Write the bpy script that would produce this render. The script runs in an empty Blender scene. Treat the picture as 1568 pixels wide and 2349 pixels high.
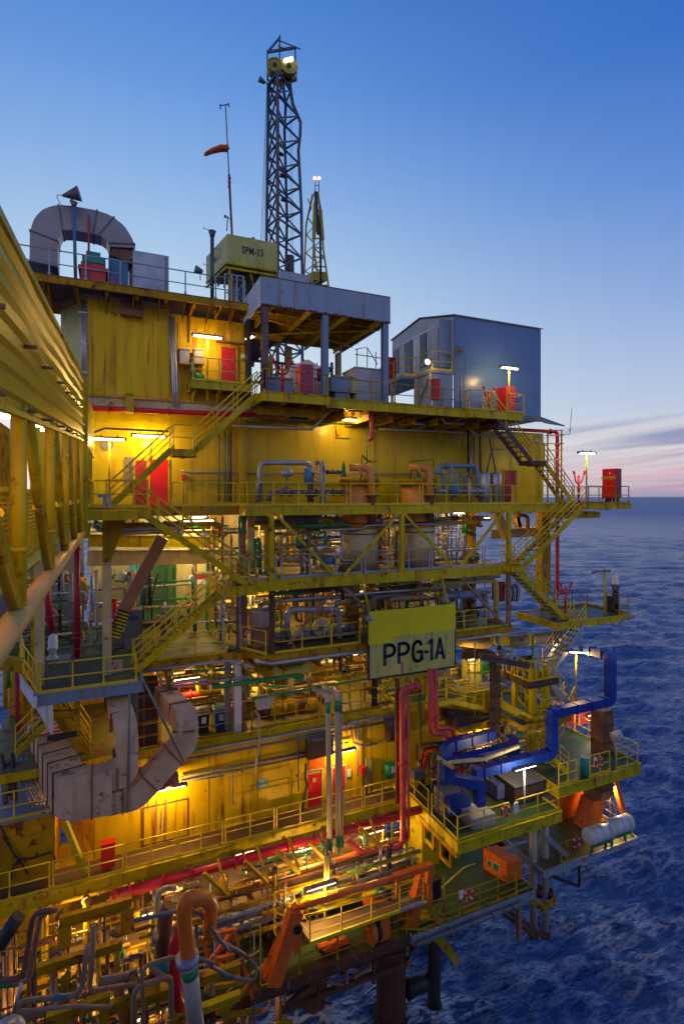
import bpy, math, random
import numpy as np
from mathutils import Vector, Matrix
PI = math.pi
rnd = random.Random(7)
scene = bpy.context.scene
COL = scene.collection
# ------------------------------------------------------------ camera
TH = math.radians(23.5)
KF = 1226.0
cam_d = bpy.data.cameras.new('camera')
cam = bpy.data.objects.new('camera', cam_d); COL.objects.link(cam)
cam_d.sensor_fit = 'HORIZONTAL'; cam_d.sensor_width = 36.0
cam_d.lens = 36.0 * KF / 1568.0
cam_d.shift_y = -35.5 / 1568.0
cam_d.clip_start = 0.1; cam_d.clip_end = 60000
cam.rotation_euler = (PI / 2, 0, -TH)
scene.camera = cam
# ------------------------------------------------------------ view
scene.view_settings.view_transform = 'Standard'
scene.view_settings.look = 'None'
scene.view_settings.exposure = 0.0
scene.view_settings.gamma = 1.0
scene.render.engine = 'CYCLES'
scene.cycles.use_denoising = True
scene.cycles.max_bounces = 5
scene.cycles.diffuse_bounces = 3
scene.cycles.glossy_bounces = 2
scene.cycles.transmission_bounces = 2
scene.cycles.sample_clamp_indirect = 4.0
scene.cycles.caustics_reflective = False
scene.cycles.caustics_refractive = False
# ------------------------------------------------------------ world: dusk sky
def s2l(c):
    return tuple(((x / 255.0) / 12.92 if x / 255.0 <= 0.04045 else ((x / 255.0 + 0.055) / 1.055) ** 2.4) for x in c)
world = bpy.data.worlds.new('World'); scene.world = world; world.use_nodes = True
wn = world.node_tree.nodes; wl = world.node_tree.links; wn.clear()
def wnode(t, **k):
    n = wn.new(t)
    for a, b in k.items(): setattr(n, a, b)
    return n
def wmath(op, a, b=None, c=None, clamp=False):
    n = wn.new('ShaderNodeMath'); n.operation = op; n.use_clamp = clamp
    for i, x in enumerate((a, b, c)):
        if x is None: continue
        if isinstance(x, (int, float)): n.inputs[i].default_value = x
        else: wl.new(x, n.inputs[i])
    return n.outputs[0]
def wramp(fac, stops):
    n = wn.new('ShaderNodeValToRGB'); e = n.color_ramp.elements
    while len(e) < len(stops): e.new(0.5)
    for el, (p, c) in zip(e, stops):
        el.position = p; el.color = (*s2l(c), 1)
    wl.new(fac, n.inputs[0]); return n.outputs[0]
def wmix(f, a, b, mode='MIX'):
    n = wn.new('ShaderNodeMix'); n.data_type = 'RGBA'; n.blend_type = mode
    if isinstance(f, (int, float)): n.inputs['Factor'].default_value = f
    else: wl.new(f, n.inputs['Factor'])
    for i, x in ((6, a), (7, b)):
        if isinstance(x, tuple): n.inputs[i].default_value = (*x, 1)
        else: wl.new(x, n.inputs[i])
    return n.outputs[2]
tc = wn.new('ShaderNodeTexCoord'); sp = wn.new('ShaderNodeSeparateXYZ'); wl.new(tc.outputs['Generated'], sp.inputs[0])
X_, Y_, Z_ = sp.outputs
el = wmath('MAXIMUM', Z_, 0.0)
# the afterglow sits over the horizon to the left of the platform
GA = math.radians(4.0)
hyp = wmath('SQRT', wmath('ADD', wmath('MULTIPLY', X_, X_), wmath('MULTIPLY', Y_, Y_)))
dotg = wmath('DIVIDE', wmath('ADD', wmath('MULTIPLY', X_, math.sin(GA)), wmath('MULTIPLY', Y_, math.cos(GA))), wmath('MAXIMUM', hyp, 0.001))
azf = wmath('MULTIPLY_ADD', wmath('ARCCOSINE', dotg), 1 / math.radians(62), -0.02, clamp=True)   # 0 at glow, 1 at right edge and beyond
azs = wmath('MULTIPLY', wmath('MULTIPLY', azf, azf), wmath('SUBTRACT', 3.0, wmath('MULTIPLY', azf, 2.0)))
left = wramp(el, [(0.0, (232, 232, 226)), (0.10, (226, 234, 238)), (0.25, (204, 226, 240)), (0.37, (178, 208, 236)), (0.50, (138, 178, 231)), (0.60, (102, 152, 222)), (0.69, (74, 130, 210)), (1.0, (40, 84, 165))])
right = wramp(el, [(0.0, (150, 140, 170)), (0.035, (196, 178, 200)), (0.09, (205, 208, 222)), (0.17, (176, 194, 226)), (0.32, (134, 164, 220)), (0.46, (90, 136, 212)), (0.60, (50, 108, 196)), (1.0, (22, 62, 140))])
back = wramp(el, [(0.0, (160, 164, 194)), (0.3, (156, 172, 212)), (0.6, (114, 142, 204)), (1.0, (42, 80, 158))])
sky = wmix(azs, left, right)
bk = wmath('MULTIPLY_ADD', wmath('ARCCOSINE', dotg), 1 / math.radians(70), -0.95, clamp=True)
sky = wmix(bk, sky, back)
# thin wind-drawn clouds low over the right horizon
mp = wn.new('ShaderNodeCombineXYZ')
zz = wmath('ADD', el, 0.055)
wl.new(wmath('DIVIDE', X_, zz), mp.inputs[0]); wl.new(wmath('DIVIDE', Y_, zz), mp.inputs[1])
mm = wn.new('ShaderNodeMapping'); wl.new(mp.outputs[0], mm.inputs[0])
mm.inputs['Rotation'].default_value = (0, 0, math.radians(62)); mm.inputs['Scale'].default_value = (0.62, 0.17, 1)
nz = wn.new('ShaderNodeTexNoise'); nz.inputs['Scale'].default_value = 1.0; nz.inputs['Detail'].default_value = 7; nz.inputs['Distortion'].default_value = 0.7
nz.inputs['Roughness'].default_value = 0.52
wl.new(mm.outputs[0], nz.inputs[0])
def wrange(x, a, b):
    n = wn.new('ShaderNodeMapRange'); n.interpolation_type = 'SMOOTHSTEP'; n.inputs[1].default_value = a; n.inputs[2].default_value = b
    wl.new(x, n.inputs[0]); return n.outputs[0]
cl = wrange(nz.outputs[0], 0.40, 0.60)
fade = wmath('MULTIPLY', wmath('SUBTRACT', 1.0, wrange(el, 0.095, 0.15)), wrange(azf, 0.45, 0.85))
fade = wmath('MULTIPLY', fade, wrange(el, 0.0, 0.02))
ccol = wramp(el, [(0.0, (168, 140, 180)), (0.035, (214, 158, 182)), (0.06, (190, 164, 190)), (0.085, (132, 140, 184)), (0.14, (118, 136, 182))])
sky = wmix(wmath('MULTIPLY', cl, wmath('MULTIPLY', fade, 0.85)), sky, ccol)
cl2 = wrange(nz.outputs[0], 0.36, 0.46)
gap = wmath('MULTIPLY', wmath('SUBTRACT', cl2, cl), fade)
sky = wmix(wmath('MULTIPLY', gap, 0.35), sky, s2l((250, 226, 205)))
nish = wn.new('ShaderNodeTexSky'); nish.sky_type = 'NISHITA'; nish.sun_disc = False
nish.sun_elevation = math.radians(1.0); nish.sun_rotation = math.radians(-10)
bg1 = wn.new('ShaderNodeBackground'); wl.new(sky, bg1.inputs[0]); bg1.inputs[1].default_value = 0.97
bg2 = wn.new('ShaderNodeBackground'); wl.new(nish.outputs[0], bg2.inputs[0]); bg2.inputs[1].default_value = 0.012
ad = wn.new('ShaderNodeAddShader'); wl.new(bg1.outputs[0], ad.inputs[0]); wl.new(bg2.outputs[0], ad.inputs[1])
wo = wn.new('ShaderNodeOutputWorld'); wl.new(ad.outputs[0], wo.inputs[0])
# the last low light: one weak wide sun from the left behind the camera side
sd = bpy.data.lights.new('sun', 'SUN'); sd.energy = 0.25; sd.angle = math.radians(12); sd.color = (1.0, 0.62, 0.35)
sun = bpy.data.objects.new('sun', sd); COL.objects.link(sun)
sun.rotation_euler = (math.radians(72), 0, math.radians(-48))
# ------------------------------------------------------------ pixel rays (full picture is 1568 x 2349)
ST, CT = math.sin(TH), math.cos(TH)
CR = {0: (0, 0, 1), 1: (0, 367, 2.374), 2: (550.5, 45.9, 3.657), 3: (532, 605.5, 3.287), 4: (862.4, 697.2, 2.5896), 5: (0, 899, 2.5896),
      6: (550.5, 917.4, 3.107), 7: (990.8, 1055, 3.107), 8: (0, 1468, 3.052), 11: (412.8, 1513.8, 2.848), 12: (899, 1449.5, 2.6705),
      13: (0, 1834.9, 2.8485), 14: (458.7, 1880.7, 2.6294), 15: (917.4, 1880.7, 2.4106), 16: (825.7, 1357.8, 5.697), 17: (1009.2, 917.4, 2.8064),
      21: (1266, 1431.2, 6.573), 22: (0, 1468, 5.69), 23: (550.5, 1266, 4.883), 24: (367, 513.8, 5.341), 25: (183.5, 1174.3, 3.884)}
def ray(k, px, py):
    u0, v0, s = CR[k]; u = u0 + px / s; v = v0 + py / s
    a = (u - 784) / KF; b = (1139 - v) / KF
    return Vector((ST + a * CT, CT - a * ST, b))
def A(k, px, py, Y):
    r = ray(k, px, py); return r * (Y / r.y)
def AZ(k, px, py, Z):
    r = ray(k, px, py); return r * (Z / r.z)
def AX(k, px, py, X):
    r = ray(k, px, py); return r * (X / r.x)
def V(*a): return Vector(a)
# ------------------------------------------------------------ materials
MATS = {}
def mat(name, col, rough=0.5, metal=0.0, rust=0.0, streak=0.0, var=0.15, bump=0.15, scale=1.0, emit=None, estr=0.0, grime=0.25, corr=None, spec=0.5, fine=0.0):
    m = bpy.data.materials.new(name); m.use_nodes = True; MATS[name] = m
    nt = m.node_tree; n = nt.nodes; L = nt.links; n.clear()
    out = n.new('ShaderNodeOutputMaterial'); b = n.new('ShaderNodeBsdfPrincipled'); L.new(b.outputs[0], out.inputs[0])
    b.inputs['Roughness'].default_value = rough; b.inputs['Metallic'].default_value = metal
    b.inputs['Specular IOR Level'].default_value = spec
    if emit:
        b.inputs['Emission Color'].default_value = (*emit, 1); b.inputs['Emission Strength'].default_value = estr
        b.inputs['Base Color'].default_value = (*col, 1); return m
    g = n.new('ShaderNodeNewGeometry')
    def noise(sc, det=4, vec=None, rough_=0.55, scl=None):
        t = n.new('ShaderNodeTexNoise'); t.inputs['Scale'].default_value = sc; t.inputs['Detail'].default_value = det; t.inputs['Roughness'].default_value = rough_
        if scl:
            mpn = n.new('ShaderNodeMapping'); mpn.inputs['Scale'].default_value = scl; L.new(g.outputs['Position'], mpn.inputs[0]); L.new(mpn.outputs[0], t.inputs[0])
        else: L.new(g.outputs['Position'], t.inputs[0])
        return t.outputs[0]
    def rng(x, a, b_, c=0.0, d=1.0):
        t = n.new('ShaderNodeMapRange'); t.inputs[1].default_value = a; t.inputs[2].default_value = b_; t.inputs[3].default_value = c; t.inputs[4].default_value = d
        L.new(x, t.inputs[0]); return t.outputs[0]
    def mul(x, y):
        t = n.new('ShaderNodeMath'); t.operation = 'MULTIPLY'
        for i, q in enumerate((x, y)):
            if isinstance(q, (int, float)): t.inputs[i].default_value = q
            else: L.new(q, t.inputs[i])
        return t.outputs[0]
    def mix(f, x, y, mode='MIX'):
        t = n.new('ShaderNodeMix'); t.data_type = 'RGBA'; t.blend_type = mode
        if isinstance(f, (int, float)): t.inputs['Factor'].default_value = f
        else: L.new(f, t.inputs['Factor'])
        for i, q in ((6, x), (7, y)):
            if isinstance(q, tuple): t.inputs[i].default_value = (*q, 1)
            else: L.new(q, t.inputs[i])
        return t.outputs[2]
    dark = tuple(c * (1 - var * 1.6) for c in col); lite = tuple(min(1, c * (1 + var)) for c in col)
    c = mix(rng(noise(0.9 * scale, 5), 0.3, 0.7), dark, lite)
    if grime: c = mix(mul(rng(noise(2.3 * scale, 6, rough_=0.65), 0.52, 0.75), grime), c, tuple(x * 0.35 for x in col))
    if streak:
        s = noise(1.0, 4, scl=(3.6, 3.6, 0.22)); s2 = noise(0.45, 3)
        f = mul(mul(rng(s, 0.50, 0.68), rng(s2, 0.38, 0.62)), streak)
        c = mix(f, c, (0.26, 0.075, 0.012))
    if rust:
        r1 = noise(1.7 * scale, 8, rough_=0.68)
        f = rng(r1, 0.66 - 0.22 * rust, 0.72 - 0.16 * rust)
        rc = mix(noise(9, 4), (0.07, 0.022, 0.010), (0.24, 0.085, 0.026))
        c = mix(f, c, rc)
        L.new(rng(f, 0, 1, rough, 0.85), b.inputs['Roughness'])
    L.new(c, b.inputs['Base Color'])
    if bump:
        bp = n.new('ShaderNodeBump'); bp.inputs['Strength'].default_value = bump; bp.inputs['Distance'].default_value = 0.03
        h = noise(3.0 * scale, 6)
        if fine: h = noise(fine, 3)
        L.new(h, bp.inputs['Height']); L.new(bp.outputs[0], b.inputs['Normal'])
    return m
YEL = mat('yellow_paint', (0.59, 0.465, 0.004), 0.45, rust=0.33, streak=0.8, grime=0.4, var=0.15, spec=0.25)
YCL = mat('yellow_rail_paint', (0.72, 0.54, 0.03), 0.42, rust=0.2, spec=0.25, var=0.1, bump=0)
YWALL = mat('yellow_wall_paint', (0.74, 0.49, 0.003), 0.42, spec=0.22, rust=0.10, streak=1.2, grime=0.25, var=0.08, bump=0.3)
YWET = mat('yellow_clad_paint', (0.60, 0.49, 0.003), 0.3, spec=0.3, rust=0.0, streak=0.45, grime=0.2, var=0.08, bump=0.5)
YCHORD = mat('cream_orange_tube', (0.66, 0.42, 0.10), 0.4, rust=0.05, var=0.06)
YBRG = mat('bridge_clad_paint', (0.56, 0.43, 0.004), 0.32, spec=0.3, rust=0.0, grime=0.08, var=0.04, bump=0.2)
GOOSE = mat('orange_pipe_paint', (0.80, 0.19, 0.004), 0.4, rust=0.1, var=0.1)
YBEAM = mat('rusty_yellow_beam', (0.46, 0.29, 0.006), 0.55, rust=0.52, spec=0.2, streak=0.8, scale=1.2)
YPALE = mat('pale_yellow_paint', (0.52, 0.52, 0.13), 0.5, rust=0.1, streak=0.35)
YSIGN = mat('sign_yellow', (0.74, 0.66, 0.0), 0.45, var=0.04, grime=0, bump=0)
CREAM = mat('cream_paint', (0.55, 0.46, 0.22), 0.5, rust=0.3, streak=0.4)
ORG = mat('orange_paint', (0.80, 0.16, 0.012), 0.45, rust=0.15, streak=0.25)
OPIPE = mat('orange_pipe_coat', (0.74, 0.30, 0.05), 0.4, rust=0.1, var=0.08)
RED = mat('red_paint', (0.62, 0.012, 0.015), 0.4, rust=0.05, var=0.1)
REDL = mat('faded_red_paint', (0.62, 0.07, 0.06), 0.5, rust=0.1, var=0.15)
DKRED = mat('dark_red_paint', (0.32, 0.01, 0.035), 0.45, rust=0.15)
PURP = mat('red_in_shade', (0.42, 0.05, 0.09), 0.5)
GREY = mat('grey_steel_pipe', (0.36, 0.40, 0.46), 0.4, metal=0.2, rust=0.22)
GREYD = mat('dull_grey_steel', (0.17, 0.185, 0.20), 0.55, metal=0.2, rust=0.35)
GALV = mat('galvanised_steel', (0.44, 0.47, 0.52), 0.38, metal=0.5, var=0.2, rust=0.06)
WHITE = mat('white_paint', (0.66, 0.68, 0.70), 0.45, rust=0.12, streak=0.5, var=0.06)
WPIPE = mat('white_pipe_paint', (0.46, 0.41, 0.34), 0.4, rust=0.08, var=0.06)
CANO = mat('canopy_white_in_blue_light', (0.27, 0.37, 0.50), 0.45, rust=0.03, streak=0.5, var=0.06, bump=0.1)
BLDG = mat('building_blue', (0.085, 0.20, 0.44), 0.30, var=0.06, streak=0.12, grime=0.1, bump=0.25, fine=0.9)
CRIM = mat('crimson_pipe_paint', (0.42, 0.008, 0.03), 0.35, rust=0.06, var=0.2)
BLUEW = mat('grey_blue_wall', (0.17, 0.26, 0.40), 0.34, var=0.06, streak=0.25, rust=0.0, grime=0.1, bump=0.2)
GRY2 = mat('light_grey_panel', (0.42, 0.44, 0.45), 0.42, var=0.1, streak=0.3)
BLUE = mat('blue_duct_paint', (0.008, 0.045, 0.34), 0.4, rust=0.12, var=0.15, bump=0.1)
VIOL = mat('blue_grey_box', (0.13, 0.14, 0.42), 0.5)
GRN = mat('green_paint', (0.012, 0.26, 0.085), 0.42, rust=0.1)
TURQ = mat('turquoise_paint', (0.02, 0.30, 0.28), 0.45)
GTANK = mat('green_tank_paint', (0.16, 0.42, 0.20), 0.4, rust=0.1, streak=0.2)
TAUPE = mat('taupe_pipe_paint', (0.36, 0.26, 0.17), 0.5, rust=0.25, spec=0.25)
GDECK = mat('green_deck_paint', (0.04, 0.085, 0.02), 0.6, rust=0.42, grime=0.6)
GDARK = mat('dark_green_deck', (0.02, 0.062, 0.03), 0.6, rust=0.45, grime=0.6)
ODECK = mat('olive_deck', (0.14, 0.13, 0.03), 0.55, rust=0.5, grime=0.6)
GRATE = mat('brown_grating', (0.10, 0.062, 0.028), 0.6, rust=0.3, grime=0.5)
DARK = mat('dark_steel', (0.035, 0.034, 0.036), 0.5, rust=0.2, metal=0.2)
BLK = mat('black_rubber', (0.012, 0.012, 0.014), 0.6, bump=0)
BROWN = mat('brown_box_paint', (0.075, 0.045, 0.04), 0.5, rust=0.3)
RUSTM = mat('rusted_steel', (0.10, 0.045, 0.022), 0.75, rust=0.8)
LEGM = mat('jacket_leg_rust', (0.09, 0.032, 0.02), 0.7, rust=0.6, streak=0.4)
DUCTM = mat('aged_duct_cladding', (0.60, 0.43, 0.28), 0.5, rust=0.36, streak=0.3, var=0.18, spec=0.25)
DUCTB = mat('brown_duct_cladding', (0.22, 0.10, 0.05), 0.5, rust=0.5, streak=0.8, var=0.3)
ARCHM = mat('pink_grey_duct', (0.33, 0.29, 0.30), 0.38, metal=0.35, var=0.1)
BRACE = mat('brown_brace_paint', (0.33, 0.17, 0.09), 0.5, rust=0.35)
MAST = mat('mast_steel', (0.10, 0.12, 0.15), 0.5, metal=0.3, rust=0.4)
MASTR = mat('mast_leg_rust', (0.16, 0.10, 0.10), 0.5, metal=0.3, rust=0.5)
CRANE = mat('crane_yellow', (0.42, 0.34, 0.03), 0.5, rust=0.3)
NAVY = mat('navy_letter_paint', (0.008, 0.03, 0.07), 0.5, var=0.05, grime=0, bump=0)
FADED = mat('faded_letter_paint', (0.16, 0.16, 0.10), 0.6, var=0.2, bump=0)
SOCK = mat('orange_fabric', (0.75, 0.13, 0.02), 0.8)
RAFT = mat('white_raft_shell', (0.55, 0.57, 0.60), 0.4, var=0.05, bump=0)
SKYB = mat('sky_blue_paint', (0.06, 0.22, 0.40), 0.45)
BINB = mat('blue_bin_plastic', (0.012, 0.08, 0.42), 0.4, bump=0)
BINO = mat('orange_bin_plastic', (0.72, 0.12, 0.02), 0.45, bump=0)
PAPER = mat('white_label_paper', (0.75, 0.75, 0.72), 0.6, bump=0, grime=0, var=0.03)
SGRN = mat('sign_green', (0.005, 0.20, 0.07), 0.5, bump=0, grime=0, var=0.03)
STEAL = mat('sign_teal', (0.01, 0.22, 0.20), 0.5, bump=0, grime=0.1, var=0.05)
GLASSD = mat('dark_window_glass', (0.01, 0.013, 0.02), 0.1, bump=0, grime=0)
TUBE = mat('lit_tube', (1, 1, 1), emit=(1.0, 0.74, 0.38), estr=9.0)
TUBEW = mat('lit_white_tube', (1, 1, 1), emit=(1.0, 0.88, 0.68), estr=7.0)
REDL_E = mat('red_beacon_glow', (1, 0.2, 0.1), emit=(1.0, 0.16, 0.10), estr=9.0)
LINEP = mat('deck_line_paint', (0.55, 0.50, 0.10), 0.6, rust=0.2)
# ------------------------------------------------------------ mesh builder
def frame(d, up=None):
    d = d.normalized(); up = up or V(0, 0, 1)
    if abs(d.dot(up)) > 0.97: up = V(0, 1, 0) if abs(d.y) < 0.9 else V(1, 0, 0)
    s = d.cross(up).normalized(); return s, s.cross(d).normalized()
def arc_path(pts, rad, n=5):
    out = [pts[0].copy()]
    for i in range(1, len(pts) - 1):
        a, b, c = pts[i - 1], pts[i], pts[i + 1]
        d1 = (a - b); d2 = (c - b); l1, l2 = d1.length, d2.length
        if l1 < 1e-5 or l2 < 1e-5: continue
        d1 /= l1; d2 /= l2; ang = math.acos(max(-1, min(1, d1.dot(d2))))
        if ang > 3.05 or ang < 0.1: out.append(b.copy()); continue
        t = min(rad / math.tan(ang / 2), l1 * 0.49, l2 * 0.49)
        p, q = b + d1 * t, b + d2 * t
        for k in range(n + 1):
            f = k / n; out.append(p * (1 - f) ** 2 + b * 2 * f * (1 - f) + q * f * f)
    out.append(pts[-1].copy()); return out
class MB:
    def __init__(s): s.v = []; s.f = []; s.sm = []
    def _q(s, vs, fs, smooth=False):
        o = len(s.v); s.v += [tuple(x) for x in vs]; s.f += [tuple(i + o for i in f) for f in fs]; s.sm += [smooth] * len(fs); return s
    def hexa(s, c):
        return s._q(c, [(0, 3, 2, 1), (4, 5, 6, 7), (0, 1, 5, 4), (1, 2, 6, 5), (2, 3, 7, 6), (3, 0, 4, 7)])
    def box(s, x0, x1, y0, y1, z0, z1):
        if x0 > x1: x0, x1 = x1, x0
        if y0 > y1: y0, y1 = y1, y0
        if z0 > z1: z0, z1 = z1, z0
        return s.hexa([(x0, y0, z0), (x1, y0, z0), (x1, y1, z0), (x0, y1, z0), (x0, y0, z1), (x1, y0, z1), (x1, y1, z1), (x0, y1, z1)])
    def bar(s, p, q, w, h=None, up=None):
        h = h or w; a, b = frame(q - p, up); a = a * w / 2; b = b * h / 2
        return s.hexa([p - a - b, p + a - b, p + a + b, p - a + b, q - a - b, q + a - b, q + a + b, q - a + b])
    def ibeam(s, p, q, h=0.3, w=0.15, t=0.02, up=None):
        a, b = frame(q - p, up)
        s.bar(p, q, t, h - 2 * t, up); s.bar(p + b * (h / 2 - t / 2), q + b * (h / 2 - t / 2), w, t, up); return s.bar(p - b * (h / 2 - t / 2), q - b * (h / 2 - t / 2), w, t, up)
    def prism(s, poly, vec):
        n = len(poly); vs = list(poly) + [p + vec for p in poly]
        fs = [tuple(range(n)), tuple(range(2 * n - 1, n - 1, -1))] + [(i, i + n, (i + 1) % n + n, (i + 1) % n) for i in range(n)]
        return s._q(vs, fs)
    def sweep(s, pts, ring, smooth=True, cap=True, up=None):
        n = len(ring); vs = []
        d = (pts[1] - pts[0]).normalized(); a, b = frame(d, up); prev = d
        for i, p in enumerate(pts):
            if i == 0: t = (pts[1] - pts[0]).normalized()
            elif i == len(pts) - 1: t = (pts[-1] - pts[-2]).normalized()
            else:
                t = (pts[i + 1] - p).normalized() + (p - pts[i - 1]).normalized()
                t = t.normalized() if t.length > 1e-6 else prev
            rot = prev.rotation_difference(t); a = rot @ a; b = rot @ b; prev = t
            k = 1.0
            for (x, y) in ring: vs.append(p + a * x + b * y)
        fs = []
        for i in range(len(pts) - 1):
            for j in range(n):
                fs.append((i * n + j, i * n + (j + 1) % n, (i + 1) * n + (j + 1) % n, (i + 1) * n + j))
        o = len(s.f); s._q(vs, fs, smooth)
        if cap: s._q([], [], False); b0 = len(s.v) - len(vs); s.f.append(tuple(b0 + j for j in range(n - 1, -1, -1))); s.f.append(tuple(b0 + (len(pts) - 1) * n + j for j in range(n))); s.sm += [False, False]
        return s
    def tube(s, pts, r, n=8, cap=True):
        pts = [p for i, p in enumerate(pts) if i == 0 or (p - pts[i - 1]).length > 1e-5]
        return s.sweep(pts, [(r * math.cos(2 * PI * k / n), r * math.sin(2 * PI * k / n)) for k in range(n)], True, cap)
    def duct(s, pts, w, h, up=None):
        return s.sweep(pts, [(-w / 2, -h / 2), (w / 2, -h / 2), (w / 2, h / 2), (-w / 2, h / 2)], False, True, up)
    def cyl(s, p, q, r, r2=None, n=14):
        r2 = r if r2 is None else r2; a, b = frame(q - p); vs = []
        for c, rr in ((p, r), (q, r2)):
            for k in range(n): t = 2 * PI * k / n; vs.append(c + a * (rr * math.cos(t)) + b * (rr * math.sin(t)))
        fs = [(k, (k + 1) % n, (k + 1) % n + n, k + n) for k in range(n)]
        s._q(vs, fs, True); o = len(s.v) - 2 * n
        s.f += [tuple(o + k for k in range(n - 1, -1, -1)), tuple(o + n + k for k in range(n))]; s.sm += [False, False]; return s
    def lathe(s, c, prof, n=16, axis=None):
        ax = (axis or V(0, 0, 1)).normalized(); a, b = frame(ax); vs = []
        for (r, z) in prof:
            for k in range(n): t = 2 * PI * k / n; vs.append(c + ax * z + a * (r * math.cos(t)) + b * (r * math.sin(t)))
        fs = []
        for i in range(len(prof) - 1):
            for k in range(n): fs.append((i * n + k, i * n + (k + 1) % n, (i + 1) * n + (k + 1) % n, (i + 1) * n + k))
        s._q(vs, fs, True); o = len(s.v) - len(prof) * n
        s.f += [tuple(o + k for k in range(n)), tuple(o + (len(prof) - 1) * n + k for k in range(n - 1, -1, -1))]; s.sm += [False, False]; return s
    def ring(s, c, R, r, n=20, m=6, axis=None):
        ax = (axis or V(0, 0, 1)).normalized(); a, b = frame(ax); vs = []; fs = []
        for i in range(n):
            t = 2 * PI * i / n; d = a * math.cos(t) + b * math.sin(t)
            for j in range(m): w = 2 * PI * j / m; vs.append(c + d * (R + r * math.cos(w)) + ax * (r * math.sin(w)))
        for i in range(n):
            for j in range(m): fs.append((i * m + j, ((i + 1) % n) * m + j, ((i + 1) % n) * m + (j + 1) % m, i * m + (j + 1) % m))
        return s._q(vs, fs, True)
    def corr(s, p, q, z0, z1, pitch=0.3, depth=0.05, nrm=None, vertical=True):
        d = q - p; L = d.length; d = d / L; nrm = nrm or V(d.y, -d.x, 0); n = max(1, int(L / pitch)); pr = []
        for i in range(n):
            x = i * L / n; w = L / n
            pr += [(x, 0), (x + w * .55, 0), (x + w * .65, depth), (x + w * .9, depth)]
        pr.append((L, 0)); vs = []
        for (x, o) in pr:
            b = p + d * x + nrm * o; vs += [V(b.x, b.y, z0), V(b.x, b.y, z1)]
        return s._q(vs, [(2 * i, 2 * i + 2, 2 * i + 3, 2 * i + 1) for i in range(len(pr) - 1)])
    def mesh(s, name, org):
        me = bpy.data.meshes.new(name); ox, oy, oz = org
        me.from_pydata([(x - ox, y - oy, z - oz) for x, y, z in s.v], [], s.f)
        me.polygons.foreach_set('use_smooth', s.sm); me.update(); return me
    def part(s, name, m, parent, label=None):
        o = Vector((0, 0, 0)); p = parent
        while p is not None: o = o + p.location; p = p.parent
        me = s.mesh(name, o); me.materials.append(m)
        ob = bpy.data.objects.new(name, me); COL.objects.link(ob); ob.parent = parent
        if label: ob['label'] = label
        return ob
    def thing(s, name, m, label=None, cat=None, group=None, kind=None):
        vs = np.array(s.v); org = V(float(vs[:, 0].mean()), float(vs[:, 1].mean()), float(vs[:, 2].min()))
        me = s.mesh(name, org); me.materials.append(m)
        ob = bpy.data.objects.new(name, me); COL.objects.link(ob); ob.location = org
        tag(ob, label, cat, group, kind); return ob
def tag(o, label, cat, group=None, kind=None):
    if label: o['label'] = label
    if cat: o['category'] = cat
    if group: o['group'] = group
    if kind: o['kind'] = kind
def thing(name, label, cat, loc, group=None):
    o = bpy.data.objects.new(name, None); o.empty_display_size = 0.3; COL.objects.link(o); o.location = loc
    tag(o, label, cat, group); return o
def dup(o, loc, parent):
    c = o.copy(); COL.objects.link(c); c.parent = parent; c.location = loc; return c
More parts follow.
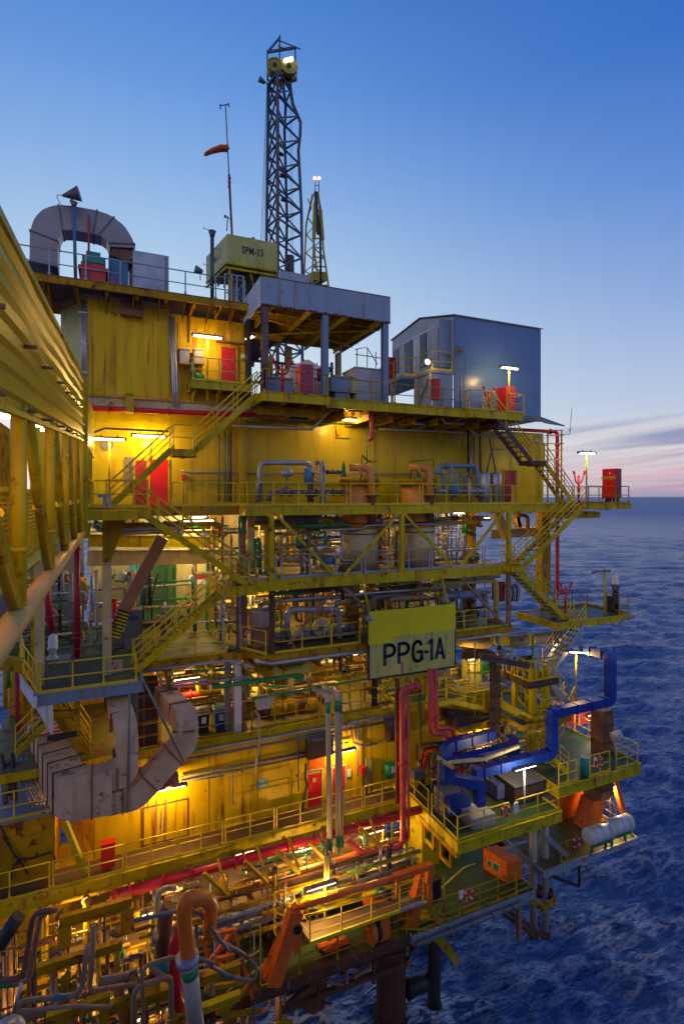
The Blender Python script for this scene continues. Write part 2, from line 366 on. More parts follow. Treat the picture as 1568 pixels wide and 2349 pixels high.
# ------------------------------------------------------------ the sea
SEA = -26.0
def make_sea():
    rng = np.random.default_rng(5)
    az = np.concatenate([np.arange(-180, -12, 4.0), np.arange(-12, 76, 0.26), np.arange(76, 180, 4.0)])
    az = np.radians(az); nr = [3.0]
    while nr[-1] < 22: nr.append(nr[-1] * 1.06)
    while nr[-1] < 400: nr.append(nr[-1] * 1.0062)
    while nr[-1] < 40000: nr.append(nr[-1] * 1.03)
    r = np.array(nr); Rr, Az = np.meshgrid(r, az, indexing='ij')
    x = Rr * np.sin(Az); y = Rr * np.cos(Az); z = np.zeros_like(x); dx = np.zeros_like(x); dy = np.zeros_like(x)
    lam = np.exp(rng.uniform(np.log(0.7), np.log(13), 96)); base = math.radians(200)
    cell = Rr * 0.0062 * 2.2
    fz = 0.75 + 0.5 * np.sin(x * .031 + 1.3 * np.sin(y * .021)) * np.sin(y * .037 + 0.8)
    for l in lam:
        th = base + rng.normal(0, 0.50 if l < 6 else 0.30); k = 2 * PI / l
        amp = 0.030 * l ** 0.45 * rng.uniform(0.6, 1.3) * 0.60
        att = np.clip(l / cell - 1.0, 0, 1) * (fz if l < 8 else 1.0)
        ph = k * (x * math.sin(th) + y * math.cos(th)) + rng.uniform(0, 2 * PI)
        z += att * amp * np.cos(ph); q = 0.75
        dx -= att * q * amp * math.sin(th) * np.sin(ph); dy -= att * q * amp * math.cos(th) * np.sin(ph)
    co = np.stack([x + dx, y + dy, z], -1).reshape(-1, 3)
    R_, A_ = Rr.shape
    i = np.arange(R_ - 1)[:, None]; j = np.arange(A_)[None, :]; jn = (j + 1) % A_
    q = np.stack([np.broadcast_to(a, (R_ - 1, A_)) for a in (i * A_ + j, (i + 1) * A_ + j, (i + 1) * A_ + jn, i * A_ + jn)], -1).reshape(-1, 4)
    me = bpy.data.meshes.new('sea'); me.vertices.add(len(co)); me.vertices.foreach_set('co', co.ravel().astype(np.float32))
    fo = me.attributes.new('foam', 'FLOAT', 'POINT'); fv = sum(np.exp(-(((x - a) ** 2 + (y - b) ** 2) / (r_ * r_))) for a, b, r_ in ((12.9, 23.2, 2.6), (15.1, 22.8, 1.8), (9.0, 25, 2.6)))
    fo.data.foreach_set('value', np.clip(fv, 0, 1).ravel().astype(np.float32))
    me.loops.add(q.size); me.loops.foreach_set('vertex_index', q.ravel().astype(np.int32))
    me.polygons.add(len(q)); me.polygons.foreach_set('loop_start', np.arange(0, q.size, 4, dtype=np.int32))
    me.polygons.foreach_set('use_smooth', np.ones(len(q), dtype=bool)); me.update(calc_edges=True)
    m = bpy.data.materials.new('sea_water'); m.use_nodes = True; nt = m.node_tree; n = nt.nodes; L = nt.links
    b = n['Principled BSDF']; b.inputs['Base Color'].default_value = (0.020, 0.078, 0.24, 1); b.inputs['Roughness'].default_value = 0.10; b.inputs['IOR'].default_value = 1.33
    g = n.new('ShaderNodeNewGeometry')
    def noise(sc, det, rot=0, scl=(1, 1, 1)):
        mpn = n.new('ShaderNodeMapping'); mpn.inputs['Rotation'].default_value = (0, 0, rot); mpn.inputs['Scale'].default_value = scl
        t = n.new('ShaderNodeTexNoise'); t.inputs['Scale'].default_value = sc; t.inputs['Detail'].default_value = det; t.inputs['Roughness'].default_value = 0.6
        L.new(g.outputs['Position'], mpn.inputs[0]); L.new(mpn.outputs[0], t.inputs[0]); return t.outputs[0]
    def bump(h, dist, st, prev=None):
        t = n.new('ShaderNodeBump'); t.inputs['Distance'].default_value = dist; t.inputs['Strength'].default_value = st
        L.new(h, t.inputs['Height'])
        if prev: L.new(prev, t.inputs['Normal'])
        return t.outputs[0]
    le = n.new('ShaderNodeVectorMath'); le.operation = 'LENGTH'; L.new(g.outputs['Position'], le.inputs[0])
    rr_ = n.new('ShaderNodeMapRange'); rr_.inputs[1].default_value = 50; rr_.inputs[2].default_value = 900; rr_.inputs[3].default_value = 0.12; rr_.inputs[4].default_value = 0.42; L.new(le.outputs['Value'], rr_.inputs[0]); L.new(rr_.outputs[0], b.inputs['Roughness'])
    b0 = bump(noise(0.05, 5, 0.41, (0.35, 1.0, 1)), 4.0, 0.35)
    def ridge(h, k):
        u = n.new('ShaderNodeMath'); u.operation = 'SUBTRACT'; u.inputs[1].default_value = 0.5; L.new(h, u.inputs[0])
        v = n.new('ShaderNodeMath'); v.operation = 'ABSOLUTE'; L.new(u.outputs[0], v.inputs[0])
        w = n.new('ShaderNodeMath'); w.operation = 'MULTIPLY_ADD'; w.inputs[1].default_value = -k; w.inputs[2].default_value = 1.0; w.use_clamp = True; L.new(v.outputs[0], w.inputs[0]); return w.outputs[0]
    b1 = bump(ridge(noise(0.22, 5, 0.41, (0.40, 1.0, 1)), 3), 0.9, 0.8, b0)
    b2 = bump(ridge(noise(0.9, 5, 0.41, (0.42, 1.0, 1)), 3), 0.34, 0.9, b1)
    b2 = bump(noise(3.0, 4, 0.41, (0.5, 1.0, 1)), 0.16, 0.8, b2)
    L.new(b2, b.inputs['Normal'])
    # wind-blown foam, plus pale sky glints on crests painted into the base colour
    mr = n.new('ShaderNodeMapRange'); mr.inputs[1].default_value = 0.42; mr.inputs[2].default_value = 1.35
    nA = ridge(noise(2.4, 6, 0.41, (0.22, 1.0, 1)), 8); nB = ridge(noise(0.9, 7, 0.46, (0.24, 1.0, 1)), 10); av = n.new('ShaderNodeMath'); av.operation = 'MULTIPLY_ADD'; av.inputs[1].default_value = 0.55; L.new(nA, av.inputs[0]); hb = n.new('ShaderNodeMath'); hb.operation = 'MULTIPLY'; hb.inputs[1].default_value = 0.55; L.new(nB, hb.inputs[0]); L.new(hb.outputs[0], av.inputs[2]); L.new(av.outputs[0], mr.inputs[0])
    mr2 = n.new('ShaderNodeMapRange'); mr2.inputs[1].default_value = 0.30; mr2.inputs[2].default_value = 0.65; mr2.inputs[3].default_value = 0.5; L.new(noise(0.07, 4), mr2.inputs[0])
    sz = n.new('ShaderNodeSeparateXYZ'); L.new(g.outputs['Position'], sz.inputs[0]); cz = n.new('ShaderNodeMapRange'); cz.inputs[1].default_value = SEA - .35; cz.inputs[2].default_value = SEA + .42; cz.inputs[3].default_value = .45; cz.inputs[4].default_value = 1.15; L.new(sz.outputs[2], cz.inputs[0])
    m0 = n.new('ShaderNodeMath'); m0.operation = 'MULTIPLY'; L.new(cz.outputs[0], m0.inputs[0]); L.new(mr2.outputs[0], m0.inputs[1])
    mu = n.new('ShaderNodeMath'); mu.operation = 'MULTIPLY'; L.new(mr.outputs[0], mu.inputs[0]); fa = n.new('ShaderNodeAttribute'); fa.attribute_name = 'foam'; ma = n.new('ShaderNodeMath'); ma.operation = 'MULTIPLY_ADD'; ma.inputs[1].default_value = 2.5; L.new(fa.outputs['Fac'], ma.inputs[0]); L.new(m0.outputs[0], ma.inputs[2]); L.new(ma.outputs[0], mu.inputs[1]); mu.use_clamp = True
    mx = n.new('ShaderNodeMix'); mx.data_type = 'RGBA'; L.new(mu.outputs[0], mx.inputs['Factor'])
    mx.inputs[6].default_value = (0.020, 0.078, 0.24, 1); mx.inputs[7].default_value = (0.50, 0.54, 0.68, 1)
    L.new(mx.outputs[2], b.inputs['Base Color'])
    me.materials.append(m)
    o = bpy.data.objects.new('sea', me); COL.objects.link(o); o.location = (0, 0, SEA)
    tag(o, 'dark blue sea with wind waves reaching to the horizon', 'sea', kind='structure')
make_sea()
# ------------------------------------------------------------ shared builders
def railing(pts, label, m=None, h=1.08, sp=1.35, toe=True, group='yellow railings along the decks', r=0.027, mids=1, name='railing'):
    m = m or YCL; t = thing(name, label, 'railing', pts[0], group)
    top = MB(); mid = MB(); tb = MB()
    top.tube([p + V(0, 0, h) for p in pts], r, 6)
    for k in range(mids): mid.tube([p + V(0, 0, h * (k + 1) / (mids + 1)) for p in pts], r * 0.85, 6)
    top.part('top_rail', m, t); mid.part('mid_rail', m, t)
    if toe:
        for a, b in zip(pts, pts[1:]): tb.bar(a + V(0, 0, .07), b + V(0, 0, .07), 0.012, 0.12)
        tb.part('toe_board', m, t)
    first = None; done = []
    for a, b in zip(pts, pts[1:]):
        L = (b - a).length; n = max(1, round(L / sp))
        for i in range(n + 1):
            p = a.lerp(b, i / n)
            if any((p - q).length < 0.2 for q in done): continue
            done.append(p)
            if first is None:
                mb = MB(); mb.bar(p + V(0, 0, -.05), p + V(0, 0, h), 0.055, 0.04); mb.box(p.x - .05, p.x + .05, p.y - .03, p.y + .03, p.z - .02, p.z + .17)
                first = mb.part('post', m, t)
            else: dup(first, p - pts[0], t)
    return t
def stair(top, bot, w, label, m=None, n=None, side=V(0, 1, 0), sh=0.26, rails=(True, True), mstr=None, sp=1.1, handh=0.95):
    """straight flight; top and bot are the outer (camera side) nosing points"""
    m = m or YEL; t = thing('staircase', label, 'staircase', bot, 'outside staircases')
    s = mstr or m
    for off in (0.0, w):
        mb = MB(); mb.bar(bot + side * off, top + side * off, 0.03, sh); mb.part('stringer', s, t)
    n = n or max(4, int(abs(top.z - bot.z) / 0.24)); first = None
    d = (top - bot); hd = V(d.x, d.y, 0).normalized()
    for i in range(1, n):
        p = bot + d * (i / n)
        if first is None:
            mb = MB(); c = p + side * (w / 2)
            mb.bar(c - side * (w / 2 - .02), c + side * (w / 2 - .02), 0.24, 0.03, up=V(0, 0, 1)); first = mb.part('tread', GRATE, t); p0 = p.copy()
        else: dup(first, first.location + (p - p0), t)
    for off, on in zip((0.0, w), rails):
        if not on: continue
        o = side * off
        for nm, hh, r in (('handrail', handh, .03), ('mid_rail', handh * .66, .022), ('mid_rail', handh * .36, .022)):
            mb = MB(); mb.tube([bot + o + V(0, 0, hh + .1), top + o + V(0, 0, hh + .1)], r, 6); mb.part(nm, YCL, t)
        k = max(2, round(d.length / sp)); f = None
        for i in range(k + 1):
            p = bot + o + d * (i / k)
            if f is None: f = MB().bar(p, p + V(0, 0, handh + .1), .04, .03).part('post', YCL, t); q0 = p.copy()
            else: dup(f, f.location + (p - q0), t)
    return t
LK = 0.62
def light(parent, loc, e, col=(1.0, 0.52, 0.13), r=0.12):
    ld = bpy.data.lights.new('lamp_light', 'POINT'); ld.energy = e * LK; ld.color = col; ld.shadow_soft_size = r
    o = bpy.data.objects.new('lamp_light', ld); COL.objects.link(o); o.parent = parent; o.location = loc - parent.location; return o
WARM = (1.0, 0.58, 0.15); NEU = (1.0, 0.76, 0.42)
def lamp(c, label, L=1.25, d=None, e=200, mount='none', h=1.0, col=WARM, mt=None, tilt=0.0, group='lit fluorescent deck lamps', ml=None, lit=True):
    """strip lamp centred at c, tube pointing down; mount: pole, ceiling, wall"""
    d = (d or V(1, 0, 0)).normalized(); t = thing('strip_lamp', label, 'lamp', c, group)
    s = V(-d.y, d.x, 0).normalized() if abs(d.z) < .9 else V(0, 1, 0)
    hb = MB(); hb.bar(c - d * L / 2 + V(0, 0, .06), c + d * L / 2 + V(0, 0, .06), 0.20, 0.07)
    hb.bar(c - d * (L / 2 + .04) + V(0, 0, .02), c - d * (L / 2 - .05) + V(0, 0, .02), .17, .13); hb.bar(c + d * (L / 2 + .04) + V(0, 0, .02), c + d * (L / 2 - .05) + V(0, 0, .02), .17, .13)
    for q in (-.25, .25): hb.bar(c + d * L * q + V(0, 0, .09), c + d * L * q + V(0, 0, .17), .06)
    hb.part('housing', GREYD, t)
    tb = MB(); tb.tube([c - d * (L / 2 - .05), c + d * (L / 2 - .05)], 0.062, 8); tb.part('tube', (mt or TUBE) if lit else WHITE, t)
    b = MB()
    if mount == 'pole': b.tube([c + V(0, .02, .12), c + V(0, .02, -h)], .045, 8); b.part('pole', ml or YCL, t)
    elif mount == 'ceiling':
        for q in (-.3, .3): b.tube([c + d * L * q + V(0, 0, .1), c + d * L * q + V(0, 0, .1 + h)], .014, 5)
        b.part('hanger', GREYD, t)
    elif mount == 'wall': b.bar(c + V(0, 0, .1), c + V(0, h, .1), .05, .05); b.part('bracket', GREYD, t)
    if lit: light(t, c + V(0, 0, -.16), e, col)
    return t
def pipe(pts, r, m, label, group=None, rad=None, n=10, flanges=(), name='pipe', cat='pipe', bands=(), fm=None, parent=None):
    path = arc_path([Vector(p) for p in pts], rad or max(r * 2.2, .12))
    mb = MB().tube(path, r, n)
    for i, f in enumerate(flanges):       # fraction along the straight runs
        k, fr = int(f), f - int(f); a, b = Vector(pts[k]), Vector(pts[k + 1]); d = (b - a).normalized(); c = a.lerp(b, fr)
        mb.cyl(c - d * .035, c + d * .035, r * 1.55, n=12)
    if parent: return mb.part(name, m, parent)
    if bands:
        t = thing(name, label, cat, Vector(pts[0]), group); mb.part('pipe_run', m, t)
        for (f, ln, bm) in bands:
            k, fr = int(f), f - int(f); a, b = Vector(pts[k]), Vector(pts[k + 1]); d = (b - a).normalized(); c = a.lerp(b, fr)
            MB().cyl(c - d * ln / 2, c + d * ln / 2, r * 1.04, n=12).part('colour_band', bm, t)
        return t
    return mb.thing(name, m, label, cat, group)
def text_mesh(body, size, org, xd, yd, m, parent, xs=0.62, bold=0.02, depth=0.004, name='lettering', label=None, sp=1.0, align='CENTER'):
    cu = bpy.data.curves.new('t', 'FONT'); cu.body = body; cu.size = size; cu.align_x = align; cu.align_y = 'CENTER'; cu.offset = bold * size
    cu.space_character = sp; cu.resolution_u = 4
    ob = bpy.data.objects.new('t', cu); COL.objects.link(ob); dg = bpy.context.evaluated_depsgraph_get(); dg.update()
    me = bpy.data.meshes.new_from_object(ob.evaluated_get(dg)); bpy.data.objects.remove(ob)
    nd = xd.cross(yd).normalized(); v0 = org - parent.location
    if parent.parent: v0 = v0 - parent.parent.location
    for v in me.vertices: v.co = v0 + xd * (v.co.x * xs) + yd * v.co.y + nd * depth
    me.name = name; me.materials.clear(); me.materials.append(m)
    o = bpy.data.objects.new(name, me); COL.objects.link(o); o.parent = parent
    if label: o['label'] = label
    return o
ORD = []   # (label stem, place words, objects) numbered after everything stands
def ordinal(stem, objs, tail=''): ORD.append((stem, list(objs), tail))
WN = ['first', 'second', 'third', 'fourth', 'fifth', 'sixth', 'seventh', 'eighth', 'ninth', 'tenth', 'eleventh', 'twelfth', 'thirteenth', 'fourteenth', 'fifteenth', 'sixteenth', 'seventeenth', 'eighteenth', 'nineteenth', 'twentieth'] + ['twenty-' + w for w in ('first', 'second', 'third', 'fourth', 'fifth', 'sixth', 'seventh', 'eighth', 'ninth')] + ['thirtieth'] + ['thirty-' + w for w in ('first', 'second', 'third', 'fourth', 'fifth', 'sixth', 'seventh', 'eighth', 'ninth')]
def centre_u(o):
    vs = []
    for q in [o] + list(o.children):
        if q.type == 'MESH':
            off = q.location + (q.parent.location if q.parent else V(0, 0, 0)); me = q.data
            if len(me.vertices): vs.append(off + me.vertices[len(me.vertices) // 2].co); vs.append(off + me.vertices[0].co)
    if not vs: vs = [o.location]
    c = sum(vs, V(0, 0, 0)) / len(vs); w = c.x * ST + c.y * CT
    return (c.x * CT - c.y * ST) / max(w, 0.1)
def finish_labels():
    for stem, objs, tail in ORD:
        objs = sorted(objs, key=centre_u)
        for i, o in enumerate(objs): o['label'] = (stem + ((', ' + WN[i] + ' from the left') if len(objs) > 1 else '') + tail)
def deck(name, x0, x1, y0, y1, z, label, m=GRATE, edge=YEL, th=0.3, beams=2.0, cat='deck', bm=None, edges='fblr'):
    """deck plate with an outer channel and cross beams below; z is the floor"""
    bm = bm or YBEAM; t = thing(name, label, cat, V(x0, y0, z - th), 'decks of the platform')
    MB().box(x0, x1, y0, y1, z - .05, z).part('deck_plate', m, t)
    for k, (a, b) in {'f': (V(x0, y0 - .02, 0), V(x1, y0 - .02, 0)), 'b': (V(x0, y1 + .02, 0), V(x1, y1 + .02, 0)), 'l': (V(x0 - .02, y0, 0), V(x0 - .02, y1, 0)), 'r': (V(x1 + .02, y0, 0), V(x1 + .02, y1, 0))}.items():
        if k not in edges: continue
        zc = z - th / 2 + .02
        mb = MB().bar(a + V(0, 0, zc), b + V(0, 0, zc), .03, th)
        mb.bar(a + V(0, 0, zc - th / 2), b + V(0, 0, zc - th / 2), .12, .02); mb.bar(a + V(0, 0, zc + th / 2), b + V(0, 0, zc + th / 2), .10, .02); mb.part('edge_beam', edge, t)
    if 'f' in edges and th > .2:
        rs = random.Random(int(x0 * 13 + z * 7)); mb = MB(); x = x0 + .2
        while x < x1 - .3:
            w = rs.uniform(.02, .09); h = rs.uniform(.08, th * .95); zt = z - .005 if rs.random() < .7 else z - rs.uniform(.05, .15); zb = max(zt - h, z - th + .02)
            mb.prism([V(x, y0 - .045, zt), V(x + w, y0 - .045, zt), V(x + w * .85, y0 - .045, zb), V(x + w * .2, y0 - .045, zb)], V(0, .012, 0)); x += rs.uniform(.25, 1.3)
        if mb.v: mb.part('rust_stain', BRACE, t)
    n = max(2, int((x1 - x0) / beams))
    for i in range(1, n):
        x = x0 + (x1 - x0) * i / n; MB().ibeam(V(x, y0 + .05, z - .05 - th * .5), V(x, y1 - .05, z - .05 - th * .5), th * .9, .14).part('cross_beam', bm, t)
    return t
def door(t, x, y, z, w=0.86, h=2.0, m=RED, frame_m=None, window=False):
    """door on a wall that faces the camera side (-y)"""
    d = MB().box(x, x + w, y - .05, y - .005, z, z + h).part('door', m, t)
    f = MB(); f.box(x - .07, x - .005, y - .07, y, z - .02, z + h + .07); f.box(x + w + .005, x + w + .07, y - .07, y, z - .02, z + h + .07); f.box(x - .005, x + w + .005, y - .07, y, z + h + .005, z + h + .07)
    f.part('door_frame', frame_m or YEL, d)
    MB().box(x + .06, x + .10, y - .09, y - .05, z + .95, z + 1.12).part('handle', GREYD, d)
    if window: MB().box(x + w * .35, x + w * .65, y - .055, y - .05, z + 1.4, z + 1.75).part('window', GLASSD, d)
    return d
def wall_y(x0, x1, y, z0, z1, m, parent, pitch=None, dep=0.05, th=0.15, name='wall'):
    mb = MB()
    if pitch: mb.corr(V(x0, y, 0), V(x1, y, 0), z0, z1, pitch, dep); mb.box(x0, x1, y + .01, y + th, z0, z1)
    else: mb.box(x0, x1, y, y + th, z0, z1)
    return mb.part(name, m, parent)
def cabinet(x, y, z, w, d, h, m, name, label, cat, roofm=None, doors=2, group=None, legs=0.1, vent=False):
    t = thing(name, label, cat, V(x, y, z), group)
    MB().box(x, x + w, y, y + d, z + legs, z + h).part('body', m, t)
    MB().box(x - .04, x + w + .04, y - .05, y + d + .04, z + h, z + h + .06).part('roof', roofm or m, t)
    lg = MB()
    for a in (x + .05, x + w - .1):
        for b in (y + .05, y + d - .1): lg.box(a, a + .06, b, b + .06, z, z + legs)
    lg.part('feet', GREYD, t)
    for i in range(doors):
        a = x + w * i / doors + .03; b = x + w * (i + 1) / doors - .03
        dd = MB().box(a, b, y - .02, y - .002, z + legs + .06, z + h - .08).part('door', m, t)
        MB().box(b - .08, b - .05, y - .045, y - .02, z + h * .5, z + h * .5 + .16).part('handle', GREYD, dd)
        if vent:
            v = MB()
            for k in range(6): v.box(a + .08, b - .08, y - .03, y - .02, z + h * .7 + k * .05, z + h * .7 + k * .05 + .025)
            v.part('louvre', GREYD, dd)
    return t
def valve(c, r, axis, m, parent):
    MB().ring(c + axis * (r * 3.4), r * 1.5, r * .16, 12, 5, axis).tube([c, c + axis * r * 3.6], r * .2, 5).part('handwheel', m, parent)
def hydrant(p, label, h=1.5, s=1.0):
    t = thing('fire_monitor', label, 'fire monitor', p, 'red fire monitors on the decks')
    MB().tube([p, p + V(0, 0, h)], .07 * s, 8).cyl(p, p + V(0, 0, .06), .15 * s).cyl(p + V(0, 0, h * .5), p + V(0, 0, h * .5 + .06), .13 * s).part('riser', RED, t)
    for sg in (-1, 1):
        MB().tube(arc_path([p + V(0, 0, h * .72), p + V(sg * .22 * s, 0, h * .75), p + V(sg * .42 * s, -.05, h * 1.08)], .1), .045 * s, 7).cyl(p + V(sg * .40 * s, -.05, h * 1.05), p + V(sg * .47 * s, -.06, h * 1.15), .06 * s, .09 * s).part('nozzle', RED, t)
    MB().ring(p + V(0, -.12, h * .6), .1 * s, .015, 12, 5, V(0, 1, 0)).part('handwheel', RED, t)
    return t
def lifebuoy(c, label, nrm=V(0, -1, 0)):
    t = thing('lifebuoy', label, 'lifebuoy', c - V(0, 0, .36), 'lifebuoys on the railings')
    MB().ring(c, .23, .055, 24, 8, nrm).part('ring', RED, t)
    a, b = frame(nrm)
    for k in range(4):
        an = PI / 4 + k * PI / 2; p = c + (a * math.cos(an) + b * math.sin(an)) * .23; tg = (-a * math.sin(an) + b * math.cos(an))
        MB().cyl(p - tg * .05, p + tg * .04, .06, n=10).part('white_band', RAFT, t)
    return t
def extinguisher_box(x, y, z, label, w=.45, h=.75, m=None):
    t = thing('fire_cabinet', label, 'fire cabinet', V(x, y, z), 'red fire cabinets')
    MB().box(x, x + w, y, y + .28, z, z + h).part('body', m or RED, t)
    MB().box(x + .03, x + w - .03, y - .02, y - .002, z + .05, z + h - .05).part('door', m or RED, t)
    MB().box(x - .03, x + w + .03, y - .04, y + .3, z + h, z + h + .04).part('roof', m or RED, t)
    return t
ZR, ZA, ZB, ZC, ZD, ZE, ZF, ZG = 8.75, 4.6, -0.45, -3.78, -7.2, -10.75, -15.2, -18.5
# ============================================================ ROOF LEVEL
dk = deck('roof_deck', -3.6, 5.75, 24, 27.9, ZR, 'rusty yellow roof deck with duct arch on top, above the yellow module', edge=YBEAM, th=.3, beams=1.1)
for i in range(9):
    x = -3.3 + i * 1.05; MB().prism([V(x, 24, ZR - .35), V(x, 25.0, ZR - .35), V(x, 25.0, ZR - .95)], V(.04, 0, 0)).part('bracket', YBEAM, dk)
deck('rear_deck', 1.6, 8.6, 27.95, 34, ZR - .05, 'dark rear roof deck behind the roof railing', edge=YBEAM, th=.3, beams=1.5, edges='fb')
railing([V(-3.5, 27.6, ZR), V(-3.5, 24.1, ZR), V(5.65, 24.1, ZR), V(5.65, 27.0, ZR)], 'grey galvanised railing around the roof deck below the duct arch', m=GREY, sp=1.4, toe=False, name='railing')
# duct arch
t = thing('duct_arch', 'tall pinkish grey ventilation duct bent into an arch on the roof', 'duct', V(-1.2, 26, ZR))
Y0 = 25.6
L_ = A(1, 245, 600, Y0); Lt = A(1, 245, 430, Y0); 
pts = [A(1, 245, 600, Y0), A(1, 247, 440, Y0), A(1, 262, 390, Y0), A(1, 290, 357, Y0), A(1, 335, 342, Y0), A(1, 400, 345, Y0), A(1, 520, 366, Y0), A(1, 580, 385, Y0), A(1, 630, 425, Y0), A(1, 662, 480, Y0), A(1, 665, 500, Y0)]
MB().duct(arc_path(pts, .5, 3), 1.02, 1.0, up=V(0, 1, 0)).part('duct_body', ARCHM, t)
sm = MB()
for k in (1, 4, 5, 6, 7, 9):
    p, q = pts[k], pts[min(k + 1, 10)]; d = (q - p).normalized(); sm.duct([p - d * .03, p + d * .03], 1.10, 1.08, up=V(0, 1, 0))
sm.part('flange', GREYD, t)
p = pts[-1]; MB().duct([p, p - V(.05, 0, .42)], .8, .8, up=V(0, 1, 0)).duct([p - V(.05, 0, .42), p - V(.08, 0, .52)], .98, .98, up=V(0, 1, 0)).part('outlet_collar', DUCTB, t)
b = A(1, 690, 660, Y0); MB().box(b.x - .75, b.x + .05, Y0 - .4, Y0 + .4, ZR, p.z - .5).part('fan_base', SKYB, t)
pm = A(1, 483, 300, 24.9); MB().tube([V(pm.x, 24.95, ZR), pm], .045, 8).tube([V(pm.x, 24.95, ZR + 1.3), V(pm.x - .35, 24.95, ZR)], .03, 6).thing('mast_post', REDL, 'short rusty post standing before the middle of the duct arch', 'post')
# horn loudspeaker on a pole
pp = A(1, 412, 610, 24.5); tp = A(1, 402, 245, 24.5); t = thing('loudspeaker_pole', 'dark loudspeaker horn on a blue pole in front of the duct arch', 'loudspeaker', V(pp.x, 24.5, ZR))
MB().tube([V(pp.x, 24.5, ZR), V(tp.x, 24.5, tp.z)], .065, 8).part('pole', SKYB, t)
MB().cyl(V(tp.x, 24.5, tp.z - .1), V(tp.x, 24.5, tp.z + .12), .06, .15).part('pole_head', GREYD, t)
h = V(tp.x, 24.45, tp.z + .42); hd = V(1.0, -.2, .25).normalized()
MB().cyl(h - hd * .45, h + hd * .22, .04, .30, 16).cyl(h - hd * .12 - V(0, 0, .3), h - V(0, 0, .05), .05).part('horn', GREYD, t)
MB().tube(arc_path([h - hd * .4, h + V(-.65, 0, -.15), h + V(-.45, 0, -.6), h + V(0, 0, -.5)], .25), .014, 5).part('cable', DARK, t)
# dark round duct mouth, red and green units, grey box
c = A(1, 212, 560, 25.0); MB().cyl(V(c.x - .72, 25.0, ZR + .42), V(c.x + .62, 25.3, ZR + .42), .42, .46, 20).box(c.x - .7, c.x + .6, 24.9, 25.5, ZR, ZR + .12).thing('tank_drum', DARK, 'dark round drum lying on the roof deck at the foot of the duct arch', 'drum')
a = A(1, 440, 640, 25); b2 = A(1, 575, 560, 25); t = thing('fan_unit', 'red fan unit with a green cap under the duct arch', 'fan unit', V(a.x, 25, ZR))
MB().box(a.x, b2.x, 24.9, 26, ZR, b2.z - .12).box(a.x - .1, b2.x + .1, 24.8, 26.1, b2.z - .42, b2.z - .3).part('body', REDL, t)
MB().box(a.x + .05, b2.x, 24.85, 26.05, b2.z - .12, b2.z + .12).box(a.x + .2, b2.x - .2, 25, 26, b2.z + .12, b2.z + .4).part('cap', TURQ, t)
q = A(1, 635, 640, 24.8); MB().prism([V(q.x - .3, 24.9, ZR), V(q.x + .25, 24.9, ZR), V(q.x + .25, 24.9, ZR + .55), V(q.x, 24.9, ZR + .3), V(q.x - .2, 24.9, ZR + .75)], V(0, .4, 0)).thing('valve_cover', REDL, 'red angular cover beside the duct arch foot', 'cover')
a = A(1, 722, 690, 25.2); b2 = A(1, 920, 500, 25.2); t = thing('plant_box', 'large mottled grey galvanised box standing right of the duct arch', 'box unit', V(a.x, 25.2, ZR))
MB().box(a.x, b2.x - .18, 25.2, 27.2, ZR, A(1, 722, 470, 25.2).z - .15).part('body', GALV, t); MB().box(b2.x - .18, b2.x, 25.3, 27.2, ZR, b2.z - .15).box(a.x - .12, a.x, 25.5, 27.0, ZR + .2, b2.z - .4).part('side_panel', GRY2, t)
# roof floodlight and vent stubs
for q, l_ in ((A(1, 1090, 605, 24.1), 'small floodlight clamped to the roof railing'),):
    t = thing('floodlight', l_, 'floodlight', q); MB().cyl(q + V(-.22, -.05, .05), q + V(.1, 0, 0), .17, .08).part('lamp_head', GREYD, t); MB().tube([q, q - V(0, 0, .4)], .02, 6).part('bracket', GREYD, t)
p = A(1, 1155, 720, 24.3); p.z = ZR; q = A(1, 1148, 385, 24.3); t = thing('vent_pole', 'dark flared pole with side pegs rising from the roof beside the SPM-13 box', 'pole', p)
MB().tube([p, V(p.x, p.y, q.z - .3)], .085, 8).cyl(V(p.x, p.y, q.z - .3), V(p.x, p.y, q.z), .08, .17).part('pole', MAST, t); mb = MB()
for k in range(4): z = ZR + .8 + k * .8; s = (-1) ** k; mb.tube([V(p.x, p.y, z), V(p.x + s * .38, p.y, z), V(p.x + s * .38, p.y, z + .1)], .014, 5)
mb.part('step_peg', GREYD, t)
# SPM-13 box
YS = 27.0
a = A(1, 1238, 400, YS); b = A(1, 1508, 445, YS); z0 = A(1, 1240, 553, YS).z; z1 = a.z
t = thing('sign_box', 'pale yellow box lettered SPM-13 above the roof deck', 'sign box', V(a.x, YS, z0))
MB().hexa([V(a.x, YS, z0), V(b.x, YS, z0), V(b.x, YS + 2.8, z0), V(a.x - .55, YS + 3.1, z0), V(a.x, YS, z1), V(b.x, YS, z1), V(b.x, YS + 2.8, z1), V(a.x - .55, YS + 3.1, z1)]).part('box_body', YPALE, t)
text_mesh('SPM-13', .52, V((a.x + b.x) / 2, YS - .004, (z0 + z1) / 2 + .02), V(1, 0, 0), V(0, 0, 1), NAVY, t, xs=.68, bold=.03, sp=1.05)
sd_ = V(.55, -3.1, 0).normalized(); text_mesh('SPM-13', .52, V(a.x - .27 - .006, YS + 1.55, (z0 + z1) / 2), sd_, V(0, 0, 1), FADED, t, xs=.9, bold=.02)
mb = MB(); 
for k in range(7): mb.cyl(V(a.x + .5 + k * .3, YS + .3 + (k % 3) * .4, z1), V(a.x + .5 + k * .3, YS + .3 + (k % 3) * .4, z1 + .12 + .1 * (k % 2)), .05)
mb.tube([V(a.x + .9, YS + .4, z1 + .12), V(a.x + 1.5, YS + .4, z1 + .2)], .04, 6); mb.part('roof_fitting', DARK, t)
mb = MB()
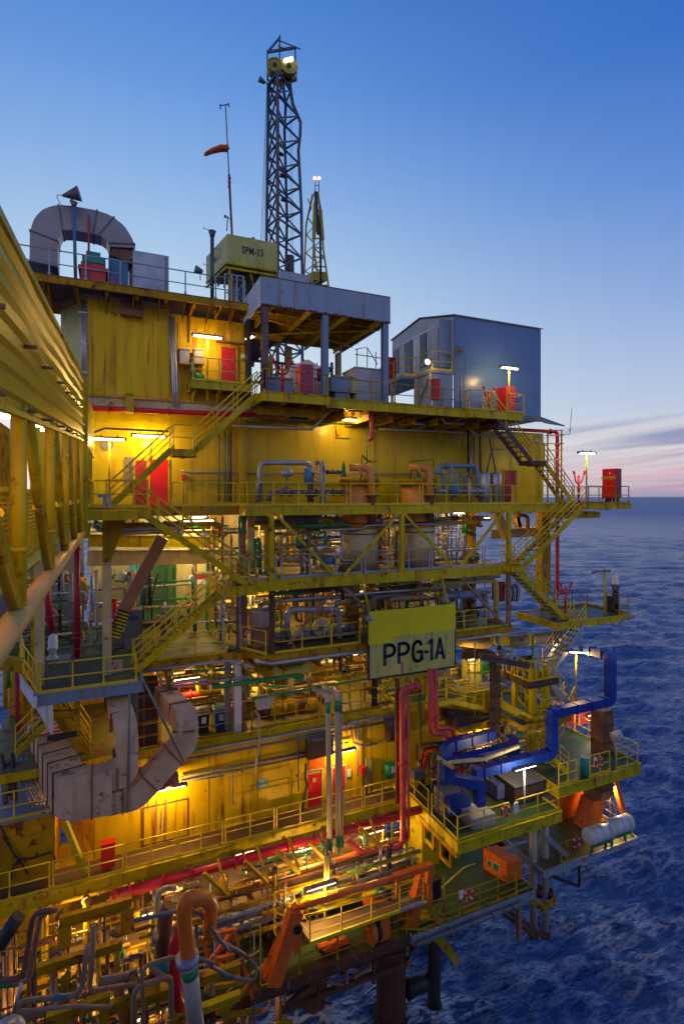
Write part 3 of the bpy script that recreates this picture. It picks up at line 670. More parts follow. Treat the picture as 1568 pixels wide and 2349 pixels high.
for z in (z0 - .06, z0 - .3):
    mb.bar(V(a.x - .05, YS + .02, z), V(b.x, YS + .02, z), .1, .1); mb.bar(V(a.x - .05, YS, z), V(a.x - .55, YS + 3.0, z), .1, .1)
for k in range(9): mb.bar(V(a.x + k * (b.x - a.x) / 8, YS + .05, z0 - .04), V(a.x + k * (b.x - a.x) / 8, YS + 2.6, z0 - .3), .07, .07)
mb.part('support_frame', YEL, t)
t = thing('roof_cabin', 'dark corrugated cabin carrying the SPM-13 box', 'cabin', V(a.x, YS + .4, ZR))
wall_y(a.x + .55, b.x + .1, YS + .5, ZR, z0 - .35, DARK, t, pitch=.22, th=2.0)
MB().bar(V(a.x + .1, YS, ZR), V(a.x + .1, YS, z0 - .35), .12).bar(V(a.x + .5, YS + 2, ZR), V(a.x + .5, YS + 2, z0 - .35), .12).bar(V(a.x + 1.2, YS + .1, z0 - .4), V(a.x + 1.75, YS + .1, ZR + .9), .1).part('leg', YBEAM, t)
# gate frame of the roof ladder
mb = MB()
for px in (1225, 1262, 1290, 1325): p = A(1, px, 745, 24.3); mb.bar(V(p.x, 24.3, ZR), V(p.x, 24.3, ZR + 1.35), .06)
for z in (.5, 1.35): p, q = A(1, 1225, 745, 24.3), A(1, 1325, 745, 24.3); mb.bar(V(p.x, 24.3, ZR + z), V(q.x, 24.3, ZR + z), .05)
mb.thing('access_gate', GREY, 'grey barred access gate at the right end of the roof railing', 'gate')
# windsock mast
YM = 27.5
t = thing('windsock_mast', 'thin mast with instruments carrying the orange windsock', 'mast', V(A(24, 895, 590, YM).x, YM, ZR))
b0 = V(A(24, 900, 590, YM).x, YM, ZR + .2); m1 = A(1, 1262, 395, YM); tp = A(0, 517, 240, YM)
MB().tube([b0, m1, A(0, 525, 400, YM)], .06, 8).part('lower_tube', MASTR, t); MB().tube([A(0, 525, 400, YM), tp], .03, 6).part('upper_tube', GREYD, t)
MB().tube([A(0, 505, 242, YM), A(0, 525, 238, YM)], .025, 5).tube([A(0, 505, 250, YM), A(0, 505, 238, YM)], .03, 5).tube([A(0, 525, 245, YM), A(0, 524, 236, YM)], .03, 5).part('instrument_arm', DARK, t)
MB().tube([A(1, 1235, 385, YM), A(1, 1240, 305, YM)], .03, 5).tube([A(1, 1222, 305, YM), A(1, 1262, 325, YM)], .02, 5).cyl(A(1, 1226, 300, YM), A(1, 1226, 312, YM), .06).part('sensor_arm', GREYD, t)
mb = MB()
for v in (405, 415, 425): mb.cyl(A(0, 526, v, YM), A(0, 526, v + 5, YM), .075, n=8)
mb.part('marker_band', RED, t)
mb = MB(); ps = [A(0, 523, 339, YM), A(0, 505, 340, YM), A(0, 488, 345, YM), A(0, 469, 354, YM)]
vs = []; n = 12; rr = [.20, .19, .14, .085]
for i, p in enumerate(ps):
    for k in range(n): an = 2 * PI * k / n; vs.append(p + V(.05 * math.sin(k * 2 + i), rr[i] * math.cos(an), rr[i] * math.sin(an) * (.9 + .2 * math.sin(i * 2 + k))))
mb._q(vs, [(i * n + k, i * n + (k + 1) % n, (i + 1) * n + (k + 1) % n, (i + 1) * n + k) for i in range(3) for k in range(n)], True)
so = mb.thing('windsock', SOCK, 'orange windsock streaming left from its thin mast', 'windsock')
# ============================================================ DRILLING MAST
YD = 34.0; W = 2.55
t = thing('drilling_mast', 'tall dark lattice drilling mast with crown sheaves against the sky', 'mast', V(8.9, YD, ZA))
zf = lambda v: A(0, 650, v, YD + .6).z
pl = lambda u, v, d=0: A(0, u, v, YD + d)
legs = {'fl': [(603 + 8, 640), (611, 540), (613, 400), (615, 250), (616, 195)], 'fr': [(637, 640), (637, 540), (637, 300), (636, 180), (638, 162)], 'br': [(693, 630), (691, 480), (687, 400), (684, 345), (688, 310), (689, 280), (671, 238), (664, 190)], 'bl': [(655, 630), (658, 500), (655, 400), (652, 300), (655, 240), (648, 190)]}
dp = {'fl': 0.9, 'fr': -0.6, 'br': .9, 'bl': 2.2}
P3 = {}
for k, l in legs.items():
    pts = [pl(u, v, dp[k]) for u, v in l]
    bt = V(pts[0].x, pts[0].y, ZA - .2); pts = [bt] + pts; P3[k] = pts
    mb = MB(); 
    for p, q in zip(pts, pts[1:]): mb.bar(p, q, .16)
    mb.part('mast_leg', MASTR if k == 'fr' else MAST, t)
def at_z(k, z):
    p = P3[k]
    for a, b in zip(p, p[1:]):
        if a.z <= z <= b.z: return a.lerp(b, (z - a.z) / (b.z - a.z + 1e-9))
    return p[-1] if z > p[-1].z else p[0]
zt = zf(190); zs = [ZA + .5 + i * 1.62 for i in range(int((zt - ZA) / 1.62) + 1)]
pairs = (('fl', 'fr'), ('fr', 'br'), ('br', 'bl'), ('bl', 'fl'))
for i, z in enumerate(zs):
    for j, (a, b) in enumerate(pairs):
        MB().bar(at_z(a, z), at_z(b, z), .10).part('horizontal_brace', MAST, t)
        if i < len(zs) - 1:
            p, q = (a, b) if (j != 1) else (a, b)
            MB().bar(at_z(p, z), at_z(q, zs[i + 1]), .09).part('diagonal_brace', MAST, t)
lad = MB()
for z in np.arange(ZA, zt - 2, .42):
    p = at_z('fl', z).lerp(at_z('fr', z), .32); q = at_z('fl', z).lerp(at_z('fr', z), .85); lad.tube([p, q], .014, 4)
for f in (.32, .85): lad.tube([at_z('fl', z).lerp(at_z('fr', z), f) for z in np.arange(ZA, zt - 1.5, 2)], .025, 5)
lad.part('ladder', GREYD, t)
# crown
pf = MB(); pf.hexa([pl(616, 200, .9), pl(640, 215, -.6), pl(664, 205, .9), pl(648, 200, 2.2), pl(614, 170, 1), pl(638, 150, -.8), pl(680, 170, .9), pl(655, 165, 2.2)]); 
crown = MB()
for u, v, d in ((613, 112, 1), (641, 95, -.2), (677, 112, .9), (679, 190, .9)): pass
crown.bar(pl(613, 182, 1), pl(613, 118, 1), .08).bar(pl(641, 150, 2.4), pl(641, 80, 2.4), .08).bar(pl(677, 182, .8), pl(677, 108, .8), .08).bar(pl(612, 119, 1), pl(679, 108, .8), .14).bar(pl(614, 118, 1), pl(642, 85, 2.4), .12).bar(pl(642, 93, 2.4), pl(688, 112, .8), .07)
crown.bar(pl(616, 195, .9), pl(638, 162, -.6), .16).bar(pl(638, 162, -.6), pl(664, 178, .9), .14).bar(pl(638, 165, -.6), pl(664, 205, .9), .1).bar(pl(664, 165, .9), pl(638, 215, -.6), .1).bar(pl(637, 105, .8), pl(664, 115, .8), .05)
crown.part('crown_frame', MAST, t)
MB().hexa([pl(612, 186, 1), pl(640, 200, -.6), pl(681, 186, .8), pl(655, 182, 2.2), pl(612, 182, 1), pl(640, 193, -.6), pl(681, 180, .8), pl(655, 178, 2.2)]).part('crown_platform', RUSTM, t)
cr_ = MB()
for u in (615, 628, 660, 670, 680): cr_.bar(pl(u, 182, .6), pl(u, 152, .6), .035)
cr_.bar(pl(612, 153, .6), pl(681, 150, .6), .04).bar(pl(612, 167, .6), pl(681, 165, .6), .04); cr_.part('crown_railing', MASTR, t)
for u, v, r in ((629, 156, .36), (661, 158, .42)):
    c = pl(u, v, .2); r = r * 1.35
    sh = MB().cyl(c - V(.05, .30, 0), c + V(.05, .30, 0), r, n=22).ring(c - V(.05, .3, 0), r * .93, .06, 22, 5, V(.17, 1, 0)).part('sheave', CRANE, t)
    MB().cyl(c - V(.06, .36, 0), c - V(.05, .30, 0), r * .28, n=12).part('hub', DARK, sh)
c = pl(661, 138, -.1); MB().cyl(c + V(-.28, 0, -.12), c + V(.26, 0, .18), .09, .15, 10).part('crown_floodlight', TUBEW, t); light(t, c + V(.3, -.6, .1), 6, NEU)
c = pl(634, 140, .8); MB().cyl(c, c + V(0, 0, .25), .08).part('beacon', RED, t)
c = pl(602, 186, .4); MB().cyl(c + V(-.25, -.05, .06), c + V(.15, 0, -.05), .2, .1).tube([c, pl(616, 192, .8)], .04, 5).part('side_floodlight', GREYD, t)
for px, v in ((655, 460), (652, 405), (648, 355)): q = pl(px, v, .3); MB().cyl(q + V(-.3, 0, .05), q + V(.05, 0, 0), .14, .1).part('mast_floodlight', DARK, t)
mb = MB()
for k, u in enumerate((598, 601, 605)): mb.tube([pl(u, 640 - 90, .5), pl(612 + k, 190, .8)], .012, 4)
for u in (668, 672): mb.tube([pl(u, 600, 1.2), pl(u - 4, 200, 1.0)], .012, 4)
mb.part('hoisting_line', DARK, t)
MB().tube([pl(664, 640, .4), pl(664, 588, .4)], .32, 10).thing('mud_stack', MASTR, 'rust coloured vertical stack at the foot of the drilling mast', 'stack')
MB().bar(pl(640, 632, -1), pl(708, 645, -1), .4, .5).bar(pl(650, 628, -.8), pl(700, 637, -.8), .3).thing('mast_skid', GREY, 'grey skid beam above the white canopy at the mast foot', 'beam')
# ============================================================ CRANE BOOM (behind)
YC = 45.0; t = thing('crane_boom', 'slim yellow and black lattice crane boom with red lights on its tip', 'crane', A(0, 735, 720, YC))
cl_ = lambda u, v, d=0: A(0, u, v, YC + d)
L1 = [(712, 760, 0), (715, 655, 0), (719, 560, 0), (721, 500, 0), (723, 440, 0)]; L2 = [(764, 760, 0), (753, 655, 0), (741, 570, 0), (737, 500, 0), (729, 440, 0)]
c1 = [cl_(*q) for q in L1]; c2 = [cl_(*q) for q in L2]; off = V(-.3, 1.4, 0)
for l in (c1, c2, [p + off for p in c1[:-1]] + [c1[-1] + off * .3], [p + off for p in c2[:-1]] + [c2[-1] + off * .3]):
    mb = MB()
    for p, q in zip(l, l[1:]): mb.bar(p, q, .13)
    mb.part('boom_chord', CRANE, t)
def on(l, f):
    z = l[0].z + (l[-1].z - l[0].z) * f
    for a, b in zip(l, l[1:]):
        if a.z <= z <= b.z + 1e-6: return a.lerp(b, (z - a.z) / (b.z - a.z))
    return l[-1]
N = 15
for i in range(N):
    f, g = i / N, (i + 1) / N
    a, b = (c1, c2) if i % 2 else (c2, c1)
    MB().bar(on(a, f), on(b, g), .08).part('lattice_brace', CRANE, t); MB().bar(on(c1, g), on(c2, g), .09).part('lattice_brace', CRANE, t)
    MB().bar(on(a, f) + off * .9, on(b, g) + off * .9, .08).part('lattice_brace', CRANE, t)
MB().hexa([on(c1, .40 - .03), on(c2, .40 - .03), on(c2, .37) + off, on(c1, .37) + off, on(c1, .43), on(c2, .43), on(c2, .43) + off, on(c1, .43) + off]).part('splice_plate', CRANE, t)
MB().bar(on(c1, .66), on(c1, .92), .28, .2).bar(on(c2, .66), on(c2, .88), .26, .2).part('head_plate', CRANE, t)
MB().bar(on(c1, .7).lerp(on(c2, .7), .5), on(c1, 1), .22, .3).part('sheave_case', DARK, t)
MB().tube([cl_(722, 445), cl_(723, 412)], .04, 5).tube([cl_(731, 440), cl_(731, 412)], .04, 5).tube([cl_(722, 425), cl_(731, 424)], .03, 5).part('light_bracket', DARK, t)
for u in (722, 731.5): c = cl_(u, 408); MB().lathe(c - V(0, 0, .12), [(.03, 0), (.14, .05), (.15, .14), (.08, .24), (.01, .27)], 10).part('warning_light', REDL_E, t); light(t, c + V(0, -.4, 0), 10, (1, .2, .15))
mb = MB().tube([cl_(735, 655), cl_(733, 470)], .09, 6).tube([cl_(737, 655), cl_(735, 470)], .05, 6); mb.part('cylinder', DARK, t)
# lower lattice of the crane and mast seen through the canopy
for i, (u0, u1, m_) in enumerate(((612, 640, MAST), (660, 676, CRANE), (700, 716, MAST))):
    pass
t = thing('substructure', 'dark braced steel substructure under the mast, seen through the open canopy', 'steel frame', V(8.5, 33, ZA))
xs = [7.2, 9.4, 11.6, 13.6]
for x in xs: MB().bar(V(x, 33, ZA), V(x, 33, ZR + .2), .26 if x == 9.4 else .16).part('column', CRANE if x == 9.4 else MAST, t)
for z in (ZA + 1.0, ZA + 2.6, ZR - .2):
    MB().bar(V(xs[0], 33, z), V(xs[-1], 33, z), .16).part('beam', MAST, t)
for i in range(3):
    MB().bar(V(xs[i], 33.1, ZA + 1), V(xs[i + 1], 33.1, ZR - .2), .10).part('brace', MAST, t); MB().bar(V(xs[i + 1], 33.2, ZA), V(xs[i], 33.2, ZA + 2.6), .09).part('brace', CRANE, t)
mb = MB()
for x in np.arange(12.0, 13.6, .4): mb.bar(V(x, 32.6, ZA), V(x, 32.6, ZR), .05)
for z in np.arange(ZA + .3, ZR, .45): mb.bar(V(11.9, 32.6, z), V(13.6, 32.6, z), .05)
mb.part('caged_ladder', CRANE, t)
mb = MB()
for z in np.arange(ZA + .3, ZR, .33): mb.bar(V(7.25, 32.4, z), V(8.0, 32.4, z), .04)
mb.bar(V(7.25, 32.4, ZA), V(7.25, 32.4, ZR), .06).bar(V(8.0, 32.4, ZA), V(8.0, 32.4, ZR), .06); mb.part('ladder', MAST, t)
# ============================================================ WHITE CANOPY
t = thing('canopy', 'open white canopy with a rusty fascia on five posts over the upper deck', 'canopy', V(6.4, 24, ZA))
cx0, cx1, cy0, cy1, cz0, cz1 = 6.38, 13.12, 24, 30.5, 8.85, 10.15
MB().box(cx0, cx1, cy0, cy0 + .06, cz0, cz1).part('front_fascia', CANO, t)
MB().box(cx0 - .02, cx0 + .04, cy0 + .065, cy1, cz0, cz1).part('left_fascia', WHITE, t); MB().box(cx1 - .06, cx1, cy0 + .065, cy1, cz0, cz1).part('right_fascia', CANO, t)  # white canopy; front and right carry the blue sky light in their colour
MB().box(cx0 + .05, cx1 - .07, cy0 + .07, cy1, cz0 + .5, cz0 + .6).part('roof_sheet', YPALE, t)
mb = MB(); r2 = random.Random(3)
x = cx0
while x < cx1 - .12:
    w = r2.uniform(.06, .2); h = r2.uniform(.015, .07); mb.box(x, x + w, cy0 - .012, cy0 + .02, cz0 - .035, cz0 + h); x += w * r2.uniform(.9, 1.5)
mb.box(cx0, cx1, cy0 - .02, cy0 + .07, cz1, cz1 + .03); mb.part('rusted_edge', RUSTM, t)
for i in range(6):
    y = cy0 + .4 + i * 1.15; MB().ibeam(V(cx0 + .06, y, cz0 + .32), V(cx1 - .08, y, cz0 + .32), .3, .16).part('roof_beam', YBEAM if i else YEL, t)
for i in range(4):
    x = cx0 + .6 + i * 1.9; MB().ibeam(V(x, cy0 + .1, cz0 + .1), V(x, cy1, cz0 + .1), .22, .14).part('runway_beam', YEL, t)
mb = MB()
for i in range(10): x = cx0 + .3 + i * .68; mb.tube([V(x, cy0 + .5 + .3 * i, cz0 + .2), V(x, cy0 + .5 + .3 * i, cz0 - .3 - .1 * (i % 3))], .015, 4)
mb.tube([V(cx0 + .2, cy0 + 1, cz0 - .25), V(cx1 - .3, cy0 + 4, cz0 - .25)], .03, 5).tube([V(cx0 + .2, cy0 + 4, cz0 - .3), V(cx1 - .3, cy0 + .6, cz0 - .25)], .03, 5); mb.part('hanging_pipework', YEL, t)
for x, y, m_ in ((cx0 + .22, cy0 + .2, MASTR), (9.6, cy0 + .2, BLUEW), (cx1 - .22, cy0 + .2, BLUEW), (9.75, cy1 - .2, CREAM), (cx1 - .2, cy1 - .2, CREAM)):
    MB().ibeam(V(x, y, ZA), V(x, y, cz0 - .002), .3, .3, .025, up=V(0, 1, 0)).part('post', m_, t)
# ============================================================ UPPER YELLOW MODULE
t = thing('upper_module', 'tall streaked yellow module with a vertical panelled wall below the roof deck', 'module', V(-.85, 25, ZA - .3))
wall_y(-.85, 2.45, 25, ZA - .25, ZR - .38, YWALL, t, pitch=.42, dep=.014, th=.5)
wall_y(2.45, 6.0, 25.55, ZA - .25, ZR - .38, YWALL, t, pitch=.55, dep=.014, th=.5, name='recessed_wall')
MB().box(2.40, 2.47, 25.0, 25.6, ZA - .25, ZR - .38).part('corner', YWALL, t)
MB().prism([V(-.85, 25.0, ZA - .25), V(-.85, 25.4, ZA - .25), V(-1.9, 27.3, ZA - .25), V(-2.0, 27.0, ZA - .25)], V(0, 0, 4)).part('chamfer_wall', YPALE, t)
MB().box(5.98, 6.12, 24.9, 29, ZA, ZR - .35).part('end_wall', DARK, t)
q = A(1, 655, 850, 24.95); MB().prism([V(q.x, 25, q.z), V(q.x, 24.6, q.z), V(q.x, 24.72, q.z + .68), V(q.x, 25, q.z + .7)], V(.86, 0, 0)).part('vent_hood', DUCTB, t)
mb = MB()
for px in (447, 456, 464): p = A(1, px, 1210, 24.9); mb.tube([V(p.x, 24.93, ZA), V(p.x, 24.93, ZR - .5)], .035, 6)
for z in (5.2, 6.4, 7.7): p = A(1, 440, 1000, 24.9); mb.box(p.x - .1, p.x + .25, 24.88, 24.99, z, z + .06)
mb.part('cable_riser', GALV, t)
mb = MB()
for px, h in ((922, 0), (932, .1), (945, .2)):
    p = A(1, px, 1210, 24.9); q = A(1, px + 22, 1370, 24.9); mb.tube([V(q.x, 24.9, q.z), V(p.x + .15, 24.9, ZA + .3), V(p.x, 24.93, ZR - .7)], .045, 6)
mb.thing('conduit_bundle', GALV, 'bundle of grey conduits down the right corner of the tall yellow module', 'conduit')
p = A(1, 968, 1360, 25.2); MB().tube([V(p.x, 25.3, ZA - .9), V(p.x, 25.3, ZR - .8)], .025, 6).thing('conduit', GREYD, 'thin dark conduit beside the door balcony of the tall yellow module', 'conduit')
d = door(t, 4.85, 25.5, 5.15, w=.7, h=1.95, m=RED, frame_m=YEL)
MB().prism([V(4.6, 25.5, 7.28), V(4.6, 25.05, 7.22), V(4.6, 25.05, 7.27), V(4.6, 25.5, 7.36)], V(1.25, 0, 0)).part('door_canopy', DUCTB, t)
MB().box(5.78, 5.98, 25.46, 25.49, 6.65, 6.85).part('notice', PAPER, t)
mb = MB()
for i in range(3): mb.box(2.7 + i * .7, 2.74 + i * .7, 25.4, 25.5, ZR - 1.6, ZR - .5)
mb.part('stiffener', YEL, t)
for px, l_ in ((1005, 'left'), (1082, 'right')):
    p = A(1, px, 1105, 25.1); t2 = thing('wall_cabinet', f'{l_} grey junction box on a shelf beside the upper red door', 'junction box', V(p.x - .22, 25.0, p.z))
    MB().box(p.x - .22, p.x + .2, 25.0, 25.4, p.z, p.z + .58).part('body', GRY2, t2); MB().box(p.x - .26, p.x + .24, 24.96, 25.4, p.z + .58, p.z + .62).part('lid', GRY2, t2); MB().box(p.x - .25, p.x + .23, 25.0, 25.48, p.z - .06, p.z - .005).part('shelf', YEL, t2)
p = A(1, 1075, 1220, 25.1); t2 = thing('hose_reel', 'green motor unit on the balcony beside the upper red door', 'motor', V(p.x, 25.1, 5.15))
MB().cyl(V(p.x - .2, 25.1, 5.45), V(p.x + .2, 25.3, 5.45), .26, n=14).box(p.x - .25, p.x + .25, 25, 25.4, 5.15, 5.25).part('motor_body', GRN, t2); MB().box(p.x - .3, p.x - .1, 25.05, 25.3, 5.7, 6.3).part('bracket', GREYD, t2)
dkb = deck('balcony', 3.35, 6.0, 24.35, 25.5, 5.15, 'small yellow door balcony in front of the upper red door', edge=YEL, th=.35, beams=.9)
for x in (3.5, 4.6): MB().prism([V(x, 24.4, 4.8), V(x, 25.5, 4.8), V(x, 25.5, 4.2)], V(.06, 0, 0)).part('bracket', YEL, dkb)
railing([V(3.4, 25.45, 5.15), V(3.4, 24.4, 5.15), V(5.7, 24.4, 5.15)], 'short yellow railing of the balcony at the upper red door')
lamp(A(1, 1130, 962, 24.6), 'lit strip lamp on two yellow posts above the upper red door', L=1.35, e=230, mount='pole', h=2.9)
lamp(A(1, 1358, 968, 25.2), 'short lit lamp at the dark end wall left of the canopy post', L=.5, e=220, d=V(.8, -.5, .35), mount='wall', h=.3)
# girders and pipe below the module
MB().ibeam(V(-.85, 25.1, ZA - .55), V(6, 25.1, ZA - .55), .5, .25).thing('girder', CREAM, 'deep cream girder under the tall yellow module', 'girder')
mb = MB(); mb.box(.65, .95, 24.4, 25, ZA - 1.0, ZA - .15).bar(V(.8, 24.3, ZA - .2), V(.8, 25, ZA - .2), .3, .12); mb.thing('support_bracket', YEL, 'yellow bracket hanging under the tall yellow module', 'bracket')
za = A(1, 480, 1350, 24.6).z
pipe([A(1, 478, 1350, 24.6), A(1, 1020, 1375, 24.6), A(1, 1560, 1395, 24.6)], .12, RED, 'long red fire main running under the tall yellow module', flanges=(.2, .45, .8, 1.4))
pipe([A(3, 0, 1135, 25.5), A(3, 383, 1160, 25.5), A(3, 385, 1040, 25.5)], .10, RED, 'red pipe turning up under the canopy deck edge', n=10)
pipe([V(1.2, 24.7, ZA - .72), V(5.4, 24.7, ZA - .82)], .06, GRY2, 'thin grey pipe above the red fire main', n=8)
# ============================================================ UPPER DECK A
deck('upper_deck', 6.2, 9.35, 23.0, 31, ZA, 'upper deck bay carrying the fire monitor under the canopy', edge=YEL, th=.38, beams=1.0)
deck('upper_deck', 9.4, 17.4, 23.5, 33, ZA - .02, 'upper deck bay in front of the grey cabinets', edge=YEL, th=.38, beams=1.1)
deck('upper_deck', 17.45, 21.0, 23.2, 31, ZA, 'upper deck bay in front of the blue grey building', edge=YEL, th=.42, beams=1.1)
railing([V(6.3, 23.1, ZA), V(9.3, 23.1, ZA)], 'railing of the upper deck in front of the pink red cabinet', m=YBEAM)
railing([V(9.45, 23.6, ZA), V(13.0, 23.6, ZA)], 'railing of the upper deck in front of the grey cabinets', m=YBEAM)
railing([V(13.15, 23.6, ZA), V(17.4, 23.6, ZA)], 'railing of the upper deck left of the blue grey building', m=YBEAM)
railing([V(17.5, 23.6, ZA), V(17.5, 23.3, ZA), V(18.9, 23.3, ZA), V(18.9, 23.6, ZA)], 'railing corner bay before the blue grey building', m=YCL)
railing([V(20.0, 23.3, ZA), V(21.2, 23.3, ZA), V(21.2, 25, ZA)], 'railing of the upper deck around the red locker and lamp post', m=YCL)
railing([V(6.3, 23.1, ZA), V(6.3, 24.8, ZA)], 'slanting side railing at the top of the upper stairs', m=YCL)
hydrant(V(A(3, 378, 975, 23.8).x, 23.8, ZA), 'red fire monitor beside the pink red cabinet on the upper deck', h=1.5)
a = A(3, 522, 985, 24.3); b = A(3, 613, 760, 24.3); yb = AX(3, 478, 900, a.x).y; t = thing('locker', 'tall pink red locker with a sloping top under the canopy', 'locker', V(a.x, 24.3, ZA))
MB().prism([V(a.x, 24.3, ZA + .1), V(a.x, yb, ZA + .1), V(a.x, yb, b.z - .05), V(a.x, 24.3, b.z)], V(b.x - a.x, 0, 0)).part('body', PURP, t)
MB().prism([V(a.x - .03, 24.33, ZA + .15), V(a.x - .03, yb - .03, ZA + .15), V(a.x - .03, yb - .03, b.z - .12), V(a.x - .03, 24.33, b.z - .06)], V(.026, 0, 0)).part('door', RED, t)
MB().box(a.x + .1, b.x, 24.5, yb - .1, ZA, ZA + .1).part('feet', DARK, t)
a = A(3, 437, 985, 25.8); b = A(3, 695, 750, 25.8); t = thing('small_cabin', 'small white cabin with a pitched roof behind the pink red locker', 'cabin', V(a.x, 25.8, ZA))
MB().box(a.x, b.x, 25.8, 27.8, ZA, b.z - .35).part('wall', WHITE, t); MB().prism([V(a.x - .05, 25.7, b.z - .35), V(b.x + .05, 25.7, b.z - .35), V((a.x + b.x) / 2, 25.7, b.z + .1)], V(0, 2.2, 0)).part('roof', WHITE, t)
a = A(3, 245, 960, 24.6); MB().box(a.x, a.x + 1.35, 24.5, 25.4, ZA, ZA + 1.0).box(a.x - .04, a.x + 1.39, 24.45, 25.45, ZA + 1.0, ZA + 1.08).box(a.x + .1, a.x + 1.2, 24.46, 24.5, ZA + .1, ZA + .25).thing('low_bench', BLUEW, 'low blue grey chest behind the fire monitor on the upper deck', 'chest')
t = thing('pipe_manifold', 'small rack of orange and red pipes right of the pink red locker', 'manifold', V(9.4, 24.8, ZA))
for k in range(4): x = 9.12 + k * .16; MB().tube([V(x, 24.6, ZA), V(x, 24.6, ZA + 1.25), V(x, 25.2, ZA + 1.25)], .035, 6).part('riser', ORG if k % 2 else RED, t)
MB().cyl(V(9.5, 24.6, ZA + 1.1), V(9.5, 24.6, ZA + 1.7), .13).part('bottle', DKRED, t)
for (p0, p1, dp_, m_, lab, nm) in (((748, 1035), (905, 850), 1.2, VIOL, 'square blue grey ventilation unit behind the upper deck railing', 'ventilation_unit'), ((905, 1010), (945, 850), .7, YPALE, 'narrow pale yellow box between two grey cabinets', 'box')):
    a = A(3, *p0, 24.6); b = A(3, *p1, 24.6)
    t = thing(nm, lab, 'ventilation unit' if nm[0] == 'v' else 'box', V(a.x, 24.6, ZA)); m_ = BLUEW if m_ is VIOL else m_
    MB().box(a.x, b.x, 24.6, 24.6 + dp_, ZA + .65, b.z - .08).box(a.x + .25, b.x - .1, 24.7, 24.6 + dp_ - .1, ZA + .25, ZA + .65).part('body', m_, t); MB().prism([V(a.x - .02, 24.55, b.z - .08), V(b.x + .02, 24.55, b.z - .08), V(b.x - .3, 24.9, b.z + .08), V(a.x + .3, 24.9, b.z + .08)], V(0, dp_ * .8, 0)).part('hood', GRY2, t)
    MB().box(a.x + .2, b.x - .1, 24.7, 25.3, ZA, ZA + .25).part('base', DARK, t)
a = A(3, 928, 1040, 24.7); b = A(3, 1150, 805, 24.7); cabinet(a.x, 24.7, ZA, b.x - a.x, 1.6, b.z - ZA, GRY2, 'electrical_cabinet', 'tall light grey double door cabinet under the right end of the canopy', 'cabinet', roofm=GRY2, doors=2)
mb = MB(); r0 = A(3, 1000, 790, 25.3); zz_ = ZA + 2.3
for x in (r0.x - .5, r0.x + .1, r0.x + .6): mb.tube([V(x, 25.2, zz_ - .1), V(x, 25.2, zz_ + .75)], .025, 5)
mb.tube([V(r0.x - .6, 25.2, zz_ + .75), V(r0.x + .1, 25.2, zz_ + .95), V(r0.x + .1, 25.2, zz_)], .025, 5).tube([V(r0.x - .6, 25.2, zz_ + .5), V(r0.x + .9, 25.2, zz_ + .45)], .025, 5).tube([V(r0.x + .1, 25.2, zz_ + .9), V(r0.x + .7, 25.2, zz_ + .1)], .025, 5)
mb.thing('roof_frame', DARK, 'dark thin pipe frame on top of the light grey cabinet', 'frame')
# ============================================================ BLUE GREY BUILDING
bx0, bx1, by = 17.75, 24.05, 25.0
t = thing('plant_building', 'large blue grey building with a low gable at the right of the upper deck', 'building', V(bx0, by, ZA))
MB().box(bx0, bx1, by, by + .1, ZA - .05, 10.15).part('front_wall', BLDG, t)
mb = MB()
for z in (6.2, 7.6, 9.3): mb.box(bx0 + .02, bx1 - .02, by - .006, by + .001, z, z + .025)
mb.part('sheet_seam', GREYD, t)
gy = [V(bx0, by + .1, 7.0), V(bx0, by + .1, 10.13), V(bx0, 28.6, 11.05), V(bx0, 32.2, 10.7), V(bx0, 32.2, 7.0)]
MB().prism(gy, V(.1, 0, 0)).part('gable_wall', GRY2, t)
MB().hexa([V(bx0 - .08, by - .1, 10.16), V(bx1 + .08, by - .1, 10.16), V(bx1 + .08, 28.6, 11.1), V(bx0 - .08, 28.6, 11.1), V(bx0 - .08, by - .1, 10.22), V(bx1 + .08, by - .1, 10.22), V(bx1 + .08, 28.6, 11.16), V(bx0 - .08, 28.6, 11.16)]).hexa([V(bx0 - .08, 28.6, 11.1), V(bx1 + .08, 28.6, 11.1), V(bx1 + .08, 32.3, 10.7), V(bx0 - .08, 32.3, 10.7), V(bx0 - .08, 28.6, 11.16), V(bx1 + .08, 28.6, 11.16), V(bx1 + .08, 32.3, 10.76), V(bx0 - .08, 32.3, 10.76)]).part('roof', GREYD, t)
MB().box(bx1 - .1, bx1, by + .1, 32, ZA, 10.1).part('right_wall', BLUEW, t)
MB().box(bx0 - .02, bx0 - .005, 26.8, 31.9, 10.05, 10.15).part('gable_band', WHITE, t)
for (y0, y1, z0, z1, m_, nm) in ((31.3, 32.0, 8.3, 9.9, GREYD, 'louvre'), (29.6, 30.5, 7.3, 10.0, GLASSD, 'doorway'), (28.6, 29.3, 7.3, 10.0, WHITE, 'panel'), (27.9, 28.5, 8.0, 10.0, GLASSD, 'window'), (26.6, 27.7, 7.4, 9.95, GRY2, 'panel'), (25.9, 26.3, 8.6, 9.9, GREYD, 'louvre')):
    MB().box(bx0 - .05, bx0 - .003, y0, y1, z0, z1).part(nm, m_, t)
mb = MB().box(17.05, 17.7, 25.3, 25.5, 7.3, 10.0); mb.part('projecting_panel', BLUEW, t)
MB().box(16.3, 17.72, 25.05, 26.9, 6.85, 7.0).box(15.6, 17.72, 26.9, 32, 6.85, 7.0).part('balcony_floor', BLUEW, t)
MB().box(16.4, 17.7, 25.1, 25.16, ZA, 6.84).part('lower_front_panel', BLUEW, t)
mb = MB(); mb.box(16.35, 16.41, 25.2, 26.8, ZA, 6.84); mb.part('lower_side_panel', GALV, t)
mb = MB()
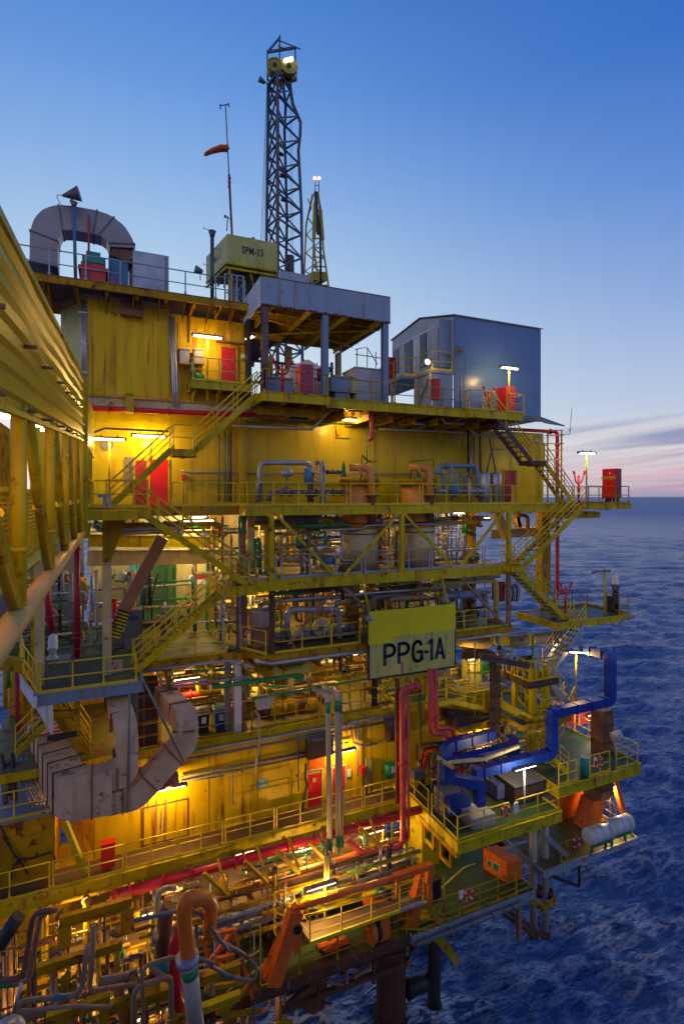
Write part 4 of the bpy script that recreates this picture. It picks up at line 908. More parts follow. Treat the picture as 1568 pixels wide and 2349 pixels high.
for y in (25.2, 26.8, 28.5, 31.5): mb.bar(V(16.3 if y < 27 else 15.7, y, ZA), V(16.3 if y < 27 else 15.7, y, 6.84), .12)
mb.bar(V(16.28, 25.3, 6.7), V(16.28, 26.8, ZA + .5), .07).bar(V(15.68, 28.5, 6.7), V(15.68, 31.4, ZA + .5), .08); mb.part('support_post', GRY2, t)
railing([V(17.7, 25.1, 7.0), V(16.35, 25.1, 7.0), V(16.35, 26.8, 7.0), V(15.65, 27.0, 7.0), V(15.65, 31.8, 7.0)], 'yellow railing of the balcony on the blue grey building')
extinguisher_box(15.85, 29.2, 7.1, 'red cabinet on the balcony of the blue grey building', w=.5, h=1.5)
q = A(4, 348, 575, 24.2); extinguisher_box(q.x - .22, 24.0, ZA + .55, 'tall red extinguisher cabinet behind the railing left of the blue grey building', w=.42, h=1.05)
q = A(4, 305, 335, 25.0); t = thing('floodlight', 'lit floodlight at the balcony corner of the blue grey building', 'floodlight', q)
MB().cyl(q + V(.25, 0, .05), q + V(-.05, -.08, -.1), .08, .17).part('lamp_head', GREYD, t); MB().cyl(q + V(-.05, -.08, -.1), q + V(-.065, -.085, -.11), .15, .15).part('lens', TUBE, t); MB().tube([q, q + V(.4, .1, .1)], .025, 5).part('bracket', GREYD, t); light(t, q + V(-.15, -.3, -.25), 45, WARM)
q = A(4, 480, 285, 24.9); t = thing('loudspeaker', 'grey horn loudspeaker on a post before the blue grey building', 'loudspeaker', V(q.x, 24.6, ZA))
MB().tube([V(q.x, 24.6, ZA), V(q.x, 24.6, q.z)], .06, 8).part('post', BLUEW, t); MB().cyl(q + V(-.25, -.3, .05), q + V(.3, -.35, 0), .22, .05).part('horn', GREYD, t)
MB().tube([q + V(.2, -.3, 0), q + V(.32, -.3, -.3), q + V(.28, -.3, -2.1)], .014, 4).tube([q + V(.1, -.3, 0), q + V(-.05, -.3, -.6), q + V(.2, -.3, -1.3), q + V(.22, -.3, -2.2)], .012, 4).part('cable', DARK, t)
hydrant(V(A(4, 668, 610, 24.2).x, 24.2, ZA), 'red fire monitor next to the red locker before the blue grey building', h=1.35, s=.9)
a = A(4, 775, 630, 24.2); b = A(4, 828, 492, 24.2); yb = AX(4, 718, 600, a.x).y; t = thing('hose_locker', 'large red hose locker behind the upper lamp post on the right', 'locker', V(a.x, 24.2, ZA))
MB().box(a.x, b.x, 24.2, yb, ZA + .1, b.z).box(a.x + .1, b.x - .1, 24.3, yb - .1, ZA, ZA + .1).part('body', REDL, t)
for q0, q1 in ((24.22, (24.2 + yb) / 2 - .01), ((24.2 + yb) / 2 + .01, yb - .02)): MB().box(a.x - .03, a.x - .004, q0, q1, ZA + .14, b.z - .03).part('door', RED, t)
lamp(A(4, 790, 380, 23.4), 'lit strip lamp on a post in front of the blue grey building', L=1.25, e=330, mount='pole', h=2.7)
# awning below the building
a0 = A(4, 862, 632, 24.9); MB().hexa([V(a0.x, 24.6, 4.72), V(23.7, 24.6, 4.72), V(24.1, 23.2, 4.05), V(a0.x + .2, 23.2, 4.15), V(a0.x, 24.6, 4.78), V(23.7, 24.6, 4.78), V(24.15, 23.2, 4.11), V(a0.x + .2, 23.2, 4.21)]).thing('awning', GREYD, 'grey sloping sheet awning below the blue grey building', 'awning')
# ============================================================ LEVEL A-B : long yellow wall
t = thing('mid_module', 'long yellow module wall between the upper deck and the process walkway', 'module', V(-.9, 27, ZB))
wall_y(-3.2, 26.2, 27.0, ZB, ZA - .45, YWET, t, th=.3)
MB().box(6.0, 6.3, 26.6, 27.0, ZB, ZA - .5).box(-.9, 6.0, 26.8, 27.0, ZB + 3.9, ZA - .46).part('wall_step', YWET, t)
MB().box(25.9, 26.2, 27.3, 33, ZB, ZA - .45).part('right_wall', YWET, t)
door(t, A(5, 890, 600, 27).x, 27.0, ZB, w=.82, h=2.2, m=RED)
door(t, A(5, 803, 600, 27).x, 27.0, ZB, w=.5, h=2.15, m=DKRED)
MB().box(A(5, 740, 500, 27).x, A(5, 795, 500, 27).x, 26.94, 26.99, ZB + .7, ZB + 2.3).part('window', GREYD, t)
door(t, A(4, 757, 1000, 27).x, 27.0, ZB, w=.95, h=2.1, m=DKRED)
for (k, x0, y0, x1, y1) in ((6, 682, 195, 773, 268), (6, 1405, 238, 1462, 292)):
    a = A(k, x0, y1, 26.9); b = A(k, x1, y0, 26.9); d = MB().box(a.x, b.x, 26.86, 26.99, a.z, b.z).part('access_panel', YEL, t); MB().box(a.x - .03, b.x + .03, 26.83, 26.87, b.z, b.z + .04).part('panel_lip', YEL, d)
q = A(5, 635, 315, 26.9); MB().cyl(q, q - V(0, .12, 0), .25, n=16).part('round_vent', GREYD, t)
q = A(5, 1090, 505, 26.9); MB().box(q.x - .08, q.x + .1, 26.8, 26.99, q.z - .1, q.z + .12).part('alarm_box', RED, t); MB().tube([q - V(0, 0, .1), V(q.x, 26.95, ZB + .1)], .02, 5).part('alarm_conduit', GREYD, t)
# vertical services on the wall
for i, (k, x, y0, y1, r, m_) in enumerate(((5, 1300, 220, 650, .045, GREYD), (5, 1335, 230, 650, .04, TURQ), (5, 1358, 250, 650, .05, GREYD), (5, 1372, 230, 650, .035, DARK), (4, 545, 770, 1000, .06, DARK), (4, 562, 840, 1050, .08, GREY), (4, 617, 700, 1000, .09, GREYD), (4, 580, 790, 1020, .04, GREYD))):
    a = A(k, x, y0, 26.7); b = A(k, x, y1, 26.7); o = MB().tube([a, V(a.x, 26.7, max(b.z, ZB))], r, 6).thing('wall_conduit', m_, None, 'conduit', 'conduits running down the long yellow wall')
    ordinal('vertical service conduit fixed to the long yellow wall', [], '') ; ORD.pop(); globals().setdefault('WC', []).append(o)
ordinal('vertical conduit fixed to the long yellow wall above the walkway', WC)
MB().tube([A(4, 690, 860, 26), A(4, 655, 1000, 26)], .05, 5).tube([A(4, 672, 800, 26), A(4, 710, 1000, 26)], .05, 5).bar(A(4, 690, 868, 26), A(4, 770, 862, 26), .06).thing('wall_bracket', GREYD, 'grey A shaped bracket on the wall left of the small dark red door', 'bracket')
# conduit trays under deck A
TR = 24.3
pipe([A(3, 0, 1218, TR), A(3, 600, 1247, TR), A(3, 745, 1097, TR), A(3, 1550, 1140, TR)], .06, GALV, 'galvanised cable tray stepping up under the cabinet deck', rad=.05, n=4, name='cable_tray', cat='cable tray')
pipe([A(4, 0, 640, TR), A(4, 375, 660, TR), A(4, 410, 708, TR), A(4, 520, 714, TR), A(4, 520, 680, TR)], .06, GALV, 'galvanised cable tray stepping down before the blue grey building', rad=.05, n=4, name='cable_tray', cat='cable tray')
pipe([A(4, 20, 742, 25), A(4, 530, 765, 25)], .05, GREY, 'straight grey conduit below the stepped trays', n=6, name='conduit', cat='conduit')
pipe([A(4, 530, 725, 25), A(4, 600, 780, 25), A(4, 760, 795, 25), A(4, 900, 880, 25)], .07, GREY, 'grey conduit bending down behind the right hand stairs', n=6, name='conduit', cat='conduit')
pipe([A(5, 560, 240, 25.5), A(5, 620, 215, 25.5), A(5, 1000, 235, 25.5)], .05, GREYD, 'grey conduit above the two lit doors on the left', n=6, name='conduit', cat='conduit')
pipe([A(5, 1075, 465, 26.8), A(5, 1110, 478, 26.8), A(5, 1540, 482, 26.8)], .06, GREY, 'horizontal grey conduit on the wall right of the red door', n=6, name='conduit', cat='conduit')
pipe([A(6, 0, 515, 26.7), A(6, 840, 525, 26.7), A(6, 1240, 527, 26.7)], .05, GREY, 'long thin conduit across the long yellow wall behind the vessels', n=6, name='conduit', cat='conduit')
pipe([A(3, 100, 1175, 25.2), A(3, 940, 1210, 25.2)], .05, GRN, 'green pipe under the canopy deck above the lit wall', n=6)
pipe([A(3, 90, 1160, 25.6), A(3, 700, 1165, 25.6)], .11, GREYD, 'thick dull pipe under the canopy deck', n=8)
pipe([A(3, 1050, 1080, 24.0), A(3, 1055, 1320, 24.0), V(A(3, 1055, 1320, 24.0).x, 24.4, A(3, 1055, 1320, 24).z)], .10, REDL, 'short rusty hanger pipe below the cabinet deck', n=8)
pipe([A(6, 900, 210, 26.5), A(6, 905, 440, 26.5)], .03, TURQ, 'thin turquoise tube dropping down the wall to the left vessel', n=6)
pipe([A(6, 905, 440, 26.0), A(6, 870, 390, 26.0), A(6, 860, 500, 26)], .025, DARK, 'thin dark bracket arm above the left vessel', n=5, name='bracket_arm', cat='bracket')
UB = []
for i in range(11):
    x = 6.5 + i * 1.35; UB.append(MB().ibeam(V(x, 24, ZA - .62), V(x, 27, ZA - .62), .35, .18).thing('under_beam', YBEAM, None, 'beam', 'beams under the upper deck'))
ordinal('rusty yellow cross beam under the upper deck', UB)
MB().ibeam(V(6.2, 24.1, ZA - .6), V(9.6, 24.1, ZA - .6), .4, .2).thing('under_girder', YBEAM, 'rusty girder under the canopy deck edge', 'girder')
# lamps of that level
lamp(A(5, 650, 280, 25.4), 'lit strip lamp nearest the bridge at the left doors', L=1.3, e=300, mount='pole', h=3.2)
lamp(A(5, 885, 262, 26.2), 'lit strip lamp over the left red doors on the yellow wall', L=1.5, e=360, mount='wall', h=.7)
lamp(A(3, 860, 1172, 25.4), 'lit strip lamp under the canopy deck over the square panel', L=1.35, e=260, mount='ceiling', h=.3)
lamp(A(3, 1380, 1205, 25.0), 'unlit strip lamp under the cabinet deck', L=1.35, e=0, lit=False, mount='ceiling', h=.3)
# right end: fire pipe, antenna, frame
x = A(4, 1075, 780, 25.4).x
pipe([A(4, 640, 735, 25.6), A(4, 1075, 760, 25.6), V(A(4, 1075, 760, 25.6).x, 25.6, -6.3), V(A(4, 1075, 760, 25.6).x - .55, 25.6, -7.0)], .11, RED, 'tall red fire pipe down the right end of the platform', flanges=(.9, 1.08, 1.3, 1.6, 1.85), n=10)
t = thing('end_frame', 'tall rusty pipe frame at the right end of the long yellow module', 'frame', V(25.2, 25.2, ZB))
for px in (1018, 1100): p = A(4, px, 900, 25.3); MB().bar(V(p.x, 25.3, ZB), V(p.x, 25.3, A(4, px, 700 + 55, 25.3).z), .07).part('post', YBEAM, t)
for py in (750, 780, 830, 868, 925): p, q = A(4, 1010, py, 25.3), A(4, 1110, py, 25.3); MB().bar(p, q, .06).part('rail', YBEAM, t)
q = A(4, 1105, 775, 25.2); q2 = A(4, 1148, 775, 25.2); MB().tube([q, q2, A(4, 1152, 740, 25.2)], .02, 5).tube([A(4, 1145, 760, 25.2), A(4, 1152, 735, 25.2), A(4, 1162, 615, 25.2)], .016, 5).tube([A(4, 1130, 742, 25.2), A(4, 1166, 742, 25.2)], .012, 4).thing('antenna', DARK, 'thin whip antenna on an arm right of the sloping awning', 'antenna')
MB().box(A(4, 935, 820, 25).x, A(4, 958, 820, 25).x, 24.8, 25.1, A(4, 935, 825, 25).z, A(4, 935, 802, 25).z).thing('small_box', GRY2, 'small grey box on the rails beside the right stairs landing', 'box')
# ============================================================ DECK B
deck('walkway_deck', -1.2, 1.45, 21.9, 27, ZB, 'left landing deck where the bridge meets the platform', edge=YEL, th=.42, beams=.9)
deck('walkway_deck', 1.5, 5.5, 24.6, 27, ZB - .02, 'narrow deck in front of the two lit left doors', edge=YBEAM, th=.38, beams=.7)
deck('process_deck', 5.55, 20.75, 23.5, 38, ZB, 'long process walkway carrying the two orange vessels', edge=YEL, th=.42, beams=1.5, edges='flr')
deck('walkway_deck', 20.8, 26.0, 23.7, 30, ZB - .03, 'deck in front of the small dark red door on the right', edge=YEL, th=.45, beams=1.2)
deck('walkway_deck', 26.05, 29.6, 23.2, 25.6, ZB, 'cantilevered deck carrying the red cabinet at the far right', edge=YEL, th=.32, beams=1.2)
MB().box(24.6, 27.4, 23.6, 25.4, ZB - .85, ZB - .48).thing('deck_bracket', YBEAM, 'rusty box beam under the far right deck', 'beam')
railing([V(5.65, 26.6, ZB), V(5.65, 23.6, ZB), V(10.5, 23.6, ZB)], 'railing of the process walkway left of the vessels')
railing([V(10.7, 23.6, ZB), V(14.6, 23.6, ZB)], 'railing of the process walkway between the two vessels')
railing([V(14.8, 23.6, ZB), V(20.6, 23.6, ZB)], 'railing of the process walkway in front of the blue pipes')
railing([V(20.7, 23.6, ZB), V(20.7, 26.4, ZB)], 'railing across the walkway left of the dark red door')
railing([V(21.0, 23.8, ZB), V(24.2, 23.8, ZB)], 'railing before the yellow wall at the foot of the right stairs')
railing([V(26.1, 23.3, ZB), V(29.5, 23.3, ZB), V(29.5, 25.5, ZB), V(26.0, 25.5, ZB)], 'railing around the far right deck with the red cabinet', m=YBEAM)
railing([V(2.55, 24.7, ZB), V(5.5, 24.7, ZB)], 'railing of the narrow deck before the red left door')
railing([V(-.6, 23.55, ZB), V(.95, 23.55, ZB)], 'railing beside the foot of the upper left stairs')
railing([V(-.1, 22.0, ZB), V(1.35, 22.0, ZB)], 'railing at the front of the bridge landing')
hydrant(V(A(4, 1217, 1150, 24.2).x, 24.4, ZB), 'red fire monitor left of the far right lamp post', h=1.75)
lamp(A(4, 1250, 886, 23.6), 'lit strip lamp on a dark post at the far right deck', L=1.35, e=300, mount='pole', h=3.35, ml=YBEAM)
c0 = A(4, 1420, 1130, 23.65); c1 = A(4, 1456, 978, 23.65); xf = c0.x; yb = AX(4, 1343, 1000, xf).y; zt_ = c1.z
t = thing('fire_cabinet', 'big red double door cabinet with cream lettering at the far right end', 'cabinet', V(xf, 23.65, ZB))
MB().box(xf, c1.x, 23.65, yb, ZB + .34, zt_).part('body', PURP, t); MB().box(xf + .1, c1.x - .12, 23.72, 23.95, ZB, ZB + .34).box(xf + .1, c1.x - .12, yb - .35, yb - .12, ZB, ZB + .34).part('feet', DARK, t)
ym = (23.65 + yb) / 2
for q0, q1 in ((23.67, ym - .01), (ym + .01, yb - .02)):
    d = MB().box(xf - .03, xf - .004, q0, q1, ZB + .38, zt_ - .02).part('door', RED, t); MB().box(xf - .06, xf - .03, ym - .05 if q0 < ym else ym + .03, ym - .03 if q0 < ym else ym + .05, ZB + 1.15, ZB + 1.35).part('handle', DARK, d)
text_mesh('ABRIGO DE INCENDIO', .26, V(xf - .036, ym, ZB + (zt_ - ZB) * .74), V(0, -1, 0), V(0, 0, 1), YPALE, t, xs=.42 * (yb - 23.65), bold=.03)
MB().box(xf - .036, xf - .031, ym - .12, ym - .03, zt_ - .35, zt_ - .2).part('label', PAPER, t)
q = A(4, 1100, 1140, 23.9)
# ---------------- vessels
def vessel(px, lab, x_off=0):
    top = A(6, px, 575, 24.9); r = .92; t = thing('vessel', lab, 'vessel', V(top.x, 24.9, ZC))
    MB().cyl(V(top.x, 24.9, ZB - 1.2), V(top.x, 24.9, top.z - .28), r * .97, n=28).part('upper_shell', OPIPE, t)
    MB().cyl(V(top.x, 24.9, ZC + .05), V(top.x, 24.9, ZB - 1.2), r, n=28).part('lower_shell', DUCTM if 0 else CREAM, t)
    MB().cyl(V(top.x, 24.9, top.z - .28), V(top.x, 24.9, top.z - .10), r * 1.12, n=28).cyl(V(top.x, 24.9, top.z - .09), V(top.x, 24.9, top.z + .04), r * 1.12, n=28).part('top_flange', YBEAM, t)
    mb = MB()
    for k in range(22): an = 2 * PI * k / 22; p = V(top.x + r * 1.04 * math.cos(an), 24.9 + r * 1.04 * math.sin(an), top.z - .1); mb.cyl(p, p + V(0, 0, .2), .03, n=6)
    mb.part('bolt_ring', RUSTM, t); mb = MB()
    for k in range(22):
        an = 2 * PI * k / 22; c_, s_ = math.cos(an), math.sin(an); p = V(top.x + r * 1.0 * c_, 24.9 + r * 1.0 * s_, ZC); mb.prism([p, p + V(.2 * c_, .2 * s_, 0), p + V(.02 * c_, .02 * s_, .34)], V(-.03 * s_, .03 * c_, 0))
    mb.part('skirt_gusset', GREYD, t)
    mb = MB()
    for z in (ZC + 1.9, ZB - .9): mb.ring(V(top.x, 24.9, z), r + .02, .025, 28, 5)
    mb.part('band', DARK, t)
    x1 = A(6, px + 88, 600, 23.75).x; zt_ = A(6, px, 480, 23.75).z
    pa = [V(x1 - 1.05, 24.1, zt_), V(x1, 23.85, zt_), V(x1, 23.75, ZB - .25)]
    MB().tube(arc_path(pa, .45, 8), .19, 14).part('vent_bend', OPIPE, t); MB().tube([V(x1 - .1, 23.8, zt_ - .75), V(x1 - .7, 23.9, zt_ - .05)], .06, 6).part('vent_strut', OPIPE, t)
    MB().cyl(V(x1, 23.75, ZB - .85), V(x1, 23.75, ZB + .5), .2, n=12).box(x1 - .3, x1 + .3, 23.55, 23.9, ZB + .45, ZB + .52).part('vent_tail', RUSTM, t)
    return t
vessel(850, 'left orange vessel with a bent vent pipe standing through the walkway'); vessel(1265, 'right orange vessel with a bent vent pipe standing through the walkway')
mb = MB().tube([A(6, 1205, 440, 24.5), A(6, 1375, 425, 24.5), A(6, 1378, 480, 24.5)], .025, 5).tube([A(6, 1225, 445, 24.5), A(6, 1212, 560, 24.5)], .02, 5).thing('swing_hoist', DARK, 'thin bent lifting arm over the right vessel', 'lifting arm')
mb = MB().tube([A(6, 870, 390, 24.3), A(6, 855, 720, 24.3)], .03, 5).tube([A(6, 872, 395, 24.3), A(6, 930, 445, 24.3), A(6, 968, 438, 24.3)], .025, 5).tube([A(6, 880, 460, 24.3), A(6, 935, 430, 24.3)], .02, 5).thing('swing_hoist', DARK, 'thin crossed lifting arm over the left vessel', 'lifting arm')
# ---------------- skid piping on deck B (grey, left) and blue (right)
def W(k, pts, Y): return [A(k, x, y, Y if not isinstance(Y, (list, tuple)) else Y[i]) for i, (x, y) in enumerate(pts)]
pipe(W(6, [(140, 720), (140, 445), (505, 448), (505, 560)], 25.2), .13, GREY, 'large grey pipe loop on the left end of the process walkway', rad=.4, n=12, flanges=(.05, 2.6))
pipe(W(6, [(125, 730), (125, 590), (160, 590)], 25.0), .10, GALV, 'short pale pipe stub at the left end of the process walkway')
pipe(W(6, [(205, 720), (205, 660), (770, 660)], 24.6), .13, GREYD, 'thick dark header pipe low on the walkway left of the left vessel', flanges=(1.15, 1.25, 1.5, 1.58, 1.8, 1.92), rad=.3)
pipe(W(6, [(500, 500), (500, 730)], 24.9), .16, GREYD, 'thick dark vertical spool on the walkway', flanges=(.1, .35, .8))
pipe(W(6, [(600, 455), (600, 740)], 24.5), .06, GALV, 'pale vertical support tube on the walkway', n=6)
pipe(W(6, [(575, 440), (575, 740)], 24.3), .07, GREY, 'grey vertical tube with blue gauge on the walkway', n=6)
pipe(W(6, [(600, 512), (720, 515)], 24.8), .08, GREYD, 'dark short pipe to the green relief valve', flanges=(.2, .5, .8))
pipe(W(6, [(630, 660), (600, 740)], 24.3), .05, GALV, 'slanting pale drain pipe', n=6)
pipe(W(6, [(540, 450), (540, 560), (600, 560)], 24.4), .03, GREY, 'thin instrument tube with a round gauge', n=6)
def relief(k, x, y0, y1, Y, lab, m=None):
    a = A(k, x, y1, Y); b = A(k, x, y0, Y); t = thing('relief_valve', lab, 'valve', a)
    MB().lathe(a, [(.11, 0), (.13, .1), (.09, .25), (.09, (b - a).length * .7), (.05, (b - a).length * .75), (.04, (b - a).length)], 10).part('valve_body', m or GRN, t)
    MB().cyl(a - V(0, 0, .05), a + V(0, 0, .02), .17, n=12).part('flange', GREYD, t); return t
relief(6, 737, 440, 540, 24.5, 'slim green relief valve left of the left vessel'); relief(6, 1268, 500, 545, 24.7, 'short green valve head on top of the right vessel')
relief(6, 588, 435, 500, 24.6, 'small green valve at the middle of the walkway skid'); relief(6, 412, 925, 1030, 24.5, 'green relief valve behind the left diagonal brace'); relief(6, 607, 935, 1030, 24.8, 'green relief valve behind the middle tray')
def ctrl_valve(c, s, lab, m=GREY, m2=None):
    t = thing('control_valve', lab, 'valve', c)
    MB().lathe(c + V(0, 0, .45 * s), [(.05, 0), (.06, .1 * s), (.24 * s, .18 * s), (.27 * s, .25 * s), (.26 * s, .32 * s), (.15 * s, .42 * s), (.03, .5 * s)], 14).part('actuator', m, t)
    MB().tube([c - V(.2 * s, 0, 0), c + V(.2 * s, 0, 0)], .11 * s, 8).tube([c, c + V(0, 0, .5 * s)], .05 * s, 6).cyl(c - V(.24 * s, 0, 0), c - V(.19 * s, 0, 0), .15 * s).cyl(c + V(.19 * s, 0, 0), c + V(.24 * s, 0, 0), .15 * s).part('valve_body', m2 or GREYD, t); return t
ctrl_valve(A(6, 332, 655, 24.4), 1.25, 'grey control valve with a round actuator on the walkway header', GREY)
q = A(6, 480, 600, 24.25); MB().cyl(q, q + V(0, 0, .75), .17, n=14).thing('gauge_cylinder', SKYB, 'blue cylinder on the walkway skid', 'cylinder')
for i, (k, x, y, lab) in enumerate(((6, 548, 447, 'round dial gauge above the grey walkway skid'), (6, 548, 595, 'round dial gauge low on the grey walkway skid'), (6, 1478, 465, 'round dial gauge on the blue pipe loop'))):
    q = A(k, x, y, 24.2); MB().cyl(q, q - V(0, .06, 0), .11, n=16).tube([q, q - V(0, 0, .35)], .015, 4).thing('dial_gauge', GREYD, lab, 'gauge')
BL = BLUEW
pipe(W(4, [(372, 1010), (372, 962), (590, 962), (602, 1010), (602, 1150)], 25.0), .14, BL, 'large blue grey pipe loop right of the right vessel', rad=.35, n=12, flanges=(1.2, 3.5))
pipe(W(4, [(345, 1000), (395, 1000), (400, 1060), (400, 1110)], 24.6), .11, BL, 'blue grey elbow pipe beside the right vessel', rad=.3)
pipe(W(4, [(345, 1110), (575, 1112), (645, 1112), (645, 1160)], 24.6), .14, GREY, 'thick grey header pipe low on the right walkway skid', rad=.3, flanges=(.3, .5, .9, 1.3))
pipe(W(4, [(448, 938), (448, 1170)], 24.3), .09, BL, 'blue grey vertical tube before the pipe loop', n=8)
pipe(W(4, [(550, 1040), (550, 1170)], 24.2), .10, GALV, 'pale vertical tube right on the walkway skid', n=8)
pipe(W(4, [(462, 1060), (462, 1150)], 24.5), .19, SKYB, 'blue drum on the right walkway skid', n=12)
for i, px in enumerate((483, 502, 520, 537)):
    pipe(W(4, [(px, 1000 + 12 * (i % 3)), (px + 4, 1060), (px - 3, 1130)], 24.5), .04, (GREY, BL, GREYD, SKYB)[i], ('short grey', 'short pale blue', 'short dark', 'short bright blue')[i] + ' riser in the right walkway skid', n=6, flanges=(.3, .7, 1.5))
pipe(W(4, [(400, 1010), (540, 1000), (545, 1030)], 24.6), .05, BL, 'thin blue grey cross pipe in the right walkway skid', flanges=(.3, .6), n=6)
for px, l_ in ((640, 'left'), (707, 'right')):
    q = A(4, px, 1150, 25.6); t = thing('tank_bottle', f'{l_} one of two mottled grey tanks beside the dark red door', 'tank', V(q.x, 25.6, ZB))
    MB().lathe(V(q.x, 25.6, ZB + .2), [(.3, 0), (.36, .05), (.36, 1.55), (.28, 1.65), (.1, 1.7)], 16).part('shell', GALV, t); MB().box(q.x - .3, q.x + .3, 25.4, 25.8, ZB, ZB + .2).part('stand', GREYD, t)
# ============================================================ DECK C and truss between B and C
deck('mid_deck', 5.7, 14.3, 23.5, 36, ZC, 'middle deck bay behind the lower walkway railing, left half', m=ODECK, edge=YEL, th=.5, beams=1.6, edges='flr')
deck('mid_deck', 14.35, 20.3, 23.5, 34, ZC - .02, 'middle deck bay at the foot of the right vessel', m=ODECK, edge=YEL, th=.5, beams=1.5, edges='flr')
deck('landing_deck', 5.0 - .6, 5.65, 22.2, 24.2, ZC, 'small landing between the two lower left stairs', m=GRATE, edge=YEL, th=.38, beams=.6)
railing([V(5.75, 23.6, ZC), V(6.95, 23.6, ZC)], 'short railing left of the first post of the middle deck', m=GREY)
railing([V(7.25, 23.6, ZC), V(11.3, 23.6, ZC)], 'grey railing of the middle deck left of the left vessel', m=GREY)
railing([V(11.5, 23.6, ZC), V(15.2, 23.6, ZC)], 'grey railing of the middle deck before the left vessel', m=GREY)
railing([V(15.35, 23.6, ZC), V(18.6, 23.6, ZC)], 'pale railing of the middle deck before the right vessel', m=GALV)
railing([V(18.75, 23.6, ZC), V(20.2, 23.6, ZC)], 'railing of the middle deck at its right end', m=GREY)
railing([V(5.7, 22.3, ZC), V(5.7, 23.5, ZC)], 'short cross railing at the left landing', m=YBEAM)
TX = [A(6, 222, 780, 23.45).x, A(6, 1148, 800, 23.45).x, A(17, 437, 700, 23.45).x]
TP = []
for x in TX: TP.append(MB().ibeam(V(x, 23.42, ZC + .01), V(x, 23.42, ZB - .44), .22, .2, .02, up=V(0, 1, 0)).thing('truss_post', YEL, None, 'post', 'yellow posts between the walkways'))
ordinal('yellow post standing between the process walkway and the middle deck', TP)
for p, q, l_ in (((250, 805), (668, 1250), 'yellow diagonal brace falling right from the first yellow post'), ((1130, 808), (740, 1255), 'yellow diagonal brace falling left from the second yellow post'), ((1165, 808), (1515, 1190), 'yellow diagonal brace falling right from the second yellow post')):
    MB().bar(A(6, *p, 23.4), A(6, *q, 23.4), .12).thing('diagonal_brace', YEL, l_, 'brace')
MB().bar(A(17, 420, 700, 23.4), A(17, 140, 1060, 23.4), .12).thing('diagonal_brace', YEL, 'yellow diagonal brace falling left from the third yellow post', 'brace')
# ============================================================ DECK D
deck('low_deck', 6.1, 13.3, 23.5, 36, ZD, 'lower process deck behind the big PPG-1A sign, left half', m=ODECK, edge=YBEAM, th=.35, beams=1.6, edges='fblr')
deck('low_deck', 13.35, 20.6, 23.5, 33, ZD - .02, 'lower process deck right of the big PPG-1A sign', m=ODECK, edge=YBEAM, th=.35, beams=1.6, edges='fblr')
deck('left_low_deck', 1.2, 6.05, 24.6, 36, ZD, 'dark deck with pumps below the middle left stairs', m=ODECK, edge=YBEAM, th=.35, beams=1.2)
railing([V(6.75, 23.6, ZD), V(11.2, 23.6, ZD)], 'railing of the lower process deck left of the PPG-1A sign')
railing([V(4.9, 26.4, ZD), V(6.5, 23.6, ZD)], 'slanting railing at the left corner of the lower process deck')
railing([V(15.9, 23.6, ZD), V(20.3, 23.6, ZD)], 'railing of the lower process deck right of the PPG-1A sign')
railing([V(2.2, 24.7, ZD), V(4.9, 24.7, ZD)], 'yellow railing of the dark deck behind the lower left stairs')
pipe([V(5.9, 23.3, ZD - .1), V(6.6, 23.2, ZD - .28), V(14.0, 23.2, ZD - .28)], .09, GALV, 'long galvanised tray along the edge of the lower process deck', n=4, name='cable_tray', cat='cable tray')
pipe([V(15.7, 23.2, ZD - .3), V(21.2, 23.2, ZD - .3)], .09, GALV, 'galvanised tray right of the sign', n=4, name='cable_tray', cat='cable tray')
pipe([V(1.3, 24.4, ZD - .3), V(5.1, 24.4, ZD - .3), V(5.9, 23.4, ZD - .45)], .08, GREY, 'grey tray under the dark left deck', n=4, name='cable_tray', cat='cable tray')
CP = []
for px, k, m_ in ((228, 6, RUSTM), (545, 7, BRACE)):
    x = A(k, px, 1400 if k == 6 else 900, 23.6).x; CP.append(MB().bar(V(x, 23.62, ZD - .3), V(x, 23.62, ZC - .5), .2, up=V(0, 1, 0)).thing('deck_column', m_, None, 'column', 'rusty posts below the middle deck'))
ordinal('rusty post between the lower process deck and the middle deck', CP)
for k, p, q, l_ in ((6, (670, 1355), (345, 1740), 'rust brown diagonal strut above the lower process railing'), (6, (750, 1345), (920, 1500), 'rust brown strut running down to the corner of the PPG-1A sign'), (7, (210, 845), (520, 1190), 'rust brown diagonal strut right of the PPG-1A sign')):
    MB().bar(A(k, *p, 23.3), A(k, *q, 23.3), .11).thing('diagonal_strut', BRACE, l_, 'strut')
for k, p, q, l_ in ((6, (865, 1285), (925, 1510), 'yellow hanger from the middle deck to the left top corner of the sign'), (6, (1435, 1265), (1480, 1450), 'yellow hanger from the middle deck to the right top of the sign')):
    MB().bar(A(k, *p, 23.2), A(k, *q, 22.9), .14, .06).thing('sign_hanger', YEL, l_, 'hanger')
